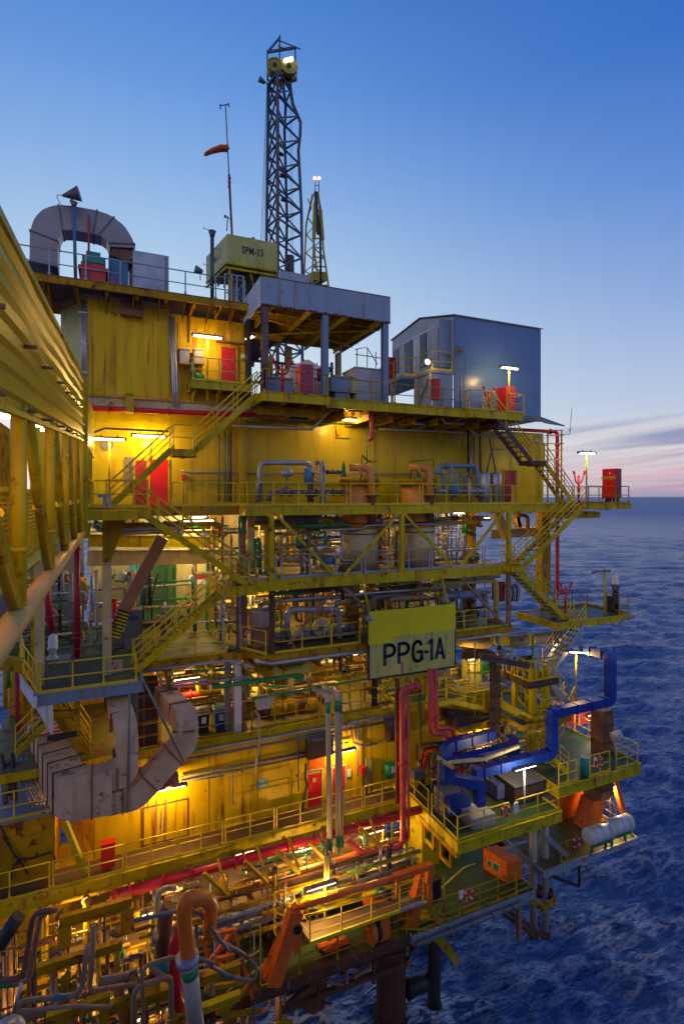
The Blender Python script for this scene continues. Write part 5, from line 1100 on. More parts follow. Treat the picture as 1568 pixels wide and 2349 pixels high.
# ============================================================ PPG-1A SIGN
YSG = 22.9
tl, tr, bl, br = A(16, 112, 265, YSG), A(16, 1243, 155, YSG - .0), A(16, 135, 1145, YSG), A(16, 1253, 965, YSG)
zt_, zb_ = (tl.z + tr.z) / 2, (bl.z + br.z) / 2; x0, x1 = tl.x, tr.x
t = thing('name_sign', 'big yellow sign board lettered PPG-1A in dark blue on the platform front', 'sign', V(x0, YSG, zb_))
MB().box(x0, x1, YSG, YSG + .08, zb_, zt_).part('board', YPALE, t)
zm = (A(16, 437, 590, YSG).z + A(16, 1243, 485, YSG).z) / 2; zl = A(16, 130, 693, YSG).z; xm = A(16, 437, 600, YSG).x
MB().box(x0, xm, YSG - .012, YSG - .002, zl, zt_ + .005).box(xm, x1 + .01, YSG - .012, YSG - .002, zm, zt_ + .005).part('yellow_overpaint', YSIGN, t)
MB().box(x0 - .03, x0 + .05, YSG - .02, YSG + .1, zb_, zl).box(x1 - .03, x1 + .02, YSG - .02, YSG + .1, zb_, zm).box(x0 - .03, x1 + .02, YSG - .02, YSG + .1, zb_ - .07, zb_ + .02).part('blue_border', NAVY, t)
mb = MB()
def stroke(pts, w=.155):
    for a, b in zip(pts, pts[1:]):
        d = (b - a).normalized(); mb.bar(a - d * w * .0, b + d * w * .0, w, .02, up=V(0, 1, 0))
        mb.cyl(b + V(0, -.01, 0), b + V(0, .01, 0), w * .5, n=12)
def LP(x, y): return AYs(x, y)
xa, xb = A(16, 305, 800, YSG).x, A(16, 1095, 800, YSG).x; H = .5 * ((A(16, 320, 685, YSG).z - A(16, 320, 985, YSG).z) + (A(16, 915, 605, YSG).z - A(16, 915, 893, YSG).z))
zc = .5 * (A(16, 320, 835, YSG).z + A(16, 1030, 735, YSG).z)
Wd = xb - xa
def letter(segs, x, w):
    for s in segs: stroke([V(x + px * w, YSG - .024, zc + (py - .5) * H) for px, py in s])
Pl = [[(.1, 0.06), (.1, .94), (.5, .94), (.74, .90), (.88, .80), (.92, .70), (.88, .60), (.74, .50), (.5, .46), (.1, .46)]]
Gl = [[(.86, .74), (.84, .82), (.74, .91), (.55, .95), (.35, .91), (.2, .80), (.14, .62), (.14, .38), (.2, .2), (.35, .09), (.55, .05), (.74, .08), (.9, .18)], [(.9, .06), (.9, .47), (.55, .47)]]
ls = [(Pl, .0, .19), (Pl, .225, .19), (Gl, .445, .19)]
for s_, x, w in ls: letter(s_, xa + x * Wd, w * Wd)
letter([[(.0, .42), (1, .42)]], xa + .66 * Wd, .05 * Wd)
letter([[(0, .80), (.5, .92), (.5, .05)]], xa + .725 * Wd, .12 * Wd)
letter([[(.05, .04), (.5, .94), (.95, .04)], [(.22, .30), (.78, .30)]], xa + .85 * Wd, .15 * Wd)
mb.part('lettering', NAVY, t)
mb = MB(); RS = ((232, 970, 1060, .05), (548, 915, 1070, .18), (656, 995, 1040, .08), (712, 570, 620, .05), (940, 520, 640, .04), (1120, 555, 880, .06), (450, 1065, 1085, .06), (858, 540, 700, .02), (1232, 900, 955, .06))
for (px, y0, y1, w) in RS:
    p = A(16, px, y0, YSG - .014); q = A(16, px, y1, YSG - .014); mb.prism([p + V(-w * .5, 0, 0), p + V(w * .5, 0, 0), V(p.x + w * .3, p.y, q.z), V(p.x - w * .25, p.y, q.z)], V(0, .01, 0))
mb.part('rust_run', MAST if 0 else BRACE, t)
q = A(16, 110, 335, YSG - .3); t2 = thing('sign_lamp', 'round blue grey floodlight at the upper left corner of the PPG-1A sign', 'floodlight', q); MB().lathe(q + V(0, 0, -.18), [(.05, 0), (.17, .06), (.19, .16), (.12, .26), (.02, .3)], 14).part('lamp_head', BLUEW, t2); MB().tube([q, q + V(.05, .35, .15)], .02, 5).part('bracket', GREYD, t2)
# sign supports below
for p, q in (((60, 1180), (240, 1400)), ): pass
MB().bar(A(16, 430, 1130, 23.3), A(16, 250, 1400, 23.6), .16).thing('sign_strut', YEL, 'yellow strut under the left part of the PPG-1A sign', 'strut')
MB().bar(A(16, 480, 1130, 23.1), A(16, 720, 1075, 23.2), .2).bar(A(16, 720, 1075, 23.2), A(16, 850, 1150, 23.2), .2).bar(A(16, 835, 1060, 23.15), A(16, 835, 1330, 23.15), .2).thing('sign_support', YEL, 'angled yellow beams directly below the PPG-1A sign', 'frame')
# ============================================================ STAIRS
z_ = lambda k, x, y, Y: A(k, x, y, Y)
def flat(p, z): return V(p.x, p.y, z)
mz = A(5, 1100, 345, 23.6).z
stair(flat(A(1, 1400, 1290, 23.6), ZA), flat(A(5, 1165, 345, 23.6), mz), .85, 'upper left yellow stairs leading from the canopy deck to the mid landing')
deckL = deck('stair_landing', A(5, 1030, 340, 23.6).x, A(5, 1160, 340, 23.6).x, 23.6, 24.5, mz, 'small landing half way down the upper left stairs', edge=YEL, th=.28, beams=.5)
railing([V(A(5, 1030, 340, 23.6).x, 23.62, mz), V(A(5, 1150, 340, 23.6).x, 23.62, mz)], 'short railing on the upper left stair landing', toe=False)
stair(flat(A(5, 1020, 350, 23.6), mz), flat(A(5, 650, 665, 23.6), ZB), .85, 'yellow stairs from the mid landing down to the lit left doors')
stair(flat(A(5, 800, 700, 22.4), ZB), flat(A(5, 1478, 1175, 22.4), ZC), .85, 'yellow stairs from the bridge landing down to the middle deck')
stair(flat(A(5, 1400, 1150, 23.4), ZC), flat(A(5, 800, 1655, 23.4), ZD), .85, 'yellow stairs from the middle landing down to the green left deck')
m2 = A(4, 960, 935, 23.2).z
stair(flat(A(4, 690, 645, 23.2), ZA), flat(A(4, 920, 935, 23.2), m2), .85, 'upper right stairs hanging from the deck of the blue grey building', mstr=BROWN)
deck('stair_landing', A(4, 915, 930, 23.2).x, A(4, 1005, 930, 23.2).x, 23.2, 24.05, m2, 'small landing half way down the right stairs', edge=BROWN, th=.22, beams=.5)
railing([V(A(4, 915, 930, 23.2).x, 23.22, m2), V(A(4, 995, 930, 23.2).x, 23.22, m2)], 'short railing on the right stair landing', toe=False)
stair(flat(A(4, 1000, 915, 23.2), m2), flat(A(4, 1175, 1160, 23.2), ZB), .85, 'right stairs from the small landing down to the far right deck')
stair(flat(A(7, 1095, 285, 22.8), ZB), flat(A(7, 660, 770, 22.8), ZC), .85, 'right stairs from the far right deck down to the middle deck', sh=.3)
deck('stair_landing', A(7, 560, 770, 22.8).x, A(7, 660, 770, 22.8).x, 22.8, 24.4, ZC, 'small landing between the two lower right stairs', edge=YEL, th=.3, beams=.6)
stair(flat(A(7, 570, 785, 23.4), ZC), flat(A(7, 960, 1110, 23.4), ZD), .85, 'right stairs from the middle deck down to the round deck above the sea', sh=.3)
ZT = -9.75
stair(flat(A(7, 1092, 1150, 22.7), ZD - .1), flat(A(7, 865, 1480, 22.7), ZT), .85, 'grey edged stairs from the right sea deck down to the tower head', mstr=GREY)
# right deck D'
x0 = A(7, 870, 1120, 23.4).x
deck('sea_deck', x0 - .3, 29.2, 22.9, 26.2, ZD, 'dark cantilevered deck with lamp post above the open sea', m=DARK, edge=YEL, th=.35, beams=1.2)
pa = [V(x0 + 1.6, 26.1, ZD), V(29.1, 26.1, ZD), V(29.1, 23.0, ZD), V(28.3, 23.0, ZD)]
railing(pa, 'railing around the cantilevered sea deck', m=YBEAM); railing([V(A(7, 985, 1100, 22.9).x, 22.95, ZD), V(A(7, 1100, 1130, 22.9).x, 22.95, ZD)], 'short railing at the head of the grey edged stairs')
hydrant(V(A(7, 948, 1000, 25).x, 25, ZD), 'red fire monitor on the cantilevered sea deck', h=1.6)
lamp(A(7, 1203, 800, 23.3), 'unlit strip lamp on an olive post on the sea deck', L=1.3, e=0, lit=False, mount='none')
p = A(7, 1230, 800, 23.3); MB().tube([V(p.x, 23.3, p.z + .15), V(p.x, 23.3, ZD)], .07, 8).thing('lamp_post', YEL, 'olive yellow post of the unlit lamp on the sea deck', 'post')
p = A(7, 1305, 1040, 24.2); t = thing('nav_light', 'dark navigation lantern with a clear lens on the sea deck', 'lantern', V(p.x, 24.2, ZD))
MB().cyl(V(p.x, 24.2, ZD), V(p.x, 24.2, ZD + 1.15), .26, .2).box(p.x - .5, p.x - .3, 24, 24.4, ZD, ZD + .9).part('body', DARK, t); MB().cyl(V(p.x, 24.2, ZD + 1.15), V(p.x, 24.2, ZD + 1.55), .12, .3).cyl(V(p.x, 24.2, ZD + 1.55), V(p.x, 24.2, ZD + 1.65), .32).part('collar', GREYD, t); MB().lathe(V(p.x, 24.2, ZD + 1.65), [(.2, 0), (.22, .3), (.2, .5), (.1, .62)], 14).part('lens', PAPER, t)
pipe([V(x0 + 4, 22.85, ZD - .45), V(28.0, 22.85, ZD - .6), V(28.6, 22.85, ZD - .15), V(29.4, 22.85, ZD - .1)], .09, BLUEW, 'blue grey tray under the sea deck edge', n=5, name='cable_tray', cat='cable tray')
# ============================================================ INTERIOR PROCESS MODULES between B-C and C-D
r4 = random.Random(11)
def back_wall(x0, x1, y, z0, z1, m, lab): return wall_thing(x0, x1, y, z0, z1, m, lab)
def wall_thing(x0, x1, y, z0, z1, m, lab, pitch=None, name='bulkhead'):
    mb = MB()
    if pitch: mb.corr(V(x0, y, 0), V(x1, y, 0), z0, z1, pitch, .05)
    mb.box(x0, x1, y + .02, y + .2, z0, z1); return mb.thing(name, m, lab, 'wall')
wall_thing(-1.0, 6.5, 33.5, ZD, ZC + .9, CREAM, 'cream back wall of the dark room behind the left stairs')
wall_thing(-1.0, 5.2, 33.0, ZC + 1.3, ZB - .4, CREAM, 'cream beam wall high at the back of the left opening')
wall_thing(6.5, 13.5, 36.5, ZC, ZB - .45, CREAM, 'cream back wall behind the middle deck pipework')
wall_thing(7.0, 20.0, 35.0, ZD, ZC - .5, YBEAM, 'rusty back wall behind the lower process deck')
# columns & beams (structural members)
SC = []
for (x, y, z0, z1, w, m_) in ((5.9, 25.6, ZE, ZB - .4, .34, BRACE), (5.2, 30, ZD, ZB - .4, .3, YBEAM), (13.9, 27, ZE, ZB - .4, .4, BRACE), (20.6, 27.5, ZE, ZB - .4, .62, YBEAM), (20.3, 33, ZE, ZB - .4, .5, YBEAM), (10, 31, ZE, ZB - .4, .35, YBEAM), (17, 31, ZE, ZB - .4, .35, YBEAM)):
    SC.append(MB().ibeam(V(x, y, z0), V(x, y, z1), w, w, .03, up=V(0, 1, 0)).thing('main_column', m_, None, 'column', 'main columns inside the platform'))
ordinal('rusty main column inside the process decks', SC)
MB().ibeam(V(-1, 30.0, ZC + 1.55), V(5.6, 30.0, ZC + 1.25), .62, .3, .03).thing('main_beam', YEL, 'deep bright yellow beam across the left opening', 'beam')
MB().ibeam(V(-1, 29.0, ZC + .75), V(6.2, 29.0, ZC + .55), .75, .3, .03).thing('main_beam', CREAM, 'deep cream brown beam across the left opening', 'beam')
MB().box(-1, 5.5, 29.9, 30.1, ZC + 1.95, ZC + 2.02).thing('light_shelf', YPALE, 'pale strip above the bright yellow beam', 'shelf')
MB().bar(A(25, 735, 225, 26.5), A(25, 345, 960, 26.5), .52, .4, up=V(0, 1, 0)).thing('raking_strut', BRACE, 'big brown raking strut across the left opening', 'strut')
t = thing('striped_strut', 'black and yellow striped foot of the raking strut', 'strut foot', A(25, 300, 1120, 26.4)); a_, b_ = A(25, 395, 880, 26.3), A(25, 295, 1110, 26.3)
for k in range(16): p = a_.lerp(b_, k / 16); q = a_.lerp(b_, (k + 1) / 16); MB().bar(p, q, .56, .2, up=V(0, 1, 0)).part('stripe', YEL if k % 2 else BLK, t)
p = A(25, 240, 700, 23.6); t = thing('flared_column', 'tall rusty column with a flared head under the bridge landing', 'column', V(p.x, 23.6, ZD - .2))
MB().bar(V(p.x, 23.6, ZB - 2.2), V(p.x, 23.6, ZD - .8), .34, .3, up=V(0, 1, 0)).part('shaft', YPALE if 0 else CREAM, t); MB().bar(V(p.x, 23.6, ZB - .4), V(p.x, 23.6, ZB - 2.2), .34, .3, up=V(0, 1, 0)).prism([V(p.x + .17, 23.5, ZB - .4), V(p.x + .75, 23.5, ZB - .4), V(p.x + .17, 23.5, ZB - 2.1)], V(0, .2, 0)).part('head', YBEAM, t)
# green tank and equipment of the left room
a = A(25, 450, 870, 31); b = A(25, 860, 410, 31); t = thing('green_tank', 'large green steel tank with ribs in the left room', 'tank', V(a.x, 31, ZD))
MB().box(a.x + .7, b.x, 31, 33, ZD + .4, ZC + .35).part('tank_body', GTANK, t); MB().cyl(V(a.x + .5, 31.6, ZD + .5), V(a.x + .5, 31.6, ZC + .3), .55, n=20).part('round_end', TURQ, t)
mb = MB()
for x in (a.x + .9, a.x + 1.9, b.x - .1): mb.box(x, x + .08, 30.9, 31, ZD + .5, ZC - .2)
mb.box(a.x + .8, b.x, 30.88, 31, ZD + 1.5, ZD + 1.58).part('rib', GTANK, t)
t = thing('control_console', 'grey control panel with a blue screen at the foot of the raking strut', 'control panel', V(A(25, 490, 1000, 27).x, 27, ZD)); q = A(25, 400, 1120, 27); q2 = A(25, 555, 870, 27)
MB().box(q.x, q2.x, 27, 27.8, ZD, q2.z).part('cabinet', GREYD, t); c0, c1_ = A(25, 440, 968, 26.98), A(25, 518, 928, 26.98); MB().box(c0.x, c1_.x, 26.97, 26.995, c0.z, c1_.z).part('screen', BINB, t)
t = thing('red_pump', 'red pump set behind the flared column in the left room', 'pump', V(2.3, 28.5, ZD)); q = A(25, 300, 890, 28.5)
MB().lathe(V(q.x, 28.5, ZD + .6), [(.35, 0), (.42, .3), (.42, 1.0), (.2, 1.3), (.12, 1.6)], 14).part('pump_body', RED, t); MB().box(q.x - .5, q.x + .5, 28.2, 28.9, ZD, ZD + .6).part('pump_base', GREYD, t)
pipe(W(25, [(370, 580), (450, 575), (490, 620), (495, 860)], 29.5), .22, GREY, 'thick grey elbow pipe beside the green tank', rad=.4, flanges=(.2, .9, 2.3))
pipe(W(25, [(700, 540), (680, 600), (640, 760), (640, 960)], 28.5), .04, BLK, 'black hose hanging down the green tank', rad=.4, n=6, name='hose', cat='hose')
q = A(25, 1008, 612, 33.3); t = thing('safety_sign', 'small blue round mandatory sign on the cream back wall', 'sign', q); MB().box(q.x - .25, q.x + .25, 33.42, 33.45, q.z - .32, q.z + .32).part('plate', PAPER, t); MB().cyl(q + V(0, .11, .05), q + V(0, .09, .05), .19, n=18).part('disc', SKYB, t)
q = A(25, 1090, 605, 33.3); t = thing('warning_board', 'red and white warning board on the cream back wall', 'sign', q); MB().box(q.x - .4, q.x + .4, 33.42, 33.45, q.z - .28, q.z + .28).part('plate', PAPER, t); MB().box(q.x - .36, q.x + .36, 33.40, 33.415, q.z + .02, q.z + .22).part('red_band', RED, t)
pipe(W(5, [(1065, 775), (1085, 795), (1310, 793)], 27), .10, GRN, 'short bright green pipe beside the ceiling lamp of the left opening', n=8)
pipe(W(5, [(1440, 725), (1440, 820), (1460, 838)], 24.6), .09, GRN, 'green pipe hooked under the walkway at the first post', n=8, rad=.25)
t = thing('cream_riser', 'wide cream riser pipe with a yellow band left of the first yellow post', 'pipe', A(5, 1485, 1080, 25)); 
p0, p1 = A(5, 1488, 760, 25), A(5, 1488, 1080, 25); MB().tube(arc_path([p0 + V(.8, .5, .15), V(p0.x, 25, p0.z + .15), p1], .4), .21, 12).part('pipe_run', CREAM, t); MB().cyl(p0.lerp(p1, .35), p0.lerp(p1, .6), .215, n=12).part('colour_band', YPALE, t)
pipe(W(5, [(1515, 870), (1515, 1080)], 24.8), .07, GRN, 'green riser right of the wide cream riser', n=8)
pipe(W(5, [(1540, 880), (1530, 870), (1545, 900), (1545, 1080)], 24.6), .08, GRN, 'second green riser by the first yellow post', n=8)
# clutter generator: individual pipes in a box
PIPES = {}; PM = {}
KN = {'bcu': 'hanging_pipe', 'cdu': 'hanging_pipe', 'du': 'hanging_pipe', 'leftc': 'hanging_pipe', 'col': 'riser_tube', 'col2': 'riser_tube', 'rk': 'rack_pipe', 'tg': 'tangle_pipe', 'tg2': 'tangle_pipe', 'p1': 'rack_pipe', 'ed': 'rack_pipe'}
def clutter(key, stem, x0, x1, y0, y1, z0, z1, n, mats, seed, rr=(.035, .12), vert=.5, group=None, valves=.25, front=0.5):
    r = random.Random(seed); out = PIPES.setdefault(key, [])
    for i in range(n):
        m_ = r.choice(mats); rad = r.uniform(*rr) ** 1.0; y = y0 + (y1 - y0) * r.random() ** 1.2; x = r.uniform(x0, x1); z = r.uniform(z0 + .2, z1 - .2)
        if r.random() < vert:
            zA, zB_ = sorted((r.uniform(z0, z1), r.choice((z0, z1)))) ; 
            if zB_ - zA < .8: zA, zB_ = z0, z1
            pts = [V(x, y, zA), V(x, y, zB_)]
            if r.random() < .65:
                dx = r.choice((-1, 1)) * r.uniform(.3, 1.4); pts.append(V(min(max(x + dx, x0), x1), y, zB_)) if zB_ < z1 - .3 else pts.insert(0, V(min(max(x + dx, x0), x1), y, zA))
            if r.random() < .3: p = pts[-1]; pts.append(p + V(0, 0, -r.uniform(.3, 1.0)) if len(pts) > 2 else p + V(0, .6, 0))
        else:
            L = r.uniform(.8, 4.5); xa_, xb_ = max(x0, x - L / 2), min(x1, x + L / 2); pts = [V(xa_, y, z), V(xb_, y, z)]
            if r.random() < .6: pts.append(V(xb_, y, max(z0, z - r.uniform(.3, 2))))
            if r.random() < .4: pts.insert(0, V(xa_, y, min(z1, z + r.uniform(.3, 1.5))))
        if min((b - a).length for a, b in zip(pts, pts[1:])) < .05: continue
        t = thing(KN.get(key, 'process_pipe'), None, 'pipe', pts[0], group); path = arc_path(pts, rad * 2.4 + .05)
        mb = MB().tube(path, rad, 8)
        mb.part('pipe_run', m_, t)
        for j in range(r.choice((1, 2, 2, 3))):
            k = r.randrange(len(pts) - 1); a, b = pts[k], pts[k + 1]; d = (b - a).normalized(); c = a.lerp(b, r.uniform(.15, .85)); MB().cyl(c - d * .04, c + d * .04, rad * 1.7, n=10).part('flange', GREYD if r.random() < .6 else m_, t)
        if r.random() < valves:
            k = r.randrange(len(pts) - 1); a, b = pts[k], pts[k + 1]; c = a.lerp(b, .5); d = (b - a).normalized(); MB().cyl(c - d * rad * 2.2, c + d * rad * 2.2, rad * 1.6, n=8).part('valve_body', r.choice((GREYD, GRN, m_)), t)
            valve(c, max(rad, .06), V(0, -1, 0), r.choice((DARK, GREYD, RED, GRN)), t)
        out.append(t); PM[t.name] = m_.name
    return out
MM = [GREY, GREYD, GALV, CREAM, YEL, YBEAM, GREY, GREYD, DARK, CREAM, GRN, BRACE]
clutter('bc', 'x', 6.2, 20.2, 25.2, 33, ZC, ZB - .5, 105, MM, 1, group='pipework between the process walkway and the middle deck')
clutter('bcu', 'x', 6.2, 20.2, 24.2, 27, ZB - 1.3, ZB - .5, 26, MM, 8, vert=.12, group='pipework hanging under the process walkway')
clutter('cd', 'x', 6.6, 20.2, 25.0, 32.5, ZD, ZC - .5, 110, MM, 2, group='pipework between the middle and the lower process deck')
clutter('cdu', 'x', 6.2, 20.2, 24.0, 27, ZC - 1.3, ZC - .5, 22, MM, 9, vert=.12, group='pipework hanging under the middle deck')
clutter('left', 'x', -.8, 5.8, 27.5, 32.5, ZD, ZC + .2, 34, MM, 3, group='pipework in the left room')
clutter('leftc', 'x', -.8, 5.6, 25, 31, ZB - 1.5, ZB - .5, 18, MM, 4, vert=.15, group='pipework under the landing deck on the left')
clutter('col', 'x', 4.6, 6.1, 24.8, 27, ZC - .3, ZB - .5, 10, [GREY, DARK, GREYD, BRACE, TURQ], 31, vert=.95, rr=(.03, .06), group='riser pipes beside the left main column')
clutter('col2', 'x', 4.6, 6.1, 24.8, 27, ZD, ZC - .5, 10, [GREY, DARK, GREYD, BRACE, GRN], 32, vert=.95, rr=(.03, .06), group='riser pipes beside the left main column')
for k_, l_, a_ in (('it1', 'instrument tube between vessel walkway and middle deck', (6.2, 20.2, 24.4, 31, ZC, ZB - .45)), ('it2', 'instrument tube between middle and lower process decks', (6.6, 20.2, 24.4, 31, ZD, ZC - .5)), ('it3', 'instrument tube on the equipment deck', (1.6, 15.5, 24.3, 28, ZE, ZD - .4)), ('it4', 'thin tube in the lower left tangle', (-4.2, 6, 19, 22.5, -21, -15.8))):
    KN[k_] = 'instrument_tube' if k_ != 'it4' else 'tangle_tube'; clutter(k_, 'x', *a_, {'it3': 45, 'it4': 90}.get(k_, 85), [DARK, GREYD, GALV, BRACE, YBEAM, CREAM, RUSTM, YEL], 200 + len(PIPES), rr=(.014, .03), vert=.72, valves=.5, group=l_ + 's'); SECT_ = globals().setdefault('SX', {}); SX[k_] = l_
ordinal('process pipe in the pipework between the process walkway and middle deck', PIPES['bc']) if 0 else None
SECT = {**SX, 'bc': 'pipe between the vessel walkway and middle deck', 'bcu': 'pipe hung right under the vessel walkway', 'cd': 'pipe between the middle and lower process decks', 'cdu': 'pipe hung right under the middle deck', 'left': 'pipe in the dark room behind the left stairs', 'leftc': 'pipe under the bridge landing deck', 'col': 'riser beside the upper left main column', 'col2': 'riser beside the lower left main column'}
# hand placed interior features
pipe(W(6, [(290, 1110), (290, 960), (480, 940)], 25.4), .11, CREAM, 'cream pipe bend behind the first diagonal brace', rad=.35)
pipe(W(6, [(240, 1140), (480, 1140)], 25.0), .13, CREAM, 'cream header pipe low behind the middle railing', flanges=(.2, .45, .7, .9))
pipe(W(6, [(485, 800), (485, 1230)], 25.0), .13, GREYD, 'dull grey riser behind the middle deck railing', flanges=(.3, .7))
pipe(W(6, [(722, 920), (722, 1145), (810, 1145)], 24.2), .07, GALV, 'pale drop pipe with an elbow beside the left vessel')
pipe(W(6, [(575, 930), (870, 918), (900, 895), (1568, 880)], 24.0), .07, GALV, 'galvanised tray crossing before both vessels below the walkway', n=4, name='cable_tray', cat='cable tray')
q = A(6, 620, 1150, 24.6); MB().cyl(q - V(.35, 0, 0), q + V(.35, 0, 0), .17, n=14).cyl(q + V(.3, 0, 0), q + V(.42, 0, 0), .22, n=14).thing('blue_motor', SKYB, 'blue motor on the middle deck left of the left vessel', 'motor')
q = A(6, 800, 1145, 24.4); MB().cyl(q, q + V(.22, 0, 0), .15, n=12).thing('blue_valve', SKYB, 'small blue valve at the foot of the left vessel', 'valve')
q = A(6, 440, 1030, 24.6); t = thing('panel_stand', 'dark instrument panel on a stand behind the first diagonal brace', 'panel', V(q.x, 24.6, ZC)); MB().box(q.x - .28, q.x + .28, 24.6, 24.8, q.z - .2, q.z + .25).part('panel', DARK, t); MB().bar(V(q.x, 24.7, ZC), V(q.x, 24.7, q.z - .2), .1).part('post', GREYD, t)
pipe(W(6, [(300, 845), (470, 845), (540, 845), (570, 800)], 25.2), .19, GREYD, 'thick dark pipe ending in an elbow under the walkway', rad=.5)
# CD level
q = A(6, 160, 1630, 25.2); z1_ = A(6, 160, 1490, 25.2).z; t = thing('chemical_drum', 'pale cylindrical drum behind the rusty left corner post', 'drum', V(q.x, 25.2, ZD + .5))
MB().lathe(V(q.x, 25.2, ZD + .9), [(.3, 0), (.62, .1), (.64, z1_ - ZD - 1.0), (.66, z1_ - ZD - .96), (.6, z1_ - ZD - .85), (.2, z1_ - ZD - .8)], 22).part('shell', GRY2, t); MB().box(q.x - .5, q.x + .5, 25, 25.6, ZD, ZD + .92).part('stand', BRACE, t)
pipe(W(6, [(130, 1480), (160, 1450), (215, 1450)], 25.2), .12, CREAM, 'short cream elbow on top of the pale drum', rad=.2)
pipe(W(6, [(335, 1650), (335, 1495), (700, 1490), (708, 1560), (708, 1700)], 24.6), .15, GREY, 'large grey pipe arch on the lower process deck', rad=.4, n=12, flanges=(2.3, 3.4))
pipe(W(6, [(470, 1600), (470, 1485), (690, 1480)], 25.6), .12, OPIPE, 'orange lit pipe bend behind the grey pipe arch', rad=.3)
pipe(W(6, [(240, 1440), (420, 1420), (640, 1405), (680, 1412), (720, 1400), (880, 1380), (1568, 1330)], 24.2), .08, GALV, 'long pale tray sagging under the middle deck', n=5, name='cable_tray', cat='cable tray')
pipe(W(6, [(652, 1400), (652, 1610)], 24.1), .05, GALV, 'thin pale drop tube from the sagging tray', n=6)
pipe(W(6, [(240, 1380), (330, 1378), (440, 1378)], 24.5), .10, GRN, 'dark green pipe under the middle deck left end')
a = A(6, 740, 1550, 26.5); b = A(6, 830, 1400, 26.5); t = thing('storage_vessel', 'orange lit cylindrical vessel with stencilled marks left of the sign', 'vessel', V((a.x + b.x) / 2, 26.5, ZD)); MB().lathe(V((a.x + b.x) / 2, 26.5, ZD + 1.2), [(.2, 0), (.5, .12), (.52, 2.0), (.4, 2.2), (.1, 2.3)], 20).part('shell', CREAM, t); MB().box(a.x, b.x, 26.2, 26.8, ZD, ZD + 1.25).part('stand', YBEAM, t)
q = A(6, 555, 1610, 25.0); t = thing('round_flange', 'cream round blind flange behind the lower railing', 'flange', q); MB().cyl(q, q + V(.08, -.3, 0), .36, n=20).cyl(q + V(.02, -.3, 0), q + V(.03, -.36, 0), .42, n=20).part('disc', CREAM, t); MB().cyl(q + V(.03, -.36, 0), q + V(.04, -.42, 0), .14).part('hub', GREYD, t)
for i, (x, z) in enumerate(((7.6, .3), (8.6, .35), (9.5, .3), (10.2, .4), (11.0, .35))):
    q = V(x, 25.0, ZD + .45); t = thing('pump', None, 'pump', V(x, 25, ZD), 'row of pumps on the lower process deck'); MB().cyl(q - V(.3, 0, 0), q + V(.3, 0, 0), .2, n=12).cyl(q + V(.28, 0, 0), q + V(.5, 0, 0), .27, .2, n=12).part('motor', (GREYD, GREY, SKYB, CREAM, GREYD)[i], t); MB().box(x - .35, x + .5, 24.8, 25.2, ZD, ZD + .22).part('base', DARK, t); globals().setdefault('PU', []).append(t)
ordinal('small pump on the lower process deck left of the sign', PU)
pipe(W(16, [(140, 260), (155, 120), (190, 60), (640, 40)], 24.5), .16, GREYD, 'dull pipe elbow just above the left of the sign', rad=.4)
pipe(W(16, [(385, 240), (395, 110), (430, 95), (850, 65), (880, 90)], 24.2), .14, BRACE, 'rust stained white pipe with a bend just above the sign', rad=.3)
pipe(W(16, [(1085, 150), (1085, 80), (1130, 50), (1560, 50)], 24.3), .15, BLUEW, 'blue grey pipe elbow above the right of the sign', rad=.35)
pipe(W(7, [(0, 885), (130, 880), (340, 860), (455, 860), (455, 1190)], 24.6), .16, YPALE, 'yellow banded pipe bend right of the sign', rad=.4, n=12, flanges=(.3,))
pipe(W(7, [(75, 1010), (80, 970), (110, 960), (375, 940), (385, 1100), (420, 1170)], 24.9), .15, GREY, 'grey pipe with elbows right of the sign', rad=.35, n=12)
pipe(W(7, [(0, 905), (195, 905), (205, 905), (205, 1110)], 24.0), .06, BLUEW, 'thin blue grey pipe dropping right of the sign', rad=.15)
MB().box(A(7, 125, 1015, 26).x, A(7, 160, 1015, 26).x, 26, 26.5, A(7, 125, 1015, 26).z, A(7, 125, 985, 26).z).thing('red_box', RED, 'small red box just above the right corner of the sign', 'box')
MB().box(A(7, 470, 900, 26).x, A(7, 520, 900, 26).x, 26, 26.6, A(7, 470, 1010, 26).z, A(7, 470, 870, 26).z).thing('red_cabinet', DKRED, 'dark red cabinet behind the hoses at the right end of the lower deck', 'cabinet')
for i in range(6): pts = W(7, [(500 + i * 14, 930 - (i % 3) * 12), (520 + i * 16, 880), (545 + i * 16, 930), (540 + i * 14, 1010)], 24.6 + .1 * i); globals().setdefault('HO', []).append(MB().tube(arc_path(pts, .3), .05, 6).thing('hose', GREY if i % 2 else DARK, None, 'hose', 'hoses hanging at the right end of the lower deck'))
ordinal('looped hose hanging under the right stairs', HO)
# big header pipes under D and the horizontal vessel
pipe(W(7, [(190, 1290), (330, 1310), (400, 1310), (432, 1260)], 25.3), .30, CREAM, 'fat cream pipe elbow below the tray right of the sign', rad=.6, n=14)
pipe(W(7, [(465, 1240), (465, 1330), (500, 1350), (560, 1352)], 24.2), .12, BLUEW, 'blue grey elbow pipe below the tray right of the sign', rad=.35)
t = thing('long_vessel', 'long dark horizontal pipe with a yellow band under the right stairs', 'pipe', A(7, 600, 1290, 25.5)); a, b = A(7, 560, 1300, 25.5), A(7, 905, 1240, 25.5); b.z = a.z; MB().cyl(a, b, .35, n=18).part('shell', GREYD, t); MB().cyl(a.lerp(b, .3), a.lerp(b, .42), .36, n=18).part('colour_band', YEL, t)
MB().box(A(7, 480, 1300, 24.4).x, A(7, 552, 1300, 24.4).x, 24.4, 26, A(7, 480, 1330, 24.4).z, A(7, 480, 1235, 24.4).z).thing('beam_end', YEL, 'yellow beam end under the lower deck right of the sign', 'beam')
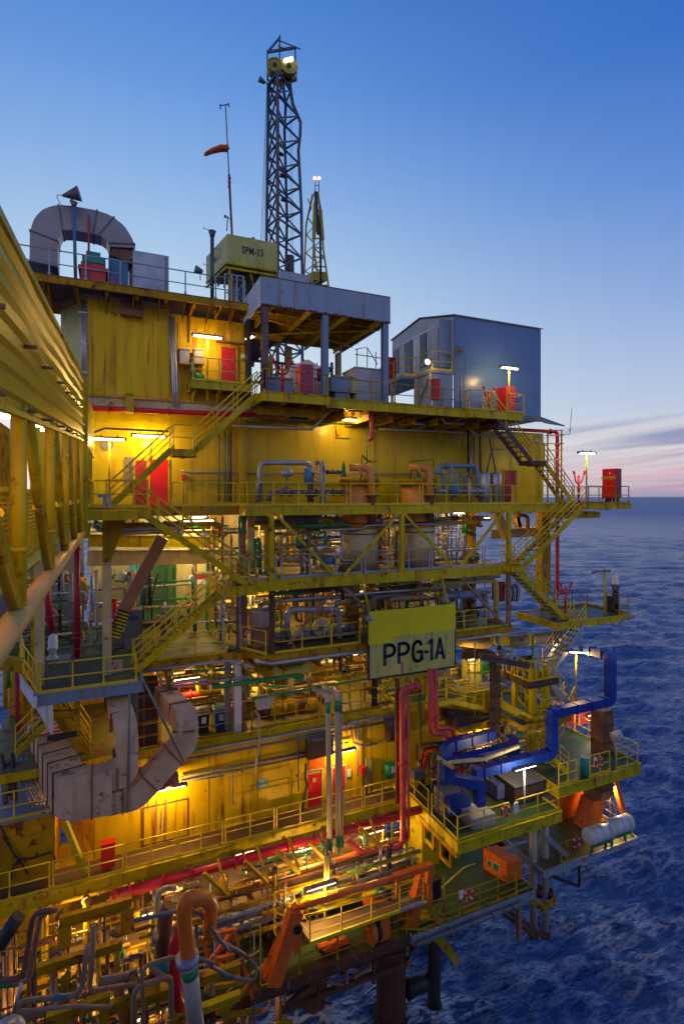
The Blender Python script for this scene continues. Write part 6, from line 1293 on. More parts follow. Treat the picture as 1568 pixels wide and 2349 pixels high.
# see-through right end: braces, cross pipes
MB().bar(A(7, 445, 345, 27), A(7, 530, 560, 27), .5, .4, up=V(0, 1, 0)).thing('raking_strut', CREAM, 'wide cream raking strut in the right opening', 'strut')
MB().bar(A(7, 590, 410, 29), A(7, 630, 500, 29), .5, .3, up=V(0, 1, 0)).bar(A(7, 590, 345, 29), A(7, 620, 500, 29), .3, .3).thing('raking_strut', YBEAM, 'orange lit short strut against the sea in the right opening', 'strut')
MB().ibeam(A(7, 420, 530, 27.5), A(7, 760, 510, 27.5), .6, .3).thing('main_beam', CREAM, 'cream beam across the right opening against the sea', 'beam')
pipe(W(7, [(600, 390), (680, 400), (680, 490)], 26), .12, YBEAM, 'short brown pipe hook in the right opening', rad=.3)
MB().bar(A(7, 790, 320, 26.8), A(7, 790, 940, 26.8), .7, .6, up=V(0, 1, 0)).thing('corner_column', YBEAM, 'massive rusty corner column behind the right stairs', 'column')
MB().bar(A(7, 775, 700, 25.6), A(7, 775, 850, 25.6), .12).thing('corner_post', YEL, 'thin yellow post beside the massive corner column', 'post')
mb = MB(); q = A(7, 800, 752, 25.3); mb.cyl(q, q + V(-.12, -.1, -.05), .1, .17).tube([q, q + V(.4, 0, .02)], .02, 5).thing('small_floodlight', GREY, 'small floodlight on the massive corner column', 'floodlight')
# lamps inside
LI = []
def ilamp(x, y, z, e, col=WARM, L=1.3, d=None, h=.25, mt=None):
    t = lamp(V(x, y, z), None, L=L, e=e, d=d, mount='ceiling', h=h, col=col, mt=mt); LI.append(t); return t
p = A(5, 1180, 765, 26.8); lamp(p, 'lit strip lamp under the deck above the stairs from the bridge landing', L=1.5, e=300, mount='ceiling', h=.3)
for (k, x, y, Y, e) in ((7, 200, 375, 26, 260), (7, 715, 352, 27.5, 150), (7, 365, 415, 29, 150)):
    t = lamp(A(k, x, y, Y), None, L=1.1, e=e, mount='ceiling', h=.3); LI.append(t)
for x, y in ((7.2, 28), (10.5, 29.5), (13.2, 28), (17.6, 28.5), (8.5, 33.5), (12.5, 34)): ilamp(x, y, ZB - .95, 330)
for x, y in ((7.0, 27.5), (9.3, 30), (11.8, 27.8), (14.5, 29), (17.5, 27.5), (19.4, 30)): ilamp(x, y, ZC - 1.0, 330)
for x, y, e in ((0.5, 31, 330), (3.2, 29.2, 320), (4.6, 32, 380)): ilamp(x, y, ZC + (2.6 if y > 31.5 else 2.4), e, NEU)
ilamp(2.0, 31.3, ZC + .1, 300, (1, .75, .35)); ilamp(4.8, 31.3, ZC + .1, 260, (1, .75, .35))
# ============================================================ LEFT BRIDGE
BX = -.82
t = thing('bridge', 'big yellow footbridge with corrugated cladding over tubular trusses at the left edge', 'bridge', V(BX, 12, -1.2))
zt_b = lambda y: 2.1 + .119 * (y - 5); zb_b = lambda y: .71 + .078 * (y - 5)
mb = MB(); Nn = 7
prof = []
for i in range(Nn):
    f = i / Nn; w = 1 / Nn; prof += [(f, 0), (f + w * .55, 0), (f + w * .68, .05), (f + w * .92, .05)]
prof.append((1, 0)); ys = [1.8 + i * .5 for i in range(36)]; vs = []; fs = []; npf = len(prof)
for j, y in enumerate(ys):
    lap = .018 * ((j // 5) % 2) + .004 * math.sin(j * 1.9)
    for f, o in prof: vs.append(V(BX + .02 + o * 1.0 + lap, y, zb_b(y) + (zt_b(y) - zb_b(y)) * f))
for j in range(len(ys) - 1):
    for i in range(npf - 1): fs.append((j * npf + i, (j + 1) * npf + i, (j + 1) * npf + i + 1, j * npf + i + 1))
mb._q(vs, fs); mb.part('cladding', YBRG, t)
MB().hexa([V(BX - .05, 1.8, zb_b(1.8)), V(BX, 1.8, zb_b(1.8)), V(BX, 19.3, zb_b(19.3)), V(BX - .05, 19.3, zb_b(19.3)), V(BX - .05, 1.8, zt_b(1.8)), V(BX, 1.8, zt_b(1.8)), V(BX, 19.3, zt_b(19.3)), V(BX - .05, 19.3, zt_b(19.3))]).part('cladding_liner', YBEAM, t)
MB().bar(V(BX + .05, 1.8, zt_b(1.8)), V(BX + .05, 19.3, zt_b(19.3)), .12, .07).part('top_flashing', YEL, t)
MB().bar(V(BX + .04, 1.8, zb_b(1.8)), V(BX + .04, 19.3, zb_b(19.3)), .07, .05).part('bottom_flashing', YEL, t)
clip = None
for y in (4.4, 6.2, 7.9, 9.9, 11.9, 13.8, 15.9):
    for f in (.0, .45):
        p = V(BX + .1, y, zb_b(y) + (zt_b(y) - zb_b(y)) * f + .06); o = MB().tube([p - V(.08, 0, 0), p + V(.05, 0, 0)], .022, 6).part('clamp', BRACE, t)
MB().tube([V(BX, 1.8, -1.18), V(BX, 21.6, -1.18)], .115, 16).part('bottom_chord', YCHORD, t)
MB().tube([V(BX - 2.6, 2.2, -1.18), V(BX - 2.6, 21.6, -1.18)], .115, 12).part('rear_chord', CREAM, t)
for y, k in ((3.1, 0), (6.1, 0), (9.1, 0), (12.2, 0), (15.2, 0), (18.2, 0)):
    zz_ = zb_b(y) + .12
    MB().tube([V(BX, y, -1.16), V(BX, y, zz_)], .072, 12).cyl(V(BX, y, -.55), V(BX, y, -.5), .08, n=12).part('vertical_tube', YEL, t)
    if y < 18: MB().tube([V(BX, y + 2.95, zb_b(y + 3) + .1) if 0 else V(BX, y + .55, zz_), V(BX, y + 2.9 - .05, -1.1)], .068, 12).cyl(V(BX, y + 1.7, -.13), V(BX, y + 1.73, -.16), .08, n=12).part('diagonal_tube', YEL, t)
    if y > 6: MB().tube([V(BX - 2.6, y, -1.16), V(BX - 2.6, y, 1.5)], .07, 10).part('rear_tube', YEL, t)
MB().box(BX - 2.5, BX - .18, 5.0, 21.5, -1.02, -.98).part('floor_grating', GRN, t)
mb = MB(); nn = 0
mw = MB()
for i in range(115):
    y = 5.2 + i * .14; mw.box(BX - .42, BX - .40, y, y + .075, -.98, .05)
for i in range(16): z = -.95 + i * .066; mw.box(BX - .405, BX - .385, 5.2, 21, z, z + .03)
mw.part('mesh_guard', YWALL, t)
MB().bar(V(BX - .4, 5.1, .09), V(BX - .4, 21.2, .09), .06).part('guard_rail', YEL, t)
mb = MB(); mb.corr(V(BX - 2.7, 3.0, 0), V(BX - 2.7, 24.5, 0), -.6, 2.6, 9, .02); mb.part('rear_cladding', YBEAM, t)
for y in (4.3, 7.2, 10.3, 13.4, 16.6): MB().tube([V(BX - .9, y, zb_b(y) + .2), V(BX - .3, y, zb_b(y) + .2)], .04, 8).part('bridge_lamp', TUBE, t); light(t, V(BX - .22, y, zb_b(y) + .02), 75, (1.0, .40, .06), .06)
p = A(5, 505, 870, 19.6); t2 = thing('bridge_post', 'thick yellow post at the platform end of the bridge', 'post', V(-.78, 19.6, p.z))
MB().bar(V(-.78, 19.6, p.z), V(-.78, 19.6, A(5, 505, -48, 19.6).z), .26, .3, up=V(0, 1, 0)).part('shaft', YEL, t2); MB().prism([V(-.95, 19.5, p.z), V(-.6, 19.5, p.z), V(-.6, 19.5, p.z + .25), V(-.5, 19.5, p.z + .5), V(-.95, 19.5, p.z + .5)], V(0, .35, 0)).part('foot', YBEAM, t2)
t3 = thing('bridge_screen', 'narrow louvred yellow screen between the bridge post and the landing', 'screen', V(-.7, 22, -.4))
for i in range(12):
    f = i / 12; MB().bar(V(-.76, 20.2, 1.9 + f * 1.7), V(-.62, 25.6, 1.75 + f * 2.0), .05, .13).part('slat', YWET, t3)
for y in (20.6, 22.2, 23.8, 25.3): MB().bar(V(-.72, y, -.45), V(-.72, y, 2), .09).part('screen_post', YEL, t3)
MB().bar(V(-.74, 20.2, -.35), V(-.64, 25.6, -.35), .12).bar(V(-.74, 20.2, .6), V(-.64, 25.6, .6), .07).part('screen_rail', YEL, t3)
p = A(5, 620, 690, 21.6); MB().bar(p, V(p.x, 21.6, p.z + .45), .1).bar(V(p.x - .25, 21.6, p.z + .45), V(p.x + .22, 21.6, p.z + .45), .12).bar(V(p.x + .18, 21.6, p.z), V(p.x + .18, 21.6, p.z + .4), .1).thing('grey_bracket', GREY, 'small grey bracket frame on the bridge landing', 'bracket')
MB().box(-.9, .95, 21.2, 21.85, ZB - .42, ZB - .05).thing('bridge_bearing', YEL, 'short yellow box beam under the bridge landing', 'beam')
# ============================================================ AREA BELOW THE BRIDGE (left)
deck('left_green_deck', -2.45, 1.15, 22.1, 28.5, ZD, 'green painted deck with a lantern and yellow railing below the bridge', m=GDARK, edge=BLUEW, th=.38, beams=1.0)
railing([V(-2.3, 22.2, ZD), V(-.2, 22.2, ZD), V(.95, 22.2, ZD)], 'bright yellow railing at the front of the green left deck', sp=1.1, r=.032)
railing([V(-2.4, 22.3, ZD), V(-3.2, 25.2, ZD), V(-3.7, 28, ZD)], 'slanting yellow railing at the left side of the green deck', sp=1.0, r=.032)
railing([V(.9, 24.6, ZD), V(2.0, 24.6, ZD)], 'small yellow railing at the foot of the lower left stairs', sp=.6)
MB().prism([V(-2.5, 22.0, ZD - .4), V(-2.5, 22.0, ZD), V(-4.3, 28, ZD), V(-4.3, 28, ZD - .4)], V(.12, 0, 0)).thing('side_beam', WHITE, 'white grey beam along the left side of the green deck', 'beam')
MB().prism([V(-2.45, 22.1, ZD - .4), V(-1.9, 22.1, ZD - .4), V(-1.9, 22.1, ZD - 1.6)], V(0, .2, 0)).thing('gusset', WHITE, 'grey gusset under the left corner of the green deck', 'gusset')
MB().prism([V(.2, 22.6, ZD - .4), V(1.05, 22.6, ZD - .4), V(1.05, 22.6, ZD - 1.9)], V(0, .12, 0)).thing('gusset', GREYD, 'grey triangular gusset under the right end of the green deck', 'gusset')
p = A(22, 710, 560, 23.2); x = p.x; t = thing('nav_lantern', 'white capped lantern on a small grey table on the green left deck', 'lantern', V(x, 23.2, ZD))
MB().lathe(V(x - .05, 23.2, ZD + 1.0), [(.22, 0), (.13, .08), (.13, .25), (.2, .35), (.2, .4), (.15, .42)], 14).part('base', GRY2, t); MB().lathe(V(x - .05, 23.2, ZD + 1.42), [(.16, 0), (.17, .2), (.15, .42), (.06, .5)], 14).part('lens', PAPER, t)
mb = MB().box(x - .3, x + .55, 22.9, 23.6, ZD + .93, ZD + 1.0)
for a in (-.28, .5):
    for b in (22.95, 23.55): mb.box(x + a, x + a + .05, b, b + .05, ZD, ZD + .93)
mb.box(x - .28, x + .5, 22.95, 23.0, ZD + .3, ZD + .36); mb.part('table', GREYD, t)
TC = []
for (px, y0, y1, Y, w, m_) in ((515, -1350, 590, 22.6, .3, CREAM), (1010, 720, 1250, 22.6, .2, YBEAM), (430, -1200, 430, 24.0, .14, YBEAM), (360, 520, 1080, 26, .3, YBEAM)):
    a, b = A(22, px, y0, Y), A(22, px, y1, Y); b.x = a.x; TC.append(MB().bar(a, b, w, up=V(0, 1, 0)).thing('left_column', m_, None, 'column', 'columns below the bridge'))
ordinal('steel column below the bridge', TC)
pipe([A(5, 455, 900, 26), A(5, 457, 1580, 26)], .13, DKRED, 'long dark red riser pipe below the bridge', flanges=(.05, .78, .82, .92))
pipe([A(5, 280, 1120, 27), A(5, 285, 1250, 27), A(5, 305, 1420, 27)], .14, DKRED, 'short dark red pipe left of the long dark red riser', flanges=(.3, 1.5))
pipe([A(22, 215, 390, 24.6), A(22, 230, 900, 24.6), A(22, 245, 1200, 24.6)], .09, DKRED, 'thin dark red pipe at the far left under the green deck', flanges=(.9,))
for i, (px, y0, y1, m_, w) in enumerate(((100, 400, 620, GRN, 'green'), (165, 380, 600, YEL, 'yellow'), (70, 390, 900, YBEAM, 'rusty'))):
    pipe([A(22, px, y0, 25.5), A(22, px + 10, y1, 25.5)], .1, m_, w + ' pipe stub at the far left under the bridge')
wall_thing(-5.5, -1.3, 33, ZD, ZB, GREYD, 'dull grey back wall below the bridge')
t = thing('rear_deck', 'grey green far deck with yellow lines under the bridge', 'deck', V(-5, 28.6, ZD)); MB().box(-5.5, 1.1, 28.6, 33, ZD - .3, ZD - .02).part('deck_plate', GDECK, t); MB().bar(V(-4.6, 29.6, ZD - .01), V(-1, 30.6, ZD - .01), .1, .012).bar(V(-4, 31, ZD - .01), V(0, 31.5, ZD - .01), .1, .012).part('deck_line', LINEP, t)
clutter('lb', 'x', -4.4, -1.1, 28.5, 32, ZD, ZC, 22, MM, 61, group='pipework below the bridge'); SECT['lb'] = 'pipe in the shade below the bridge'
MB().bar(A(22, 0, 290, 21), A(22, 280, 330, 21), .4, .4).thing('bridge_bearing', YBEAM, 'rusty yellow beam end under the lower left bridge tube', 'beam')
# ladder stairs seen below the green deck
stair(A(22, 700, 750, 24.8), A(22, 1180, 1500, 24.2), .8, 'dim yellow stairs descending behind the brown duct', m=YBEAM)
stair(A(22, 640, 1060, 24), A(22, 200, 1500, 23.2), .7, 'steep yellow stairs above the pipe bundle platform', m=YEL, rails=(True, False))
MB().ibeam(A(22, 620, 985, 23.6), A(22, 1030, 960, 23.6), .3, .2).thing('hanger_beam', YBEAM, 'short rusty beam under the green left deck', 'beam')
# ============================================================ DECK E and what stands on it
deck('equipment_deck', -4.6, 20.6, 24.05, 37, ZE, 'equipment deck on top of the long lower yellow module', m=ODECK, edge=YEL, th=.3, beams=2.2, edges='fr')
for a, b, l_ in ((.9, 2.0, 'between the two rusty ducts'), (3.3, 5.1, 'in front of the wheelie bins'), (6.0, 9.2, 'in front of the wrapped sacks'), (9.4, 12.6, 'left of the black column below the sign')):
    railing([V(a, 24.15, ZE), V(b, 24.15, ZE)], 'railing on the lower module roof ' + l_, sp=1.0, m=YBEAM)
pipe([V(1.5, 23.85, ZE - .35), V(13.6, 23.85, ZE - .35)], .07, GREY, 'upper grey cable pipe along the top of the lower module', n=6)
pipe([V(1.0, 23.8, ZE - .6), V(13.6, 23.8, ZE - .6)], .06, GREYD, 'lower grey cable pipe along the top of the lower module', n=6)
def wheelie(x, y, m_, lab, lidm=None):
    t = thing('wheelie_bin', lab, 'bin', V(x, y, ZE) if y > 23 else V(x, y, ZG)); z = ZE if y > 23 else ZG
    MB().hexa([V(x + .06, y + .06, z + .05), V(x + .5, y + .06, z + .05), V(x + .5, y + .5, z + .05), V(x + .06, y + .5, z + .05), V(x, y, z + .95), V(x + .56, y, z + .95), V(x + .56, y + .62, z + .95), V(x, y + .62, z + .95)]).part('bin_body', m_, t)
    MB().hexa([V(x - .03, y - .04, z + .955), V(x + .59, y - .04, z + .955), V(x + .59, y + .66, z + .955), V(x - .03, y + .66, z + .955), V(x + .03, y + .04, z + 1.04), V(x + .53, y + .04, z + 1.04), V(x + .53, y + .62, z + 1.08), V(x + .03, y + .62, z + 1.08)]).part('lid', lidm or m_, t)
    for a in (.04, .46): MB().cyl(V(x + a, y + .55, z + .1), V(x + a + .06, y + .55, z + .1), .1, n=12).part('wheel', BLK, t)
    MB().box(x + .2, x + .4, y + .0, y + .03, z + .5, z + .78).part('label', PAPER, t)
xb = A(11, 110, 430, 24.7).x
wheelie(xb, 24.6, DARK, 'dark wheelie bin behind the railing, right of the rusty duct', GREYD); wheelie(xb + .78, 24.6, BINB, 'blue wheelie bin on the roof of the lower module', SKYB); wheelie(xb + 1.42, 24.6, BINO, 'orange wheelie bin next to the blue bin')
pipe([V(2.2, 27, ZE + 1.6), V(6.4, 27.2, ZE + 1.45)], .17, RED, 'upper bright red pipe behind the bins', n=12, flanges=(.2, .6)); pipe([V(2.3, 26.6, ZE + 1.2), V(6.6, 26.8, ZE + 1.05)], .15, RED, 'lower bright red pipe behind the bins', n=12, flanges=(.3, .8))
MB().hexa([V(5.0, 26, ZE + 1.1), V(7.0, 26, ZE + .4), V(7.2, 28, ZE + 1.2), V(5.0, 28, ZE + 2.0), V(5.0, 26, ZE + 1.2), V(7.0, 26, ZE + .5), V(7.2, 28, ZE + 1.3), V(5.0, 28, ZE + 2.1)]).thing('sloping_panel', YPALE, 'pale sloping panel lit from above behind the orange bin', 'panel')
t = thing('wrapped_sacks', 'heap of rusty wrapped sacks under golden light on the module roof', 'sacks', V(8, 26, ZE)); rs = random.Random(5)
for i in range(9):
    x = 7.0 + rs.random() * 3; y = 25.3 + rs.random() * 1.4; s = rs.uniform(.35, .6); MB().lathe(V(x, y, ZE), [(s * .7, 0), (s, .12), (s * 1.02, .25), (s * .8, .38 + rs.random() * .15), (s * .2, .5)], 9).part('sack', YBEAM if i % 2 else RUSTM, t)
t = thing('white_unit', 'small white motor unit on a bracket at the module roof edge', 'motor', A(11, 550, 310, 24.1)); q = A(11, 550, 310, 24.1); MB().box(q.x - .3, q.x + .3, 24.1, 24.5, q.z - .1, q.z + .45).cyl(q + V(.1, .1, .15), q + V(.45, .1, .15), .16).part('body', GRY2, t)
pipe([A(11, 490, 330, 23.7), A(11, 515, 365, 23.7), A(11, 518, 520, 23.7), A(11, 490, 740, 23.6)], .05, WPIPE, 'thin pale drain pipe winding down the lower module wall', n=7)
pipe([A(11, 470, 255, 24), A(11, 700, 215, 24), A(11, 1230, 120, 24)], .06, GRN, 'long green pipe above the module roof', flanges=(.9,))
pipe([A(11, 80, 75, 24.4), A(11, 400, 60, 24.4), A(11, 440, 120, 24.4), A(11, 440, 240, 24.4)], .06, GRN, 'green pipe bending down left of the module roof', flanges=(.9,))
t = thing('yellow_drum', 'big yellow lying vessel hung under the lower process deck', 'vessel', A(11, 720, 60, 25)); q0, q1 = A(11, 620, 80, 25), A(11, 820, 60, 25); q1.z = q0.z; MB().tube(arc_path([q0 + V(-.3, 0, .5), q0, q1, q1 + V(.3, 0, .6)], .4), .33, 14).part('shell', YPALE, t)
MB().prism([A(11, 440, 40, 24.6), A(11, 610, 0, 24.6), A(11, 600, 150, 24.6)], V(0, 1.5, 0)).thing('yellow_gusset', YBEAM, 'rusty yellow triangular plate under the lower deck', 'gusset')
EC = []
for px, w in ((312, .28), (375, .34), (1275, .22)):
    x = A(11, px, 300, 24.3).x; EC.append(MB().ibeam(V(x, 24.4, ZE - (.0 if w > .25 else 4)), V(x, 24.4, ZD - .3), w, w, .03, up=V(0, 1, 0)).thing('short_column', WHITE if w > .3 else (GREYD if w > .25 else DARK), None, 'column', 'short columns on the module roof'))
ordinal('column standing between the module roof and the lower process deck', EC)
wall_thing(-4.5, 20, 30.5, ZE, ZD - .3, YBEAM, 'rusty wall at the back of the equipment deck')
clutter('ed', 'x', 2, 15.5, 24.8, 29.5, ZE, ZD - .35, 52, MM, 71, vert=.3, group='pipework on the equipment deck'); SECT['ed'] = 'pipe on the equipment deck under the lower deck'
clutter('du', 'x', 2, 16, 23.9, 28, ZD - 1.5, ZD - .4, 34, MM + [DARK, YBEAM, GREYD], 72, vert=.1, rr=(.04, .11), group='pipework hung under the lower process deck'); SECT['du'] = 'pipe hung right under the lower process deck'
BE = []
for i in range(9): x = 2.4 + i * 1.7; BE.append(MB().ibeam(V(x, 23.7, ZD - .65), V(x, 30, ZD - .65), .5, .25).thing('floor_beam', YBEAM, None, 'beam', 'beams under the lower process deck'))
ordinal('rusty beam end under the lower process deck', BE)
for x, y, e in ((1.2, 26.5, 260), (3.4, 26.4, 320), (6.4, 27, 300), (9.0, 26.2, 300), (12.0, 26.8, 260), (14.5, 27, 220)): ilamp(x, y, ZD - 1.5, e)
# ============================================================ LOWER YELLOW MODULE
ZF = -14.8
t = thing('lower_module', 'long lower yellow module with red doors, rust runs and a teal Face Leste sign', 'module', V(-.55, 24, ZF))
wall_y(-.55, 20.3, 24.0, ZF - .6, ZE - .33, YWALL, t, th=.3)
for x in (1.2, 4.0, 6.2, 9.0, 12.0): MB().box(x, x + .035, 23.985, 24.0, ZF, ZE - .4).part('seam', YBEAM, t)
MB().prism([V(-.56, 24.02, ZF - .6), V(-.56, 24.3, ZF - .6), V(-1.55, 27, ZF - .6), V(-1.6, 26.6, ZF - .6)], V(0, 0, 4.0)).part('side_wall', YBEAM, t)
for (k, x0, y0, x1, y1) in ((11, 460, 770, 708, 1100), (8, 995, 1110, 1312, 1500)):
    a, b = A(k, x0, y1, 23.97), A(k, x1, y0, 23.97); a.z = max(a.z, ZF + .05); mb = MB(); w = .035
    mb.box(a.x, a.x + w, 23.97, 23.998, a.z, b.z).box(b.x, b.x + w, 23.97, 23.998, a.z, b.z).box(a.x + w, b.x, 23.97, 23.998, b.z - w, b.z).box(a.x + w, b.x, 23.97, 23.998, a.z, a.z + w); mb.part('hatch_frame', RUSTM if k == 8 else YBEAM, t)
for px, ww in ((832, .70), (995, .66)):
    x = A(11, px, 900, 23.98).x; z = A(11, px, 1000, 23.98).z; h = A(11, px + 40, 725 if px < 900 else 700, 23.98).z - z
    d = door(t, x, 24.0, ZF, w=ww, h=h + (z - ZF), m=RED, frame_m=YPALE)
    MB().box(x + .04, x + ww - .04, 23.94, 23.949, ZF + h * .80, ZF + h * .84).box(x + .25, x + .42, 23.94, 23.949, ZF + 1.15, ZF + 1.35).part('notice', YPALE, d)
a = A(11, 843, 725, 23.97); MB().box(a.x, a.x + .8, 23.96, 23.99, a.z, a.z + .5).part('patch', ORG, t)
RR = random.Random(9); mb = MB()
for px, y0, y1, w in ((1040, 1120, 1200, .10), (1095, 1110, 1420, .16), (1160, 1100, 1440, .22), (1130, 1180, 1380, .1), (1235, 1100, 1300, .05), (1010, 1150, 1480, .06)):
    p, q = A(8, px, y0, 23.985), A(8, px - 6, y1, 23.985); mb.prism([p + V(-w * .2, 0, 0), p + V(w * .2, 0, 0), p.lerp(q, .5) + V(w * .3, 0, 0), V(q.x + w * .1, 23.985, q.z), V(q.x - w * .2, 23.985, q.z), p.lerp(q, .6) - V(w * .4, 0, 0)], V(0, .01, 0))
mb.part('rust_run', BRACE, t)
for px, py, s in ((885, 560, 1.0), (1395, 450, .9)):
    q = A(11, px, py, 23.9); d = MB(); x0 = q.x - .5; 
    prof2 = [(0, -.45), (-.35, -.50), (-.62, -.35), (-.66, .1), (-.6, .45), (0, .5)]
    d.prism([V(x0, 23.99 + a, q.z + b) for a, b in prof2], V(1.2 * s, 0, 0)).part('vent_hood', BROWN, t); MB().box(x0 - .05, x0 + 1.2 * s + .05, 23.3, 24, q.z + .5, q.z + .56).part('hood_plate', GREYD, t)
a, b = A(11, 500, 848, 23.95), A(11, 572, 788, 23.95); t2 = thing('name_plate', 'small teal plate reading Face Leste on the lower yellow module', 'sign', V(a.x, 23.95, a.z))
MB().box(a.x, b.x, 23.93, 23.98, a.z + .03, b.z).part('plate', STEAL, t2)
text_mesh('Face\nLeste', .24, V((a.x + b.x) / 2, 23.925, (a.z + b.z) / 2 + .10), V(1, 0, 0), V(0, 0, 1), PAPER, t2, xs=.85, bold=.015)
a, b = A(11, 1338, 770, 23.8), A(11, 1395, 670, 23.8); t2 = thing('stretcher_box', 'green rounded emergency box on the lower yellow module wall', 'emergency box', V(a.x, 23.7, a.z)); MB().tube([V((a.x + b.x) / 2, 23.82, a.z), V((a.x + b.x) / 2, 23.82, b.z)], .27, 16).part('box_body', SGRN, t2); MB().box(b.x - .24, b.x - .06, 23.52, 23.58, a.z + .3, a.z + .6).part('label', PAPER, t2)
for i, (k, pts, r, m_, lab) in enumerate((
    (11, [(0, 770), (860, 595)], .055, GREYD, 'upper dark conduit slanting nowhere along the lower module wall'), (11, [(0, 800), (560, 690), (880, 640)], .045, GREYD, 'second dark conduit along the lower module wall'),
    (11, [(980, 560), (1100, 540)], .04, GREYD, 'short conduit behind the white pipes'), (11, [(770, 450), (775, 860)], .04, GREYD, 'thin vertical conduit left of the first vent hood'), (11, [(345, 720), (345, 950), (365, 930)], .03, GREYD, 'thin hooked conduit left of the hatch'),
    (11, [(1110, 390), (1130, 540), (1210, 565), (1290, 545)], .05, GREYD, 'bent conduit between the white pipes and the black column'), (11, [(1160, 410), (1160, 760)], .035, GALV, 'thin chain conduit right of the red doors'), (11, [(1215, 640), (1220, 920)], .06, GREYD, 'short dark riser right of the red doors'), (11, [(1245, 640), (1250, 920)], .05, GREYD, 'second short riser right of the red doors'),
    (11, [(820, 680), (820, 780), (830, 820), (800, 960), (795, 1040)], .05, DARK, 'dark hose left of the first red door'), (8, [(1250, 1000), (1568, 950)], .035, GREYD, 'thin dark conduit right of the lit lamp under the duct'))):
    pp = [A(k, x, y, 23.85) for x, y in pts]
    if i < 2: zz_ = pp[0].z; pp = [V(p.x, p.y, zz_) for p in pp]
    MB().tube(arc_path(pp, .1), r, 6).thing('wall_conduit' if i != 9 else 'hose', m_, lab.replace('slanting nowhere ', ''), 'conduit')
q = A(11, 1190, 740, 23.8); MB().box(q.x - .1, q.x + .12, 23.7, 23.95, q.z, q.z + .3).thing('call_point', RED, 'small red call point right of the lower red doors', 'alarm')
q = A(11, 1103, 740, 23.97); MB().box(q.x - .1, q.x + .1, 23.94, 23.98, q.z - .18, q.z + .18).thing('wall_notice', PAPER, 'white notice right of the second lower red door', 'sign')
lamp(A(11, 1060, 600, 23.5), 'lit strip lamp above the lower red doors', L=1.35, e=330, mount='wall', h=.4)
lamp(A(8, 1165, 1043, 23.3), 'lit strip lamp under the rusty duct on the lower module', L=1.6, e=480, mount='wall', h=.6)
q = A(8, 1195, 985, 23.4); MB().tube([q - V(.3, 0, 0), q + V(.3, 0, 0)], .3, 12).thing('lamp_hood', DUCTB, 'brown rounded hood above the lit lamp under the duct', 'hood')
# walkway F
deck('lower_walkway', -4.8, 13.2, 22.7, 23.95, ZF, 'long narrow grating walkway along the lower yellow module', m=GRATE, edge=YEL, th=.42, beams=1.2, edges='f')
FR = [-4.7, -2.0, .55, 2.55, 4.45, 6.7, 9.0, 11.0, 13.0]
for i, (a, b) in enumerate(zip(FR, FR[1:])): FR[i] = railing([V(a + .06, 22.75, ZF), V(b - .06, 22.75, ZF)], None, sp=1.15)
ordinal('railing section on the long lower walkway', FR[:-1])
RP = pipe([V(.3, 22.45, ZF - .62), V(14, 22.5, ZF - .55)], .19, CRIM, 'thick red fire main running under the long lower walkway', n=14, flanges=(.03, .12, .2, .33, .36, .5, .62, .74)); MB().lathe(V(.3, 22.45, ZF - .62), [(.2, 0), (.18, .15), (.1, .26), (.01, .3)], 14, V(-1, 0, 0)).thing('domed_end', RED, 'bright red domed end of the thick fire main', 'pipe cap')
extinguisher_box(A(13, 660, 480, 22.9).x, 22.95, ZF + .15, 'red extinguisher cabinet behind the lower walkway railing', w=.5, h=.95, m=RED)
# platform with pipe bundle (far left)
ZH = -12.2
t = thing('left_block', 'rust streaked yellow block wall with looping hoses at the lower left', 'wall', V(-5.4, 23.6, ZF))
MB().box(-5.6, -1.95, 23.6, 26.5, ZF - .5, ZH - .06).part('wall', YBEAM, t); MB().box(-5.6, -1.9, 23.3, 27, ZH - .05, ZH).part('roof_plate', SKYB if 0 else BLUEW, t)
for pts in ([(0, 1300), (120, 1540), (230, 1530), (370, 1480), (390, 1560)], [(20, 1380), (130, 1540), (200, 1640)], [(130, 1540), (90, 1600), (80, 1680)]): MB().tube(arc_path([A(8, x, y, 23.5) for x, y in pts], .3), .035, 6).part('hose', DARK, t)
railing([V(-5.4, 23.4, ZH), V(-3.3, 23.4, ZH), V(-2.0, 23.4, ZH), V(-2.0, 26.5, ZH)], 'yellow railing of the platform with the pipe bundle', sp=1.1, r=.03)
rs = random.Random(4)
t = thing('pipe_bundle', 'bundle of shiny steel tubes leaning behind the railing at the lower left', 'pipe bundle', V(-3.2, 24.2, ZH))
for i in range(15):
    p = A(22, 170 + i * 15 + rs.uniform(-6, 6), 1600 - (i % 4) * 22, 25.2); q = A(22, 430 + i * 14 + rs.uniform(-8, 8), 2200 - (i % 3) * 40, 23.7); MB().tube([q, p], .03, 6).part('tube', GALV, t)
t = thing('wrapped_tubes', 'heap of brown wrapped tubes left of the shiny tube bundle', 'pipe bundle', V(-4.2, 24.2, ZH))
for i in range(9):
    p = A(22, 20 + i * 22 + rs.uniform(-20, 20), 1500 + rs.uniform(-40, 300), 25.0); q = A(22, 60 + i * 26 + rs.uniform(-60, 30), 2000 + rs.uniform(-60, 160), 23.8); MB().tube([q, p], rs.uniform(.04, .1), 7).part('tube', BROWN if i % 3 else DUCTB, t)
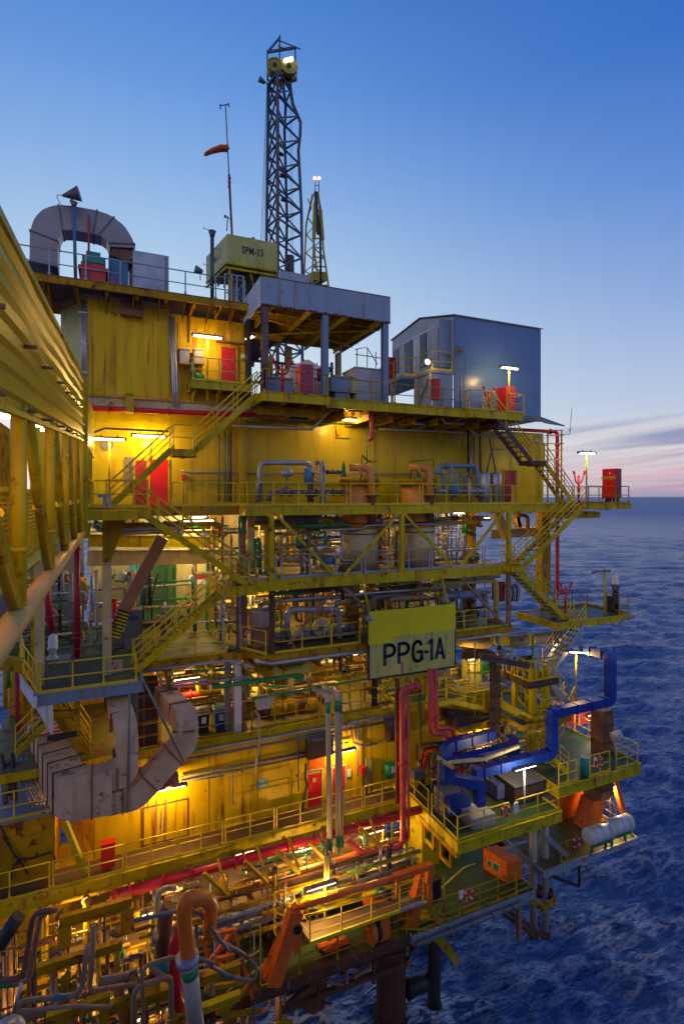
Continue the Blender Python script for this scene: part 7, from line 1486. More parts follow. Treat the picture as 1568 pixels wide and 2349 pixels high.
# ducts
t = thing('exhaust_duct', 'large rust stained rectangular duct running forward and splitting in two at the lower left', 'duct', V(-1.2, 21.4, -11.4))
def dseg(pts, w, h, m_, nm='duct_run', n=8, rad=.7, fl=True, up=None):
    path = arc_path(pts, rad, n); MB().duct(path, w, h, up=up).part(nm, m_, t)
    if fl:
        for a, b in zip(pts, pts[1:]):
            L = (b - a).length; d = (b - a).normalized(); k = max(1, int(L / .85))
            for i in range(k): c = a + d * ((i + .5) * L / k); MB().duct([c - d * .02, c + d * .02], w + .09, h + .09, up=up).part('flange', DUCTB, t)
zc_ = -10.62; g = A(8, 515, 1060, 21.3)
dseg([V(-2.95, 27.5, zc_), V(g.x - .05, 21.25, zc_), V(g.x + 1.25, 21.25, zc_)], 1.02, 1.45, DUCTM, n=6, rad=1.0)
MB().duct([V(-2.95, 27.5, zc_), V(-2.95, 28.5, zc_)], 1.1, 1.5).part('duct_end', DUCTB, t)
e = V(g.x + 1.25, 21.25, zc_)
u_ = lambda x, y, Y=21.25: A(8, x, y, Y)
dseg([V(e.x - .15, 21.25, u_(760, 950).z), V(u_(885, 950).x, 21.25, u_(760, 950).z), V(u_(885, 620).x, 21.35, u_(885, 640).z), V(u_(800, 480).x, 23.6, u_(885, 640).z + .7), V(u_(790, 300).x, 24.4, u_(885, 640).z + 1.6)], .86, .74, DUCTM, nm='upper_branch', rad=.55)
dseg([V(e.x - .1, 21.25, u_(770, 1120).z), V(u_(950, 1110).x, 21.25, u_(770, 1120).z), V(u_(1300, 720).x, 21.6, u_(1300, 740).z), V(u_(1310, 520).x, 21.8, u_(1310, 590).z), V(u_(1190, 420).x, 24.2, u_(1310, 540).z)], .74, .8, DUCTM, nm='lower_branch', rad=.5)
t = thing('dark_louvre_tower', 'dark framed louvre tower between the two rusty duct branches', 'tower', V(1.5, 24.3, ZE)); a, b = A(8, 910, 740, 24.3), A(8, 1105, 290, 24.3)
MB().box(a.x, b.x, 24.35, 25.2, ZE - .2, b.z).part('core', DARK, t); mb = MB()
for x in (a.x, (a.x + b.x) / 2, b.x): mb.bar(V(x, 24.32, ZE - .2), V(x, 24.32, b.z), .07)
for k in range(6): z = ZE + k * (b.z - ZE) / 5; mb.bar(V(a.x, 24.31, z), V(b.x, 24.31, z), .09, .09)
mb.part('frame', DUCTB, t)
MB().tube([A(8, 985, 245, 21.0), A(8, 1285, 855, 21.0)], .045, 6).thing('stay_rod', GREYD, 'long slanting grey stay rod crossing the right duct branch', 'rod')
MB().tube([A(8, 908, 290, 20.8), A(8, 893, 1210, 20.8)], .04, 6).thing('hanger_rod', GREYD, 'long vertical grey rod in front of the left duct branch', 'rod')
MB().bar(A(8, 330, 690, 22), A(8, 540, 655, 22), .16).thing('duct_support', DARK, 'dark support bar across the top of the large duct', 'bar')
light(t, V(-1.2, 25.0, -12.4), 110, (1.0, .36, .05)) if 0 else None
lamp(V(-1.35, 24.6, -12.0), 'strip lamp hidden below the large duct', L=.8, e=160, mount='ceiling', h=.3, col=(1, .4, .06))
MB().bar(A(8, 380, 1100, 23.9), A(8, 600, 1640, 22.9), .12, .3).thing('sloping_beam', YEL, 'sloping yellow beam in the dark gap left of the lower module', 'beam')
# white risers and red risers in front
def riser(k, x, y0, y1, Y, r, lab, top=None, bands=True):
    a, b = A(k, x, y0, Y), A(k, x + (y1 - y0) * .012, y1, Y); pts = [a, b]
    if top: pts = [top, V(a.x, a.y, top.z)] + pts[1:]
    return pipe(pts, r, WPIPE, lab, bands=[(len(pts) - 2 + .07, .5, GRN), (len(pts) - 2 + .92, .5, GRN)] if bands else (), rad=.35, n=12)
riser(11, 965, 235, 1285, 21.6, .115, 'left white riser pipe with green bands in front of the red doors', top=A(11, 880, 190, 22.6))
riser(11, 1022, 200, 1265, 21.7, .115, 'middle white riser pipe with green bands in front of the red doors', top=A(11, 940, 180, 22.7))
riser(11, 1047, 215, 1270, 21.9, .06, 'thin right white riser pipe with green bands', top=A(11, 1000, 185, 22.9))
pipe([A(12, 175, 330, 21.8), A(12, 62, 345, 21.8), A(12, 68, 1270, 21.8), A(12, 40, 1320, 21.8), A(11, 1200, 1275, 21.8), A(11, 1090, 1170, 22.1)], .15, REDL, 'thick red riser pipe below the left part of the sign', rad=.35, n=12, flanges=(.3, 1.5, 3.5))
pipe([A(12, 98, 345, 21.7), A(12, 100, 1270, 21.7), A(12, 60, 1290, 21.7)], .07, REDL, 'thin red riser beside the thick red riser', rad=.15)
pipe([A(12, 232, 230, 22.4), A(12, 240, 620, 22.4), A(12, 330, 630, 22.4), A(12, 350, 680, 22.4)], .13, REDL, 'red pipe with a low bend under the right part of the sign', rad=.35, n=12, flanges=(.8,))
pipe([A(12, 262, 230, 22.6), A(12, 270, 590, 22.6), A(12, 365, 590, 22.6), A(12, 375, 650, 22.6)], .13, REDL, 'second red pipe with a low bend under the right part of the sign', rad=.35, n=12, flanges=(.8,))
pipe([A(12, 170, 380, 22.5), A(12, 175, 690, 22.5), A(12, 380, 670, 22.5)], .06, GDECK, 'dark green pipe behind the red risers', rad=.2)
MB().bar(A(12, 30, 290, 22.2), A(12, 35, 1050, 22.2), .2, .14, up=V(0, 1, 0)).thing('rusty_channel', RUSTM, 'rusty perforated channel left of the thick red riser', 'channel')
# ============================================================ DECK G (lowest big deck) with davit frame
t = deck('lowest_deck', 2.6, 11.6, 19.55, 27, ZG, 'lowest green grating deck under the orange boat davit', m=GDECK, edge=RUSTM, th=.4, beams=1.1)
deck('lowest_deck', 11.65, 18.3, 19.4, 26, ZG, 'lowest green deck with the orange rescue box at the right', m=GDECK, edge=GREY, th=.32, beams=1.1)
for a, b, c, d in ((12.6, 20.6, 16.2, 22.0), (16.2, 22.0, 16.9, 22.0), (13.2, 24.0, 14.6, 24.2), (4.0, 20.6, 5.6, 21.3), (4.0, 20.0, 5.6, 20.6), (9.6, 21, 11, 21.3)): MB().bar(V(a, b, ZG + .008), V(c, d, ZG + .008), .09, .012).part('deck_line', LINEP, t)
pipe([V(11.7, 19.2, ZG - .2), V(17.4, 19.2, ZG - .2)], .10, GREYD, 'grey pipe along the edge of the lowest deck at the right', flanges=(.1, .3, .5, .7, .9))
railing([V(12.0, 19.5, ZG), V(14.1, 19.5, ZG), V(17.3, 19.5, ZG)], 'railing of the lowest deck before the orange rescue box', mids=2, sp=1.1, m=YBEAM)
railing([V(17.35, 19.6, ZG), V(18.2, 19.6, ZG)], 'short railing right of the orange rescue box', mids=2, m=YBEAM)
lifebuoy(A(15, 378, 420, 19.4), 'red and white lifebuoy on the railing of the lowest deck')
q = A(15, 350, 420, 19.42); MB().box(q.x - .22, q.x - .02, 19.4, 19.44, q.z - .1, q.z + .25).thing('small_notice', PAPER, 'small white notice left of the lowest lifebuoy', 'sign')
t = thing('rescue_box', 'orange box with two green signs on the lowest deck', 'box', V(17, 20.5, ZG)); c0, c1_, c2 = AZ(15, 460, 270, ZG), AZ(15, 590, 352, ZG), AZ(15, 672, 330, ZG); h = .93; c3 = c0 + (c2 - c1_)
MB().prism([c0, c1_, c2, c3], V(0, 0, h)).part('box_body', ORG, t); up = V(0, 0, h + .004); k_ = (c1_ - c0).normalized() * .04
MB().prism([c0 + up - k_, c1_ + up + k_, c2 + up + k_, c3 + up - k_], V(0, 0, .05)).part('lid', ORG, t)
d = (c1_ - c0).normalized(); n_ = V(d.y, -d.x, 0); 
if n_.dot(c0) > 0: n_ = -n_
for f, s in ((.18, .26), (.42, .34)):
    p = c0.lerp(c1_, f) + V(0, 0, .45) + n_ * .012; MB().bar(p, p + d * s, s * 1.1, .012, up=n_).part('sign_plate', PAPER, t); MB().bar(p + d * .03 + n_ * .01, p + d * (s - .03) + n_ * .01, s * .95, .012, up=n_).part('green_sign', SGRN, t)
# davit frame
t = thing('boat_davit', 'big orange boat davit frame of two raking arms and a long top tube', 'davit', V(6.2, 19.6, ZG))
D = lambda x, y, Y=19.6: A(14, x, y, Y)
MB().bar(D(440, 990), D(575, 545), .55, .4, up=V(0, 1, 0)).bar(D(390, 950, 20.0), D(540, 640, 20.0), .3, .5, up=V(0, 1, 0)).part('left_arm', ORG, t)
MB().bar(D(560, 548), D(590, 530), .3).part('arm_head', ORG, t)
tb = [D(570, 540), D(1180, 345), D(1400, 272)]; MB().tube([tb[0], tb[1]], .11, 12).part('top_tube', ORG, t); MB().bar(tb[1] + V(-.1, 0, 0), tb[2], .22, .26, up=V(0, 1, 0)).part('top_beam', ORG, t)
MB().bar(D(1390, 270), D(1370, 380), .25).bar(D(1345, 320, 19.9), D(1250, 700, 19.9), .5, .35, up=V(0, 1, 0)).bar(D(1300, 420, 20.2), D(1200, 600, 20.2), .25).part('right_arm', ORG, t)
MB().bar(D(1385, 370), D(1385, 505), .22, .12, up=V(0, 1, 0)).bar(D(1190, 350), D(1185, 470), .12).part('hanger_plate', ORG, t)
q0 = D(575, 660, 19.45); MB().prism([q0 + V(-.3, 0, .12), q0 + V(.25, 0, .12), q0 + V(.25, 0, -.6), q0 + V(0, 0, -1.1)], V(0, .25, 0)).part('lug', ORG, t); MB().cyl(q0 + V(.08, -.1, 0), q0 + V(.08, .3, 0), .18, n=12).part('pin', BLK, t)
t = thing('davit_winch', 'orange winch drum with a black reel at the right foot of the davit', 'winch', D(1060, 745, 19.8)); q = D(1010, 680, 19.7)
MB().cyl(q, q + V(.28, 0, 0), .42, n=20).part('drum', ORG, t); MB().cyl(q + V(.29, 0, 0), q + V(.5, 0, 0), .40, n=20).part('reel', BLK, t); MB().box(q.x + .52, q.x + 1.0, 19.6, 20.3, ZG + .1, q.z + .55).part('gearbox', ORG, t); MB().cyl(q + V(1.02, .2, .1), q + V(1.15, .2, .1), .28, n=16).part('brake', BLK, t)
# gangway held in the davit
t = thing('gangway', 'folded boarding gangway with brown planks and thin railings hung in the orange davit', 'gangway', D(665, 740, 19.3))
g0, g1 = D(662, 745, 19.3), D(1345, 500, 19.3); g0b, g1b = D(590, 640, 20.2), D(1300, 450, 20.2)
MB().hexa([g0, g1, g1b, g0b, g0 + V(0, 0, .06), g1 + V(0, 0, .06), g1b + V(0, 0, .06), g0b + V(0, 0, .06)]).part('planking', GRATE, t)
m_ = g0.lerp(g1, .78); MB().bar(g0, m_, .05, .13).part('yellow_edge', YSIGN, t); MB().bar(m_, g1, .05, .14).part('grey_edge', GREY, t)
mb = MB()
for f in (0, .26, .52, .78, 1): p = g0.lerp(g1, f); mb.part if 0 else MB().bar(p, p + V(0, 0, 1.05), .045).part('post', YCL, t)
for h in (.35, .7, 1.05): MB().tube([g0 + V(0, 0, h), g1 + V(0, 0, h)], .018, 6).part('rail', YCL, t); MB().tube([g0b + V(0, 0, h), g1b + V(0, 0, h)], .016, 6).part('rail', YCL, t)
for h in (.35, .7, 1.05): MB().tube([g0 + V(0, 0, h), g0b + V(0, 0, h)], .016, 6).part('rail', YCL, t)
mb = MB(); cg = D(500, 470, 20.4)
for k in range(4): c = cg + V(.05, 0, -k * .45); mb.ring(c, .42, .025, 16, 5, V(.2, 0, 1))
for an in (0, 1.6, 3.2, 4.8): mb.tube([cg + V(.42 * math.cos(an), .42 * math.sin(an), .1), cg + V(.2 + .42 * math.cos(an), .42 * math.sin(an), -1.9)], .02, 5)
mb.thing('ladder_cage', YCL, 'curved ladder cage at the left of the gangway', 'ladder')
railing([D(600, 900, 19.5), D(1005, 770, 19.5)], 'thin low railing along the edge under the davit', mids=2, toe=False, m=YBEAM) if 0 else railing([V(D(600, 900, 19.6).x, 19.6, ZG), V(11.5, 19.6, ZG)], 'thin railing along the edge of the lowest deck under the davit', mids=2, toe=False, m=YBEAM, sp=1.8)
wheelie(AZ(14, 310, 735, ZG).x, AZ(14, 310, 735, ZG).y, ORG, 'front orange wheelie bin with a white label on the lowest deck'); wheelie(AZ(14, 375, 690, ZG).x + .05, AZ(14, 375, 690, ZG).y + .1, ORG, 'rear orange wheelie bin with a white label on the lowest deck')
t = thing('orange_tray', 'crumpled orange tray lying on the lowest deck beside the winch', 'tray', AZ(14, 800, 790, ZG)); c = [AZ(14, x, y, ZG + .15) for x, y in ((695, 755), (860, 700), (910, 750), (750, 810))]
rs = random.Random(2); vs = []; N_ = 7
for i in range(N_):
    for j in range(N_): p = c[0].lerp(c[1], i / 6).lerp(c[3].lerp(c[2], i / 6), j / 6); vs.append(p + V(0, 0, rs.uniform(-.05, .09)))
MB()._q(vs, [(i * N_ + j, (i + 1) * N_ + j, (i + 1) * N_ + j + 1, i * N_ + j + 1) for i in range(N_ - 1) for j in range(N_ - 1)]).part('crumpled_sheet', SOCK, t); MB().prism([p - V(0, 0, .16) for p in c], V(0, 0, .05)).part('tray_base', RUSTM, t)
q = AZ(14, 1065, 530, ZG + .5); t = thing('orange_chest', 'small orange slatted seat on the lowest deck behind the gangway', 'seat', q); MB().hexa([q + V(-.5, -.3, 0), q + V(.5, -.3, 0), q + V(.5, .4, .1), q + V(-.5, .4, .1), q + V(-.5, -.3, .08), q + V(.5, -.3, .08), q + V(.5, .4, .5), q + V(-.5, .4, .5)]).part('seat', SOCK, t); MB().bar(q - V(0, 0, .5), q, .3).part('base', ORG, t)
# rusty truss below the deck
t = thing('deck_truss', 'rust brown truss hanging under the edge of the lowest deck', 'truss', D(520, 960, 20))
MB().ibeam(D(500, 985, 20), D(1290, 745, 20), .35, .2).bar(D(490, 1150, 20), D(1245, 860, 20), .2).part('chord', RUSTM, t)
for a, b in (((710, 915), (715, 1090)), ((885, 850), (880, 1045)), ((1050, 790), (1045, 985)), ((1245, 740), (1250, 900)), ((520, 1120), (700, 960)), ((735, 955), (865, 1000)), ((925, 950), (1030, 880)), ((1130, 810), (1230, 850)), ((1230, 860), (1300, 745))): MB().bar(D(*a, 20), D(*b, 20), .14).part('brace', BRACE if a[0] % 2 else RUSTM, t)
for i in range(7):
    p = D(560 + i * 100, 935 - i * 31, 19.9); o = MB().ibeam(V(p.x, 19.9, ZG - .75), V(p.x, 26, ZG - .75), .4, .2).thing('underdeck_beam', RUSTM, None, 'beam', 'beams under the lowest deck'); globals().setdefault('UD', []).append(o)
ordinal('dark beam running back under the lowest deck', UD)
# jacket legs
def leg(k, x, Y, r, lab, lean=0, y0=880, m=LEGM):
    p = A(k, x, y0, Y); MB().cyl(V(p.x + lean, Y + lean * .3, SEA - 3), V(p.x, Y, ZG - .5), r, n=22).cyl(V(p.x + lean * .96, Y, SEA - .15), V(p.x + lean * .96, Y, SEA + .25), r * 1.25, n=22).thing('jacket_leg', m, lab, 'leg')
leg(14, 1150, 23.5, .74, 'thick rusty jacket leg nearest the davit')
leg(14, 1410, 23.0, .33, 'slim dark jacket leg standing in the sea right of the thick leg', m=DARK)
leg(14, 760, 25.5, .62, 'rusty jacket leg leaning in the dark below the davit', lean=-1.2)
leg(14, 905, 31, .35, 'slim far jacket leg in the dark between the thick legs', m=DARK, y0=950)
MB().cyl(D(1245, 1020, 23.2), D(1385, 960, 23.2), .42, n=16).cyl(D(1240, 1060, 23.2), D(1375, 960, 23.2), .3, n=14).thing('jacket_brace', DARK, 'dark horizontal brace between the thick and the slim jacket legs', 'brace')
t = thing('boat_ladder', 'yellow braced fender frame hanging from the right foot of the davit', 'frame', D(1540, 890, 19.8))
MB().prism([D(1300, 600, 19.8), D(1400, 590, 19.8), D(1560, 840, 19.8), D(1550, 890, 19.8), D(1420, 740, 19.8), D(1280, 700, 19.8)], V(0, .5, 0)).part('fender', YBEAM, t)
for a, b in (((1380, 510), (1535, 640)), ((1535, 640), (1530, 760)), ((1380, 575), (1520, 690)), ((1190, 595), (1470, 605)), ((1210, 658), (1460, 668)), ((1460, 500), (1390, 700)), ((1470, 330), (1470, 560))): MB().tube([D(*a, 19.4), D(*b, 19.4)], .035, 6).part('rail', YBEAM, t)
for py in (385, 415, 450, 485): q = D(1425, py, 19.8); MB().box(q.x - .22, q.x + .22, 19.8, 20.1, q.z - .13, q.z + .13).part('rung_box', BLK, t)
# rack zone between walkway F and deck G
t = deck('rack_deck', -1.5, 12.8, 22.0, 27, ZF - 2.5, 'dark service level full of trays under the lower walkway', m=GRATE, edge=YBEAM, th=.25, beams=2.0, edges='f')
RK = []
for i in range(9):
    z = ZF - 1.35 - (i % 4) * .5; y = 20.9 + (i // 2) * .33; RK.append(MB().duct([V(1.0 + i * .5, y, z), V(13.0 - (i % 3) * 1.2, y, z)], .12, .12).thing('pipe_rack_rail', (YBEAM, GREYD, CREAM, YEL, RUSTM)[i % 5], None, 'rail', 'long rails of the pipe rack under the walkway'))
ordinal('long rack rail between the lower walkway and the lowest deck', RK)
BR = []
for i, px in enumerate((105, 345, 535, 725, 1025)): 
    a, b = A(14, px, (235, 160, 105, 60, 0)[i], 22.3), A(14, px + 65, (460, 385, 320, 265, 170)[i], 21.0); BR.append(MB().bar(a, b, .10).bar(b + V(-.9, .3, .95), b, .16, .12).thing('walkway_knee_brace', YBEAM, None, 'brace', 'knee braces under the lower walkway'))
ordinal('rusty yellow knee brace under the lower walkway', BR)
clutter('rk', 'x', 1.5, 13, 20.6, 24, ZF - 3.3, ZF - .9, 80, MM + [GRN, YBEAM, ORG, YEL], 81, vert=.35, rr=(.03, .1), group='pipework under the lower walkway'); SECT['rk'] = 'pipe in the rack under the lower walkway'
for x, y, z in ((8.0, 22.8, ZF - 1.1), (11.5, 22.5, ZF - 1.0), (5.5, 23.5, ZF - 1.0), (2.6, 23, ZF - 1.2), (10, 24.5, ZG + 2.4)): ilamp(x, y, z, 260, L=.9)
t = lamp(A(14, 728, 400, 20.2), 'lit strip lamp over the lowest deck in front of the davit tube', L=1.35, e=520, d=V(1, -.0, .0), mount='none')
MB().tube(arc_path([A(14, 690, 85, 22.3), A(14, 760, 160, 21.4), A(14, 775, 365, 20.4)], .5), .06, 6).thing('lamp_conduit', GREYD, 'bent grey conduit leading down to the lamp over the lowest deck', 'conduit'); MB().bar(A(14, 755, 220, 20.5), A(14, 757, 370, 20.5), .09).bar(A(14, 772, 220, 20.5), A(14, 774, 370, 20.5), .07).thing('lamp_stand', YPALE, 'pale twin post above the lamp over the lowest deck', 'post')
q = AZ(14, 1400, 280, ZG); t = thing('deck_hut', 'small yellow hut with a red door on the lowest deck under the duct platform', 'hut', V(q.x, q.y, ZG)); MB().box(q.x - .6, q.x + .45, q.y, q.y + 2, ZG, ZG + 2.3).part('wall', YEL, t); MB().box(q.x + .5, q.x + 1.9, q.y + .6, q.y + .75, ZG, ZG + 2.2).part('red_wall', RED, t); MB().box(q.x - .35, q.x - .1, q.y - .03, q.y - .002, ZG + 1.1, ZG + 1.8).part('green_sign', SGRN, t)
light(lamp(V(12.3, 23.3, ZG + 2.6), 'lit strip lamp behind the small yellow hut on the lowest deck', L=.9, e=220, mount='ceiling', h=.3), V(14.5, 22.5, ZG + 2.8), 60, WARM)
# ============================================================ PLATFORM P1 (blue ducts)
ZP = -15.2
t = deck('duct_platform', 14.0, 20.0, 19.45, 25.0, ZP, 'green platform on yellow beams carrying the blue ducts', m=GDECK, edge=YEL, th=.48, beams=1.0)
railing([V(14.05, 24.5, ZP), V(14.05, 21.9, ZP)], 'railing on the left side of the duct platform, rear part'); railing([V(14.05, 21.6, ZP), V(14.05, 19.55, ZP), V(16.9, 19.55, ZP)], 'railing round the near corner of the duct platform')
railing([V(17.3, 19.55, ZP), V(19.95, 19.55, ZP), V(19.95, 21.0, ZP)], 'railing of the duct platform right of the lamp post')
lifebuoy(A(12, 693, 1100, 19.42), 'red and white lifebuoy on the railing of the duct platform')
q = A(12, 757, 1080, 19.45); MB().box(q.x - .13, q.x + .13, 19.42, 19.46, q.z - .25, q.z + .25).thing('notice_board', PAPER, 'pale blue notice beside the lifebuoy on the duct platform', 'sign')
lamp(A(12, 812, 832, 19.6), 'lit white strip lamp on a grey post over the duct platform', L=1.35, e=420, mount='pole', h=3.2, col=NEU, mt=TUBEW, ml=GREY)
t = thing('blue_duct', 'long bright blue square duct climbing from the duct platform to the upper right', 'duct', V(15, 20.6, ZP))
YB = 20.6; Q = lambda x, y, Y=YB: A(12, x, y, Y)
def bseg(pts, w, h, rad=.3, nm='duct_run', m=BLUE, fl=.9, par=None):
    par = par or t; MB().duct(arc_path(pts, rad, 4), w, h).part(nm, m, par)
    for a, b in zip(pts, pts[1:]):
        L = (b - a).length; d = (b - a).normalized(); k = int(L / fl)
        for i in range(k): c = a + d * ((i + .5) * L / k); MB().duct([c - d * .025, c + d * .025], w + .09, h + .09).part('flange', m, par)
z1_ = Q(560, 850).z
p0, p1, p2 = V(Q(500, 860).x, YB, z1_), V(Q(978, 750).x, YB, z1_ + .0), None
zr = Q(990, 500).z
bseg([p0, p1, V(p1.x, YB, zr)], .44, .42); e1 = V(p1.x, YB, zr); xr = Q(1335, 430).x
bseg([e1 - V(0, 0, .1), e1 + V(.0, 0, .05), V(xr, YB + .0, zr + .05), V(xr, YB, Q(1335, 150).z), Q(1190, 112, 22.4), Q(1050, 92, 24.0)], .44, .42)
t2 = thing('blue_duct_loop', 'blue duct loop with rounded ends lying behind the platform lamp', 'duct', V(15, 21.6, ZP)); Yl = 21.9
bseg([Q(330, 980, Yl), Q(330, 705, Yl), V(Q(620, 690, Yl).x, Yl, Q(330, 690, Yl).z)], .46, .4, par=t2)
zl = Q(560, 730, Yl).z; MB().duct(arc_path([V(Q(410, 730, Yl - .3).x, Yl + 1.3, zl), V(Q(400, 730, Yl - .3).x, Yl - .3, zl), V(Q(770, 700, Yl - .3).x, Yl - .3, zl + .05), V(Q(775, 700, Yl).x, Yl + 1.6, zl + .05)], .8, 8), .5, .34).part('duct_loop', BLUE, t2)
for f in (500, 590, 680): c = V(Q(f, 720, Yl - .3).x, Yl - .3, zl + .02); MB().duct([c - V(.02, 0, 0), c + V(.02, 0, 0)], .57, .4).part('flange', BLUE, t2)
bseg([Q(420, 665, 22.8), Q(625, 625, 22.8)], .5, .32, par=t2); bseg([V(Q(745, 700, Yl).x, Yl, zl), V(Q(745, 700, Yl).x, Yl, zl - .7)], .5, .4, par=t2)
t3 = thing('blue_down_duct', 'short bright blue duct bending down into a grey box on the platform', 'duct', V(15.3, 20.2, ZP))
bseg([V(Q(400, 850, 20.2).x, 20.9, z1_ - .1), V(Q(500, 880, 20.2).x, 20.2, z1_ - .2), V(Q(535, 880, 20.2).x, 20.2, z1_ - .25), V(Q(535, 1070, 20.2).x, 20.2, Q(535, 1060, 20.2).z)], .42, .4, par=t3, fl=.5)
q = Q(525, 1100, 20.2); MB().box(q.x - .5, q.x + .75, 19.9, 21.0, ZP, q.z - .1).thing('grey_plinth_box', GREY, 'grey box on the near corner of the duct platform', 'box')
MB().box(Q(620, 600, 21.6).x, Q(720, 600, 21.6).x, 21.3, 22.3, ZP + .1, Q(640, 950, 21.3).z).thing('violet_box', VIOL, 'violet blue box on the duct platform', 'box')
a = Q(722, 1090, 20.9).x; b = Q(905, 1060, 20.9).x; t = thing('brown_cabinet', 'large brown cabinet with rusty doors on the duct platform', 'cabinet', V(a, 20.6, ZP)); MB().box(a, b, 20.6, 22.2, ZP + .1, Q(760, 950, 20.6).z).part('body', BROWN, t)
for i in (0, 1): x = a + .05 + i * (b - a) / 2; MB().box(x, x + (b - a) / 2 - .1, 20.56, 20.595, ZP + .2, Q(760, 960, 20.6).z - .1).part('door', BROWN, t)
MB().box(a - .05, b + .05, 20.5, 22.3, Q(760, 950, 20.6).z, Q(760, 950, 20.6).z + .05).part('roof', GREYD, t)
MB().box(Q(290, 990, 21.5).x, Q(400, 990, 21.5).x, 21.2, 22.0, ZP, Q(330, 985, 21.2).z).thing('duct_base_box', GREYD, 'grey base box under the blue duct loop', 'box'); MB().box(Q(350, 1060, 20.9).x, Q(475, 1060, 20.9).x, 20.8, 21.5, ZP + .3, Q(400, 1020, 20.8).z).thing('dark_blue_box', BLUE, 'dark blue fan box between the grey boxes of the duct platform', 'fan')
t = thing('lifting_frame', 'cream triangular lifting frame lying over the blue duct loop', 'frame', Q(275, 775, 20.3)); MB().bar(Q(275, 770, 21), Q(375, 835, 20.6), .14).bar(Q(350, 800, 20.3), Q(560, 780, 20.3), .12).bar(Q(560, 780, 20.3), Q(775, 700, 20.3), .14).part('frame_bar', CREAM, t); MB().tube([Q(280, 775, 21), Q(282, 1110, 21)], .05, 6).part('leg', GREYD, t)  # cream frame of bars on a leg
for px, lab in ((372, 'left'), (425, 'right')): pipe([Q(px, 740, 21.9), Q(px, 970, 21.9)], .09, RED, lab + ' red riser on the duct platform', flanges=(.3,))
pipe([Q(180, 780, 23.2), Q(190, 715, 23.2), Q(300, 700, 23.2)], .06, RED, 'thin red pipe bend on the wall left of the duct platform'); pipe([Q(195, 840, 23), Q(200, 770, 23), Q(270, 765, 23), Q(270, 900, 23)], .08, RED, 'red pipe loop left of the duct platform', rad=.2)
q = Q(170, 880, 22.8); t = thing('coil_unit', 'grey junction unit with a coiled cable at the left of the duct platform', 'unit', q); MB().box(q.x - .3, q.x + .3, 22.8, 23.2, q.z - .2, q.z + .2).part('box', GREYD, t)
for k in range(4): MB().ring(q + V(.1, 0, -.3 - k * .12), .16, .02, 12, 4, V(.2, .3, 1)).part('coil', BLK, t)
# supports below P1
for px, l_ in ((735, 'left'), (800, 'right')):
    p = A(15, px, 60, 21); t = thing('caisson_pipe', f'{l_} white vertical caisson pipe below the duct platform', 'caisson', V(p.x, 21, -22)); zb2 = A(15, px, 630, 21).z
    MB().cyl(V(p.x, 21, zb2), V(p.x, 21, ZP - .6), .19, n=14).part('pipe_run', WPIPE, t); MB().cyl(V(p.x, 21, zb2 - .15), V(p.x, 21, zb2 + .15), .27, n=12).part('foot_collar', RUSTM, t)
for (x, y, x2, y2, l_) in ((520, 490, 740, 640, 'lower'), (560, 480, 800, 650, 'upper')): MB().bar(A(15, x, y, 20.6), A(15, x2, y2, 20.6), .16).thing('rusty_strut', RUSTM, l_ + ' rusty strut running down to the caisson feet', 'strut')
MB().bar(A(15, 655, 440, 20.2), A(15, 655, 660, 20.2), .2).thing('rusty_post', BRACE, 'short rusty post hanging left of the caisson pipes', 'post')
t = thing('caisson_guide', 'rusty orange guide frame around the caisson pipes', 'frame', A(15, 780, 480, 20.2)); a, b, c = A(15, 670, 400, 20.4), A(15, 785, 490, 19.9), A(15, 850, 455, 20.3); MB().bar(a, b, .2, .26).bar(b, c, .18, .3).bar(c, A(15, 835, 410, 21.4), .2).part('frame_beam', YBEAM, t)
for px, py in ((765, 400), (825, 415), (730, 410)): q = A(15, px, py, 20.9); MB().cyl(q - V(0, 0, .2), q + V(0, 0, .25), .2, n=10).part('guide_roller', RUSTM, t)
MB().bar(V(14.05, 19.5, ZP - .62), V(14.05, 25, ZP - .62), .2, .2).thing('platform_beam', YBEAM, 'deep yellow beam under the left side of the duct platform', 'beam')
t = thing('hatch_frames', 'row of yellow slotted frames below the left side of the duct platform', 'frame', V(14, 20, ZP - 1.5))
for y in (20.4, 21.8, 23.2): mb = MB(); [mb.bar(V(14.3, y + a, ZP - 1.5 - .3), V(14.3, y + a, ZP - .7), .12) for a in (0, .8)]; mb.bar(V(14.3, y, ZP - 1.75), V(14.3, y + .8, ZP - 1.75), .12); mb.part('slot_frame', YBEAM, t)
# ============================================================ STAIR TOWER and right platforms
YT = 22.0; T = lambda x, y, Y=YT: A(12, x, y, Y)
t = thing('stair_tower', 'yellow braced lattice tower standing behind the duct platform', 'tower', V(T(865, 700).x, YT, ZP))
xl, xr2 = T(858, 400).x, T(940, 400).x; zt2 = T(900, 215).z; zm2 = T(850, 530).z
for x, y in ((xl, YT), (xr2, YT), (xl, YT + 1.3), (xr2, YT + 1.3)): MB().bar(V(x, y, zm2), V(x, y, zt2), .28, .28, up=V(0, 1, 0)).part('tower_leg', YEL, t)
for x in (xl + .05, T(948, 900).x): MB().bar(V(x, YT + .1, ZP), V(x, YT + .1, zm2), .3, .3, up=V(0, 1, 0)).part('tower_leg', YEL, t)
for i in range(3):
    za_, zb_ = zm2 + (zt2 - zm2) * i / 3, zm2 + (zt2 - zm2) * (i + 1) / 3
    MB().bar(V(xl, YT, za_), V(xr2, YT, zb_), .10).bar(V(xr2, YT, za_), V(xl, YT, zb_), .10).bar(V(xl, YT, za_), V(xl, YT + 1.3, zb_), .09).part('x_brace', YEL, t)
for i in range(4): za_ = ZP + i * .95; MB().bar(V(xl, YT + .05, za_), V(T(948, 900).x, YT + .05, za_ + .9), .09).part('x_brace', YEL, t)
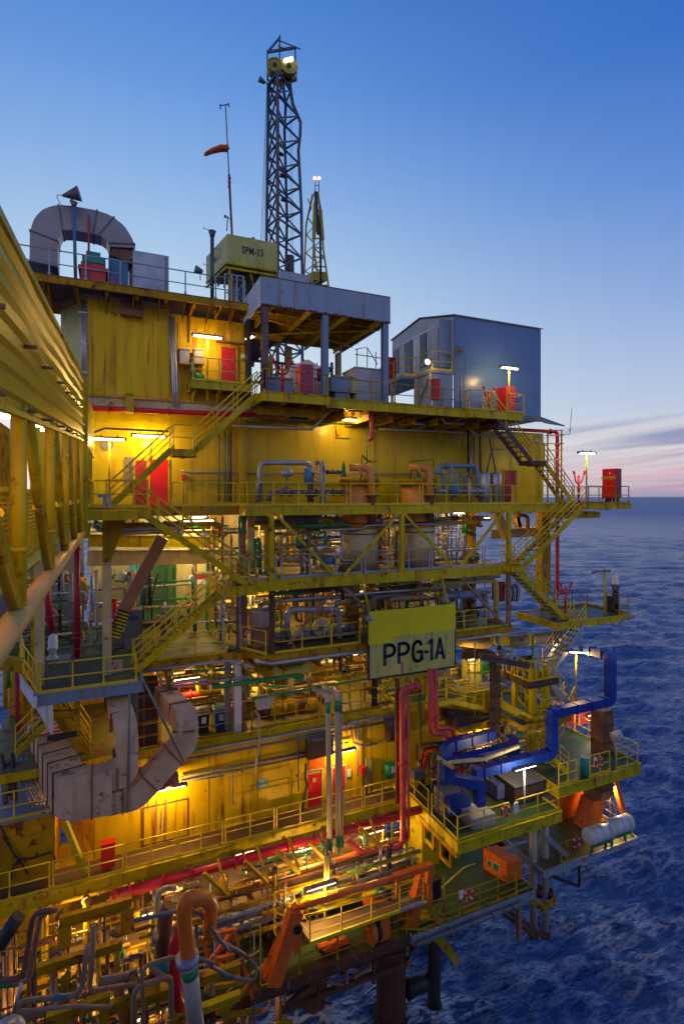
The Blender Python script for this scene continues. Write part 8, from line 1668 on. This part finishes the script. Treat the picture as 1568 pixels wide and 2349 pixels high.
deck('head_landing', xl - .5, xr2 + .6, YT - .3, YT + 2.2, ZT, 'small dark landing on the head of the yellow lattice tower', m=GRATE, edge=BROWN, th=.3, beams=.6)
railing([V(xl - .45, YT + 1.5, ZT), V(xl - .45, YT - .25, ZT), V(xr2 + .5, YT - .25, ZT)], 'dense yellow railing on the head of the lattice tower', sp=.45)
railing([V(xl - 2.6, YT + 2.1, ZT), V(xl - .6, YT + 1.6, ZT)], 'yellow railing behind the lattice tower head', sp=.7)
MB().ibeam(T(660, 440, 23), T(850, 535, 21.9), .42, .2).bar(T(850, 535, 21.9), T(955, 510, 21.9), .3, .36).thing('tower_beam', YEL, 'yellow beams meeting half way up the lattice tower', 'beam')
deck('tower_deck', 16.8, 22.3, 23.0, 27, -12.0, 'rusty deck level behind the lattice tower', m=GRATE, edge=YBEAM, th=.3, beams=1.1)
deck('lamp_platform', 19.6, 23.0, 21.7, 26.0, -11.9, 'small green platform with the lit lamp post right of the tower', m=GDECK, edge=YBEAM, th=.3, beams=1.0)
railing([V(19.8, 25.8, -11.9), V(22.9, 25.8, -11.9), V(22.9, 21.8, -11.9), V(21.0, 21.8, -11.9)], 'yellow railing around the small green platform right of the tower')
lamp(A(21, 360, 425, 22.6), 'long lit strip lamp on a yellow post right of the tower', L=1.3, d=V(.95, .0, -.15), e=420, mount='pole', h=3.0)
stair(T(955, 290, 21.9), T(1095, 460, 21.4), .8, 'short grey edged stairs going down right of the tower head', mstr=GREY, m=YEL)
stair(V(T(1120, 490, 22.8).x, 22.8, T(1120, 490).z), T(960, 790, 21.8), .8, 'grey edged stairs descending left behind the blue duct', mstr=GREY)
stair(T(975, 770, 21.2), T(1080, 870, 20.6), .8, 'short stairs beside the tower foot', m=YEL, rails=(True, True))
ZQ = -14.35
deck('rescue_platform', 20.3, 26.1, 19.9, 25.5, ZQ, 'dark green platform at the right with a pink wall and floodlight', m=GDARK, edge=YEL, th=.5, beams=1.2)
railing([V(22.5, 20.0, ZQ), V(23.9, 20.0, ZQ)], 'railing at the front of the rescue platform with a turquoise drum', sp=.9); railing([V(24.4, 20.0, ZQ), V(26.0, 20.0, ZQ), V(26.0, 25.3, ZQ)], 'railing at the right corner of the rescue platform', sp=1.0)
railing([V(22.3, 24.2, ZQ), V(25.0, 24.2, ZQ)], 'railing in front of the pink wall'); railing([V(20.4, 20.0, ZQ), V(21.6, 20.0, ZQ + .0)], 'short slanting railing left on the rescue platform', sp=.6)
a, b = T(1140, 700, 24.8), T(1245, 480, 24.8); t = thing('pink_hut', 'pink walled hut at the back of the rescue platform', 'hut', V(a.x - .6, 24.8, ZQ)); MB().box(a.x, b.x + .5, 24.8, 27, ZQ, b.z).part('wall', REDL, t); MB().box(a.x - 1.0, a.x - .01, 24.9, 27, ZQ, b.z).part('side_wall', DKRED, t); MB().box(a.x - .03, a.x + .06, 24.74, 24.79, ZQ, b.z).part('white_pipe', WPIPE, t)
t = thing('brown_duct', 'wide brown square duct dropping past the rescue platform into a hooked end', 'duct', T(1285, 1000, 21.5)); a = T(1285, 470, 21.8); MB().duct(arc_path([a, V(a.x, 21.8, T(1285, 1000, 21.8).z), T(1190, 960, 22.6)], .5, 4), .85, .8).part('duct_run', DUCTB, t)
for py in (560, 660, 760, 860, 950): q = T(1285, py, 21.8); MB().duct([V(a.x, 21.8, q.z - .03), V(a.x, 21.8, q.z + .03)], .94, .89).part('flange', BROWN, t)
t = thing('brown_duct', 'slim brown square duct standing left of the lattice tower', 'duct', T(633, 640, 22.6)); a = T(630, 150, 22.6); MB().duct(arc_path([T(460, 130, 24), V(a.x, 22.6, T(630, 140, 22.6).z), V(a.x, 22.6, T(633, 640, 22.6).z)], .5, 4), .42, .42).part('duct_run', BROWN, t)
for py in (210, 300, 390, 470, 560): q = T(630, py, 22.6); MB().duct([V(a.x, 22.6, q.z - .03), V(a.x, 22.6, q.z + .03)], .5, .5).part('flange', BROWN, t)
t = thing('brown_box_duct', 'dim brown box duct lying left of the slim brown duct', 'duct', T(380, 560, 23.4)); MB().duct([T(375, 545, 23.2), T(600, 545, 23.6)], .55, .5).duct([T(330, 500, 23.6), T(560, 520, 23.9)], .5, .4).part('duct_run', BROWN, t)
MB().bar(T(540, 150, 22), T(830, 205, 21.8), .3).thing('dark_beam', BROWN, 'dark beam under the tower head landing', 'beam')
q = T(1370, 640, 20.6); t = thing('floodlight', 'white floodlight head on a post at the right edge of the rescue platform', 'floodlight', V(q.x, 20.6, ZQ)); MB().tube([V(q.x, 20.6, ZQ), V(q.x, 20.6, q.z - .2)], .05, 8).part('post', GREY, t); MB().cyl(q + V(-.22, .1, -.05), q + V(.25, -.1, .05), .24, .3, 14).part('lamp_head', GRY2, t)
q = T(1195, 800, 20.1); MB().cyl(V(q.x, 20.25, ZQ + .05), V(q.x, 20.25, ZQ + .95), .24, n=14).thing('turquoise_drum', TURQ, 'turquoise drum behind the rescue platform railing', 'drum'); MB().box(q.x + .3, q.x + .5, 19.96, 19.99, ZQ + .5, ZQ + .95).thing('white_card', PAPER, 'white card hung beside the turquoise drum', 'sign')
lifebuoy(T(1265, 800, 19.9), 'dark red lifebuoy at the front of the rescue platform')
lamp(A(21, 590, 1368, 23.2), 'short lit strip lamp in front of the pink wall', L=.8, e=200, col=NEU, mt=TUBEW, mount='ceiling', h=.3)
t = thing('emergency_cabinet', 'tall cream cabinet with a green box at the level below the sign', 'cabinet', T(510, 330, 25)); a, b = T(478, 350, 25), T(548, 180, 25); MB().box(a.x, b.x, 25, 25.8, a.z, b.z).part('body', YPALE, t); a, b = T(550, 265, 24.9), T(598, 190, 24.9); MB().box(a.x, b.x, 24.9, 25.4, a.z, b.z).part('green_box', SGRN, t)
lamp(T(482, 168, 24.4), 'small lit lamp above the cream cabinet', L=.6, e=200, mount='ceiling', h=.2)
deck('link_platform', 13.6, 17.2, 23.2, 27, T(450, 400, 23.2).z, 'small platform with stairs in front of the cream cabinet', m=GDECK, edge=YEL, th=.25, beams=.8); zk = T(450, 400, 23.2).z
railing([V(13.7, 23.3, zk), V(16.0, 23.3, zk)], 'railing of the small platform before the cream cabinet'); stair(V(16.0, 23.2, zk), T(560, 470, 23.0), .7, 'short yellow stairs before the cream cabinet')
for x, y, z, e in ((17.8, 25.5, -12.6, 240), (16.0, 24.5, ZP + 3.2, 200), (18.6, 23.8, ZP + 2.6, 200), (21.8, 23.5, -12.6, 150)): ilamp(x, y, z, e)
clutter('tw', 'x', 15, 22, 23.2, 27, -12, ZD - .6, 24, MM, 91, group='pipework behind the lattice tower'); SECT['tw'] = 'pipe behind the lattice tower'
clutter('p1', 'x', 15.5, 20.5, 22.4, 25, ZP, ZP + 3, 26, MM + [ORG, YEL, YBEAM], 92, group='pipework behind the blue ducts'); SECT['p1'] = 'pipe behind the blue ducts'
for k_, st, a_, n_ in (('it5', 'thin tube on the duct platform', (14.6, 20.2, 21.8, 24.6, ZP, ZP + 2.3), 34), ('it6', 'thin tube at the back of the lowest deck', (13.2, 17.5, 23, 25.6, ZG, ZP - .6), 26), ('it7', 'thin tube on the rescue platform', (20.6, 22.3, 22, 25, ZQ, -12.2), 18)): KN[k_] = 'deck_tube'; clutter(k_, 'x', *a_, n_, MM + [ORG, RUSTM, BLUEW], 300 + n_, rr=(.02, .06), vert=.6, valves=.5, group=st + 's'); SECT[k_] = st
# P3 raft platform
t3 = deck('raft_platform', 19.6, 26.2, 20.2, 26.0, ZG, 'lowest green platform with two white life rafts at the far right', m=ODECK, edge=GREY, th=.3, beams=1.1)
MB().bar(V(20.6, 21.6, ZG + .01), V(22.6, 23.4, ZG + .01), .09, .012).bar(V(22.6, 23.4, ZG + .01), V(25.5, 23.4, ZG + .01), .09, .012).part('deck_line', LINEP, t3)
for px, l_ in ((1265, 'left'), (1385, 'right')):
    q = A(12, px, (1235 if px < 1300 else 1185), 20.3); t = thing('life_raft', f'{l_} white life raft canister on the raft platform', 'life raft', V(q.x, 20.3, ZG)); d = V(1, .0, .0)
    MB().cyl(q - d * .78, q + d * .78, .40, n=20).cyl(q - d * .86, q - d * .78, .34, .40, 20).cyl(q + d * .78, q + d * .86, .40, .34, 20).part('canister', RAFT, t)
    for k in (-.5, 0, .5): MB().ring(q + d * k, .405, .018, 20, 5, d).part('strap', GREY, t)
    mb = MB(); [mb.bar(V(q.x + k, 20.3, ZG), V(q.x + k, 20.3, q.z - .3), .1) for k in (-.5, .5)]; mb.bar(V(q.x - .7, 20.3, q.z - .42), V(q.x + .7, 20.3, q.z - .42), .5, .08); mb.part('cradle', GRN, t)
railing([V(20.8, 20.25, ZG), V(21.6, 20.25, ZG)], 'short railing with a red buoy left of the life rafts', m=YBEAM, sp=.5); lifebuoy(A(12, 1130, 1290, 20.15), 'lifebuoy left of the white life rafts')
railing([V(26.1, 20.4, ZG), V(26.1, 25.6, ZG), V(24, 25.6, ZG)], 'bright yellow railing at the right end of the raft platform', sp=1.0)
t = thing('raft_davit', 'orange davit housing with a sloping front on the raft platform', 'davit', V(23, 22.5, ZG)); q = A(12, 1200, 1090, 22); MB().prism([V(q.x - .5, 21.8, ZG), V(q.x + .7, 21.8, ZG), V(q.x + 1.1, 21.8, ZG + 1.3), V(q.x + .1, 21.8, ZG + 1.45)], V(0, .8, 0)).part('housing', ORG, t); MB().prism([V(q.x - 1.3, 23, ZG), V(q.x + 2.2, 23, ZG), V(q.x + 2.0, 23, ZG + 1.2), V(q.x - 1.0, 23, ZG + 1.9)], V(0, .6, 0)).part('rear_plate', ORG, t)
MB().bar(V(q.x + 3.0, 22.2, ZG), V(q.x + 1.9, 22.2, ZG + 3.1), .28).bar(V(q.x + 1.0, 22.2, ZG + 2.2), V(q.x + 2.3, 22.2, ZG + 2.4), .16).part('boom_arm', ORG, t)
lamp(A(12, 1345, 950, 22.2), 'small lit lamp above the orange davit on the raft platform', L=.6, e=700, mount='none', col=(1, .66, .2)); MB().tube([A(12, 1330, 955, 22.2), V(A(12, 1335, 955, 22.2).x, 22.2, ZG)], .05, 6).thing('lamp_pole', YEL, 'yellow pole of the small lamp on the raft platform', 'post')
MB().bar(V(19.9, 20.4, ZG - .3), V(22.2, 20.4, ZG - 1.6), .14).bar(V(22.2, 20.4, ZG - 1.6), V(22.2, 20.4, ZG - .2), .1).thing('raft_bracket', DARK, 'dark bracket hanging below the raft platform', 'bracket')
stair(A(12, 950, 1260, 20.7), A(12, 1080, 1380, 20.5), .7, 'grey stairs sloping down to the raft platform', mstr=GREY, rails=(False, False))
pipe([V(18.4, 22, ZG + .3), V(20.2, 22, ZG + .2)], .1, GREY, 'grey pipe linking the lowest deck and the raft platform'); MB().ibeam(V(15.5, 23.5, ZG - .5), V(24.5, 23.5, ZG - .5), .5, .3).thing('low_girder', RUSTM, 'dark girder under the raft platform', 'girder')
# ============================================================ LOWER LEFT tangle
t = deck('sump_deck', -9, 3.6, 16.0, 27, -21.6, 'dark lowest grating deep under the left tangle of pipes', m=GRATE, edge=YBEAM, th=.3, beams=2.0)
wall_thing(-9, 3.2, 26.9, -21.6, ZF - .8, YBEAM, 'rusty wall behind the tangle of pipes at the lower left')
N = lambda x, y, Y: A(13, x, y, Y)
for x, y, x2, y2, Y, h, l_, m_ in ((390, 800, 860, 690, 21.2, .38, 'upper', YBEAM), (240, 1115, 800, 1010, 20, .30, 'middle', YBEAM), (150, 1250, 900, 1020, 21.5, .25, 'hidden', YBEAM), (720, 1360, 1150, 1290, 18.6, .34, 'lower', YBEAM), (880, 1330, 1568, 1210, 18.4, .3, 'right', YBEAM), (300, 1440, 720, 1380, 18, .3, 'lowest', YBEAM), (1100, 1450, 1568, 1400, 17.6, .22, 'bottom right', YEL)):
    a, b = N(x, y, Y), N(x2, y2, Y); b.z = a.z; MB().ibeam(a, b, h, .22, .03).thing('tangle_beam', m_, l_ + ' yellow beam crossing the pipe tangle at the lower left', 'beam')
TP2 = []
for x, y, y2, Y, w in ((425, 820, 950, 21.2, .42), (830, 700, 850, 21.2, .45), (430, 1160, 1460, 19.6, .3), (800, 1340, 1500, 19, .3), (680, 1270, 1500, 18.8, .3), (1030, 1100, 1400, 18.5, .14), (1500, 850, 1100, 19.5, .2)):
    a, b = N(x, y, Y), N(x, y2, Y); b.x = a.x; TP2.append(MB().bar(a, b, w, w * .7, up=V(0, 1, 0)).thing('tangle_post', YBEAM, None, 'post', 'yellow posts in the pipe tangle'))
ordinal('yellow post in the pipe tangle at the lower left', TP2)
t = thing('braced_frame', 'orange braced square frame below the bins at the lower left', 'frame', N(1400, 1463, 19)); F = lambda x, y, Y=19.3: N(x, y, Y)  # orange frame of braced bars, square in outline
for a, b in (((1330, 900), (1530, 850)), ((1330, 900), (1420, 1400)), ((1530, 850), (1650, 1300)), ((1380, 1050), (1568, 1170)), ((1380, 1040), (1510, 880)), ((1380, 1050), (1530, 1020)), ((1340, 1235), (1600, 1190)), ((1450, 1400), (1640, 1200)), ((1450, 1410), (1700, 1380)), ((1420, 1330), (1480, 1463))): MB().bar(F(*a), F(*b), .13).part('frame_bar', ORG if a[1] < 1190 else YBEAM, t)
pipe([N(1290, 1560, 16.2), N(1240, 1120, 16.2), N(1205, 800, 16.2), N(1205, 640, 16.2), N(1375, 645, 16.6), N(1370, 860, 17.5)], .215, GOOSE, 'big orange gooseneck pipe at the lower left', rad=1.1, n=18)
MB().cyl(N(1285, 1520, 16.16), N(1232, 1075, 16.16), .236, n=20).thing('pipe_sleeve', WPIPE, 'white lower sleeve of the orange gooseneck pipe', 'pipe'); a, b = N(1222, 1020, 16.16), N(1225, 1060, 16.16); MB().cyl(b, a, .33, n=20).thing('pipe_collar', GREY, 'grey collar on the orange gooseneck pipe', 'collar'); a, b = N(1233, 1095, 16.14), N(1240, 1150, 16.14); MB().cyl(b, a, .242, n=20).thing('green_band', GRN, 'green band on the white sleeve of the gooseneck pipe', 'band')
HL = [A(13, 870, 795, 17), A(13, 1040, 755, 17), A(13, 1240, 715, 17), A(13, 1330, 760, 17), A(13, 1420, 900, 17), A(13, 1500, 990, 17), A(14, 130, 740, 17.3), A(14, 250, 800, 17.4), A(14, 345, 890, 17.4), A(14, 330, 970, 17.2), A(14, 200, 960, 17), A(14, 60, 880, 16.6), A(13, 1400, 1070, 16.4), A(13, 1280, 1030, 16.2)]
MB().tube(arc_path(arc_path(HL, 3, 5), 1, 2), .055, 10).thing('loop_hose', GREYD, 'long grey hose looping right of the orange gooseneck pipe', 'hose')
for i, (pts, Y, r, m_, lab, bands) in enumerate((
    ([(0, 1180), (150, 1170), (220, 735), (360, 720)], 18.5, .08, DUCTB, 'left brown pipe of the pair bending up at the lower left', ()), ([(0, 1215), (190, 1195), (265, 745), (380, 715)], 18.8, .08, BRACE, 'brown pipe bending up at the lower left with a green end', [(.12, .5, GRN)]),
    ([(120, 1400), (125, 1320), (300, 1300), (530, 1275), (560, 1040), (575, 950)], 18, .08, TAUPE, 'brownish pipe with a blue band at the lower left', [(2.4, .35, SKYB)]), ([(610, 820), (600, 1100), (580, 1255), (900, 1205)], 18.4, .075, TAUPE, 'brownish pipe turning right in the middle of the tangle', ()),
    ([(940, 1500), (925, 1090), (1110, 1035), (1190, 1030)], 16.6, .06, TAUPE, 'thin brownish pipe bend leading to the gooseneck collar', ()), ([(880, 1500), (870, 1230), (1100, 1160), (1120, 1180)], 16.9, .075, TAUPE, 'speckled brownish pipe bend left of the gooseneck', ()), ([(1120, 1500), (1120, 1190), (1000, 1110), (980, 1070)], 17.6, .08, TAUPE, 'dull brown pipe behind the gooseneck', ()),
    ([(1060, 1080), (1075, 760), (1110, 690)], 18.6, .25, DUCTB, 'thick brown wrapped pipe with a turquoise end', [(.05, .5, TURQ)]), ([(1190, 1500), (1140, 1130), (1140, 950), (1175, 820)], 17.8, .17, RED, 'thick red pipe behind the gooseneck', ()), ([(1030, 750), (1030, 620), (1070, 580), (1150, 575)], 20.5, .1, CREAM, 'cream pipe bend under the red fire main', ()),
    ([(0, 950), (30, 900), (120, 760)], 17.5, .2, DARK, 'thick dark pipe at the left edge', ()), ([(1290, 1500), (1290, 1150), (1265, 880)], 16.9, .06, TAUPE, 'brownish tube right beside the gooseneck', ()), ([(650, 1190), (840, 1150)], 18.2, .12, TAUPE, 'short brownish tube in the tangle', ()), ([(120, 1385), (500, 1350), (730, 1355)], 17, .05, TAUPE, 'thin dark pipe crossing low at the left', ()), ([(90, 1390), (140, 1200)], 17.2, .05, GALV, 'thin galvanised rod leaning at the lower left', ()))):
    pipe([N(x, y, Y) for x, y in pts], r, m_, lab, rad=.3, n=12, bands=bands)
MB().lathe(N(40, 1475, 15) - V(0, 0, .3), [(.4, 0), (.42, .08), (.38, .2), (.25, .28), (.03, .33)], 18).thing('white_dome', GREY, 'white domed cover at the bottom left corner', 'cover')
clutter('tg', 'x', -4.2, 3.6, 18.5, 24.5, -21.4, ZF - .9, 130, [RUSTM, YBEAM, BRACE, GREYD, DARK, CREAM, YBEAM, RUSTM, BRACE, DUCTB, YEL], 95, rr=(.03, .11), vert=.5, group='pipe tangle at the lower left'); SECT['tg'] = 'pipe in the lower left tangle'
clutter('tg2', 'x', 2.5, 6.5, 19.0, 22, -21.5, ZG + .2, 16, [RUSTM, YBEAM, BRACE, GREYD], 96, group='pipe tangle below the bins'); SECT['tg2'] = 'pipe in the tangle below the bins'
for x, y, z, e in ((-1.2, 22.5, ZF - 1.0, 300), (1.5, 21.8, ZF - 1.2, 300), (-1.5, 20.6, -18.3, 380), (.8, 20.6, -18.8, 420), (3.2, 21, -18.6, 300), (-3.4, 21.5, -18.0, 260), (4.8, 20.0, -20.3, 260)): ilamp(x, y, z, e, L=.8)
# ============================================================ platform added unseen behind the camera to block low back sky
t = thing('unseen_shade_platform', 'unseen rusty platform added behind the camera to shade the lower levels', 'platform', V(-6, -14, -22))
MB().box(-26, 12, -30, .6, -2.0, -1.75).part('deck_plate', GRATE, t); MB().box(-26, 12, -1.2, .3, -21, -2.05).part('sky_blocking_wall', YBEAM, t)
for x in (-22, -9, 9): MB().cyl(V(x, -6, SEA - 3), V(x, -6, -2.1), .8).part('support_leg', LEGM, t)
_L2 = sorted(LI, key=lambda o: -o.location.z); ordinal('lit strip lamp in the upper process decks', _L2[:len(_L2) // 2]); ordinal('lit strip lamp in the lower levels', _L2[len(_L2) // 2:])
for k_, st_ in SECT.items():
    by = {}
    for o in PIPES[k_]:
        m_ = PM[o.name]; cn = {'grey_steel_pipe': 'grey', 'dull_grey_steel': 'dull grey', 'galvanised_steel': 'galvanised', 'cream_paint': 'cream', 'yellow_paint': 'yellow', 'rusty_yellow_beam': 'rusty yellow', 'dark_steel': 'black', 'green_paint': 'green', 'brown_brace_paint': 'brown', 'turquoise_paint': 'turquoise', 'red_paint': 'red', 'orange_paint': 'orange', 'rusted_steel': 'rusted', 'white_pipe_paint': 'white', 'faded_red_paint': 'faded red', 'aged_duct_cladding': 'clad'}.get(m_, 'plain')
        by.setdefault(cn, []).append(o)
    for cn, l in by.items():
        while len(l) > len(WN): l.pop()
        ordinal(cn + ' ' + st_, l)
finish_labels()
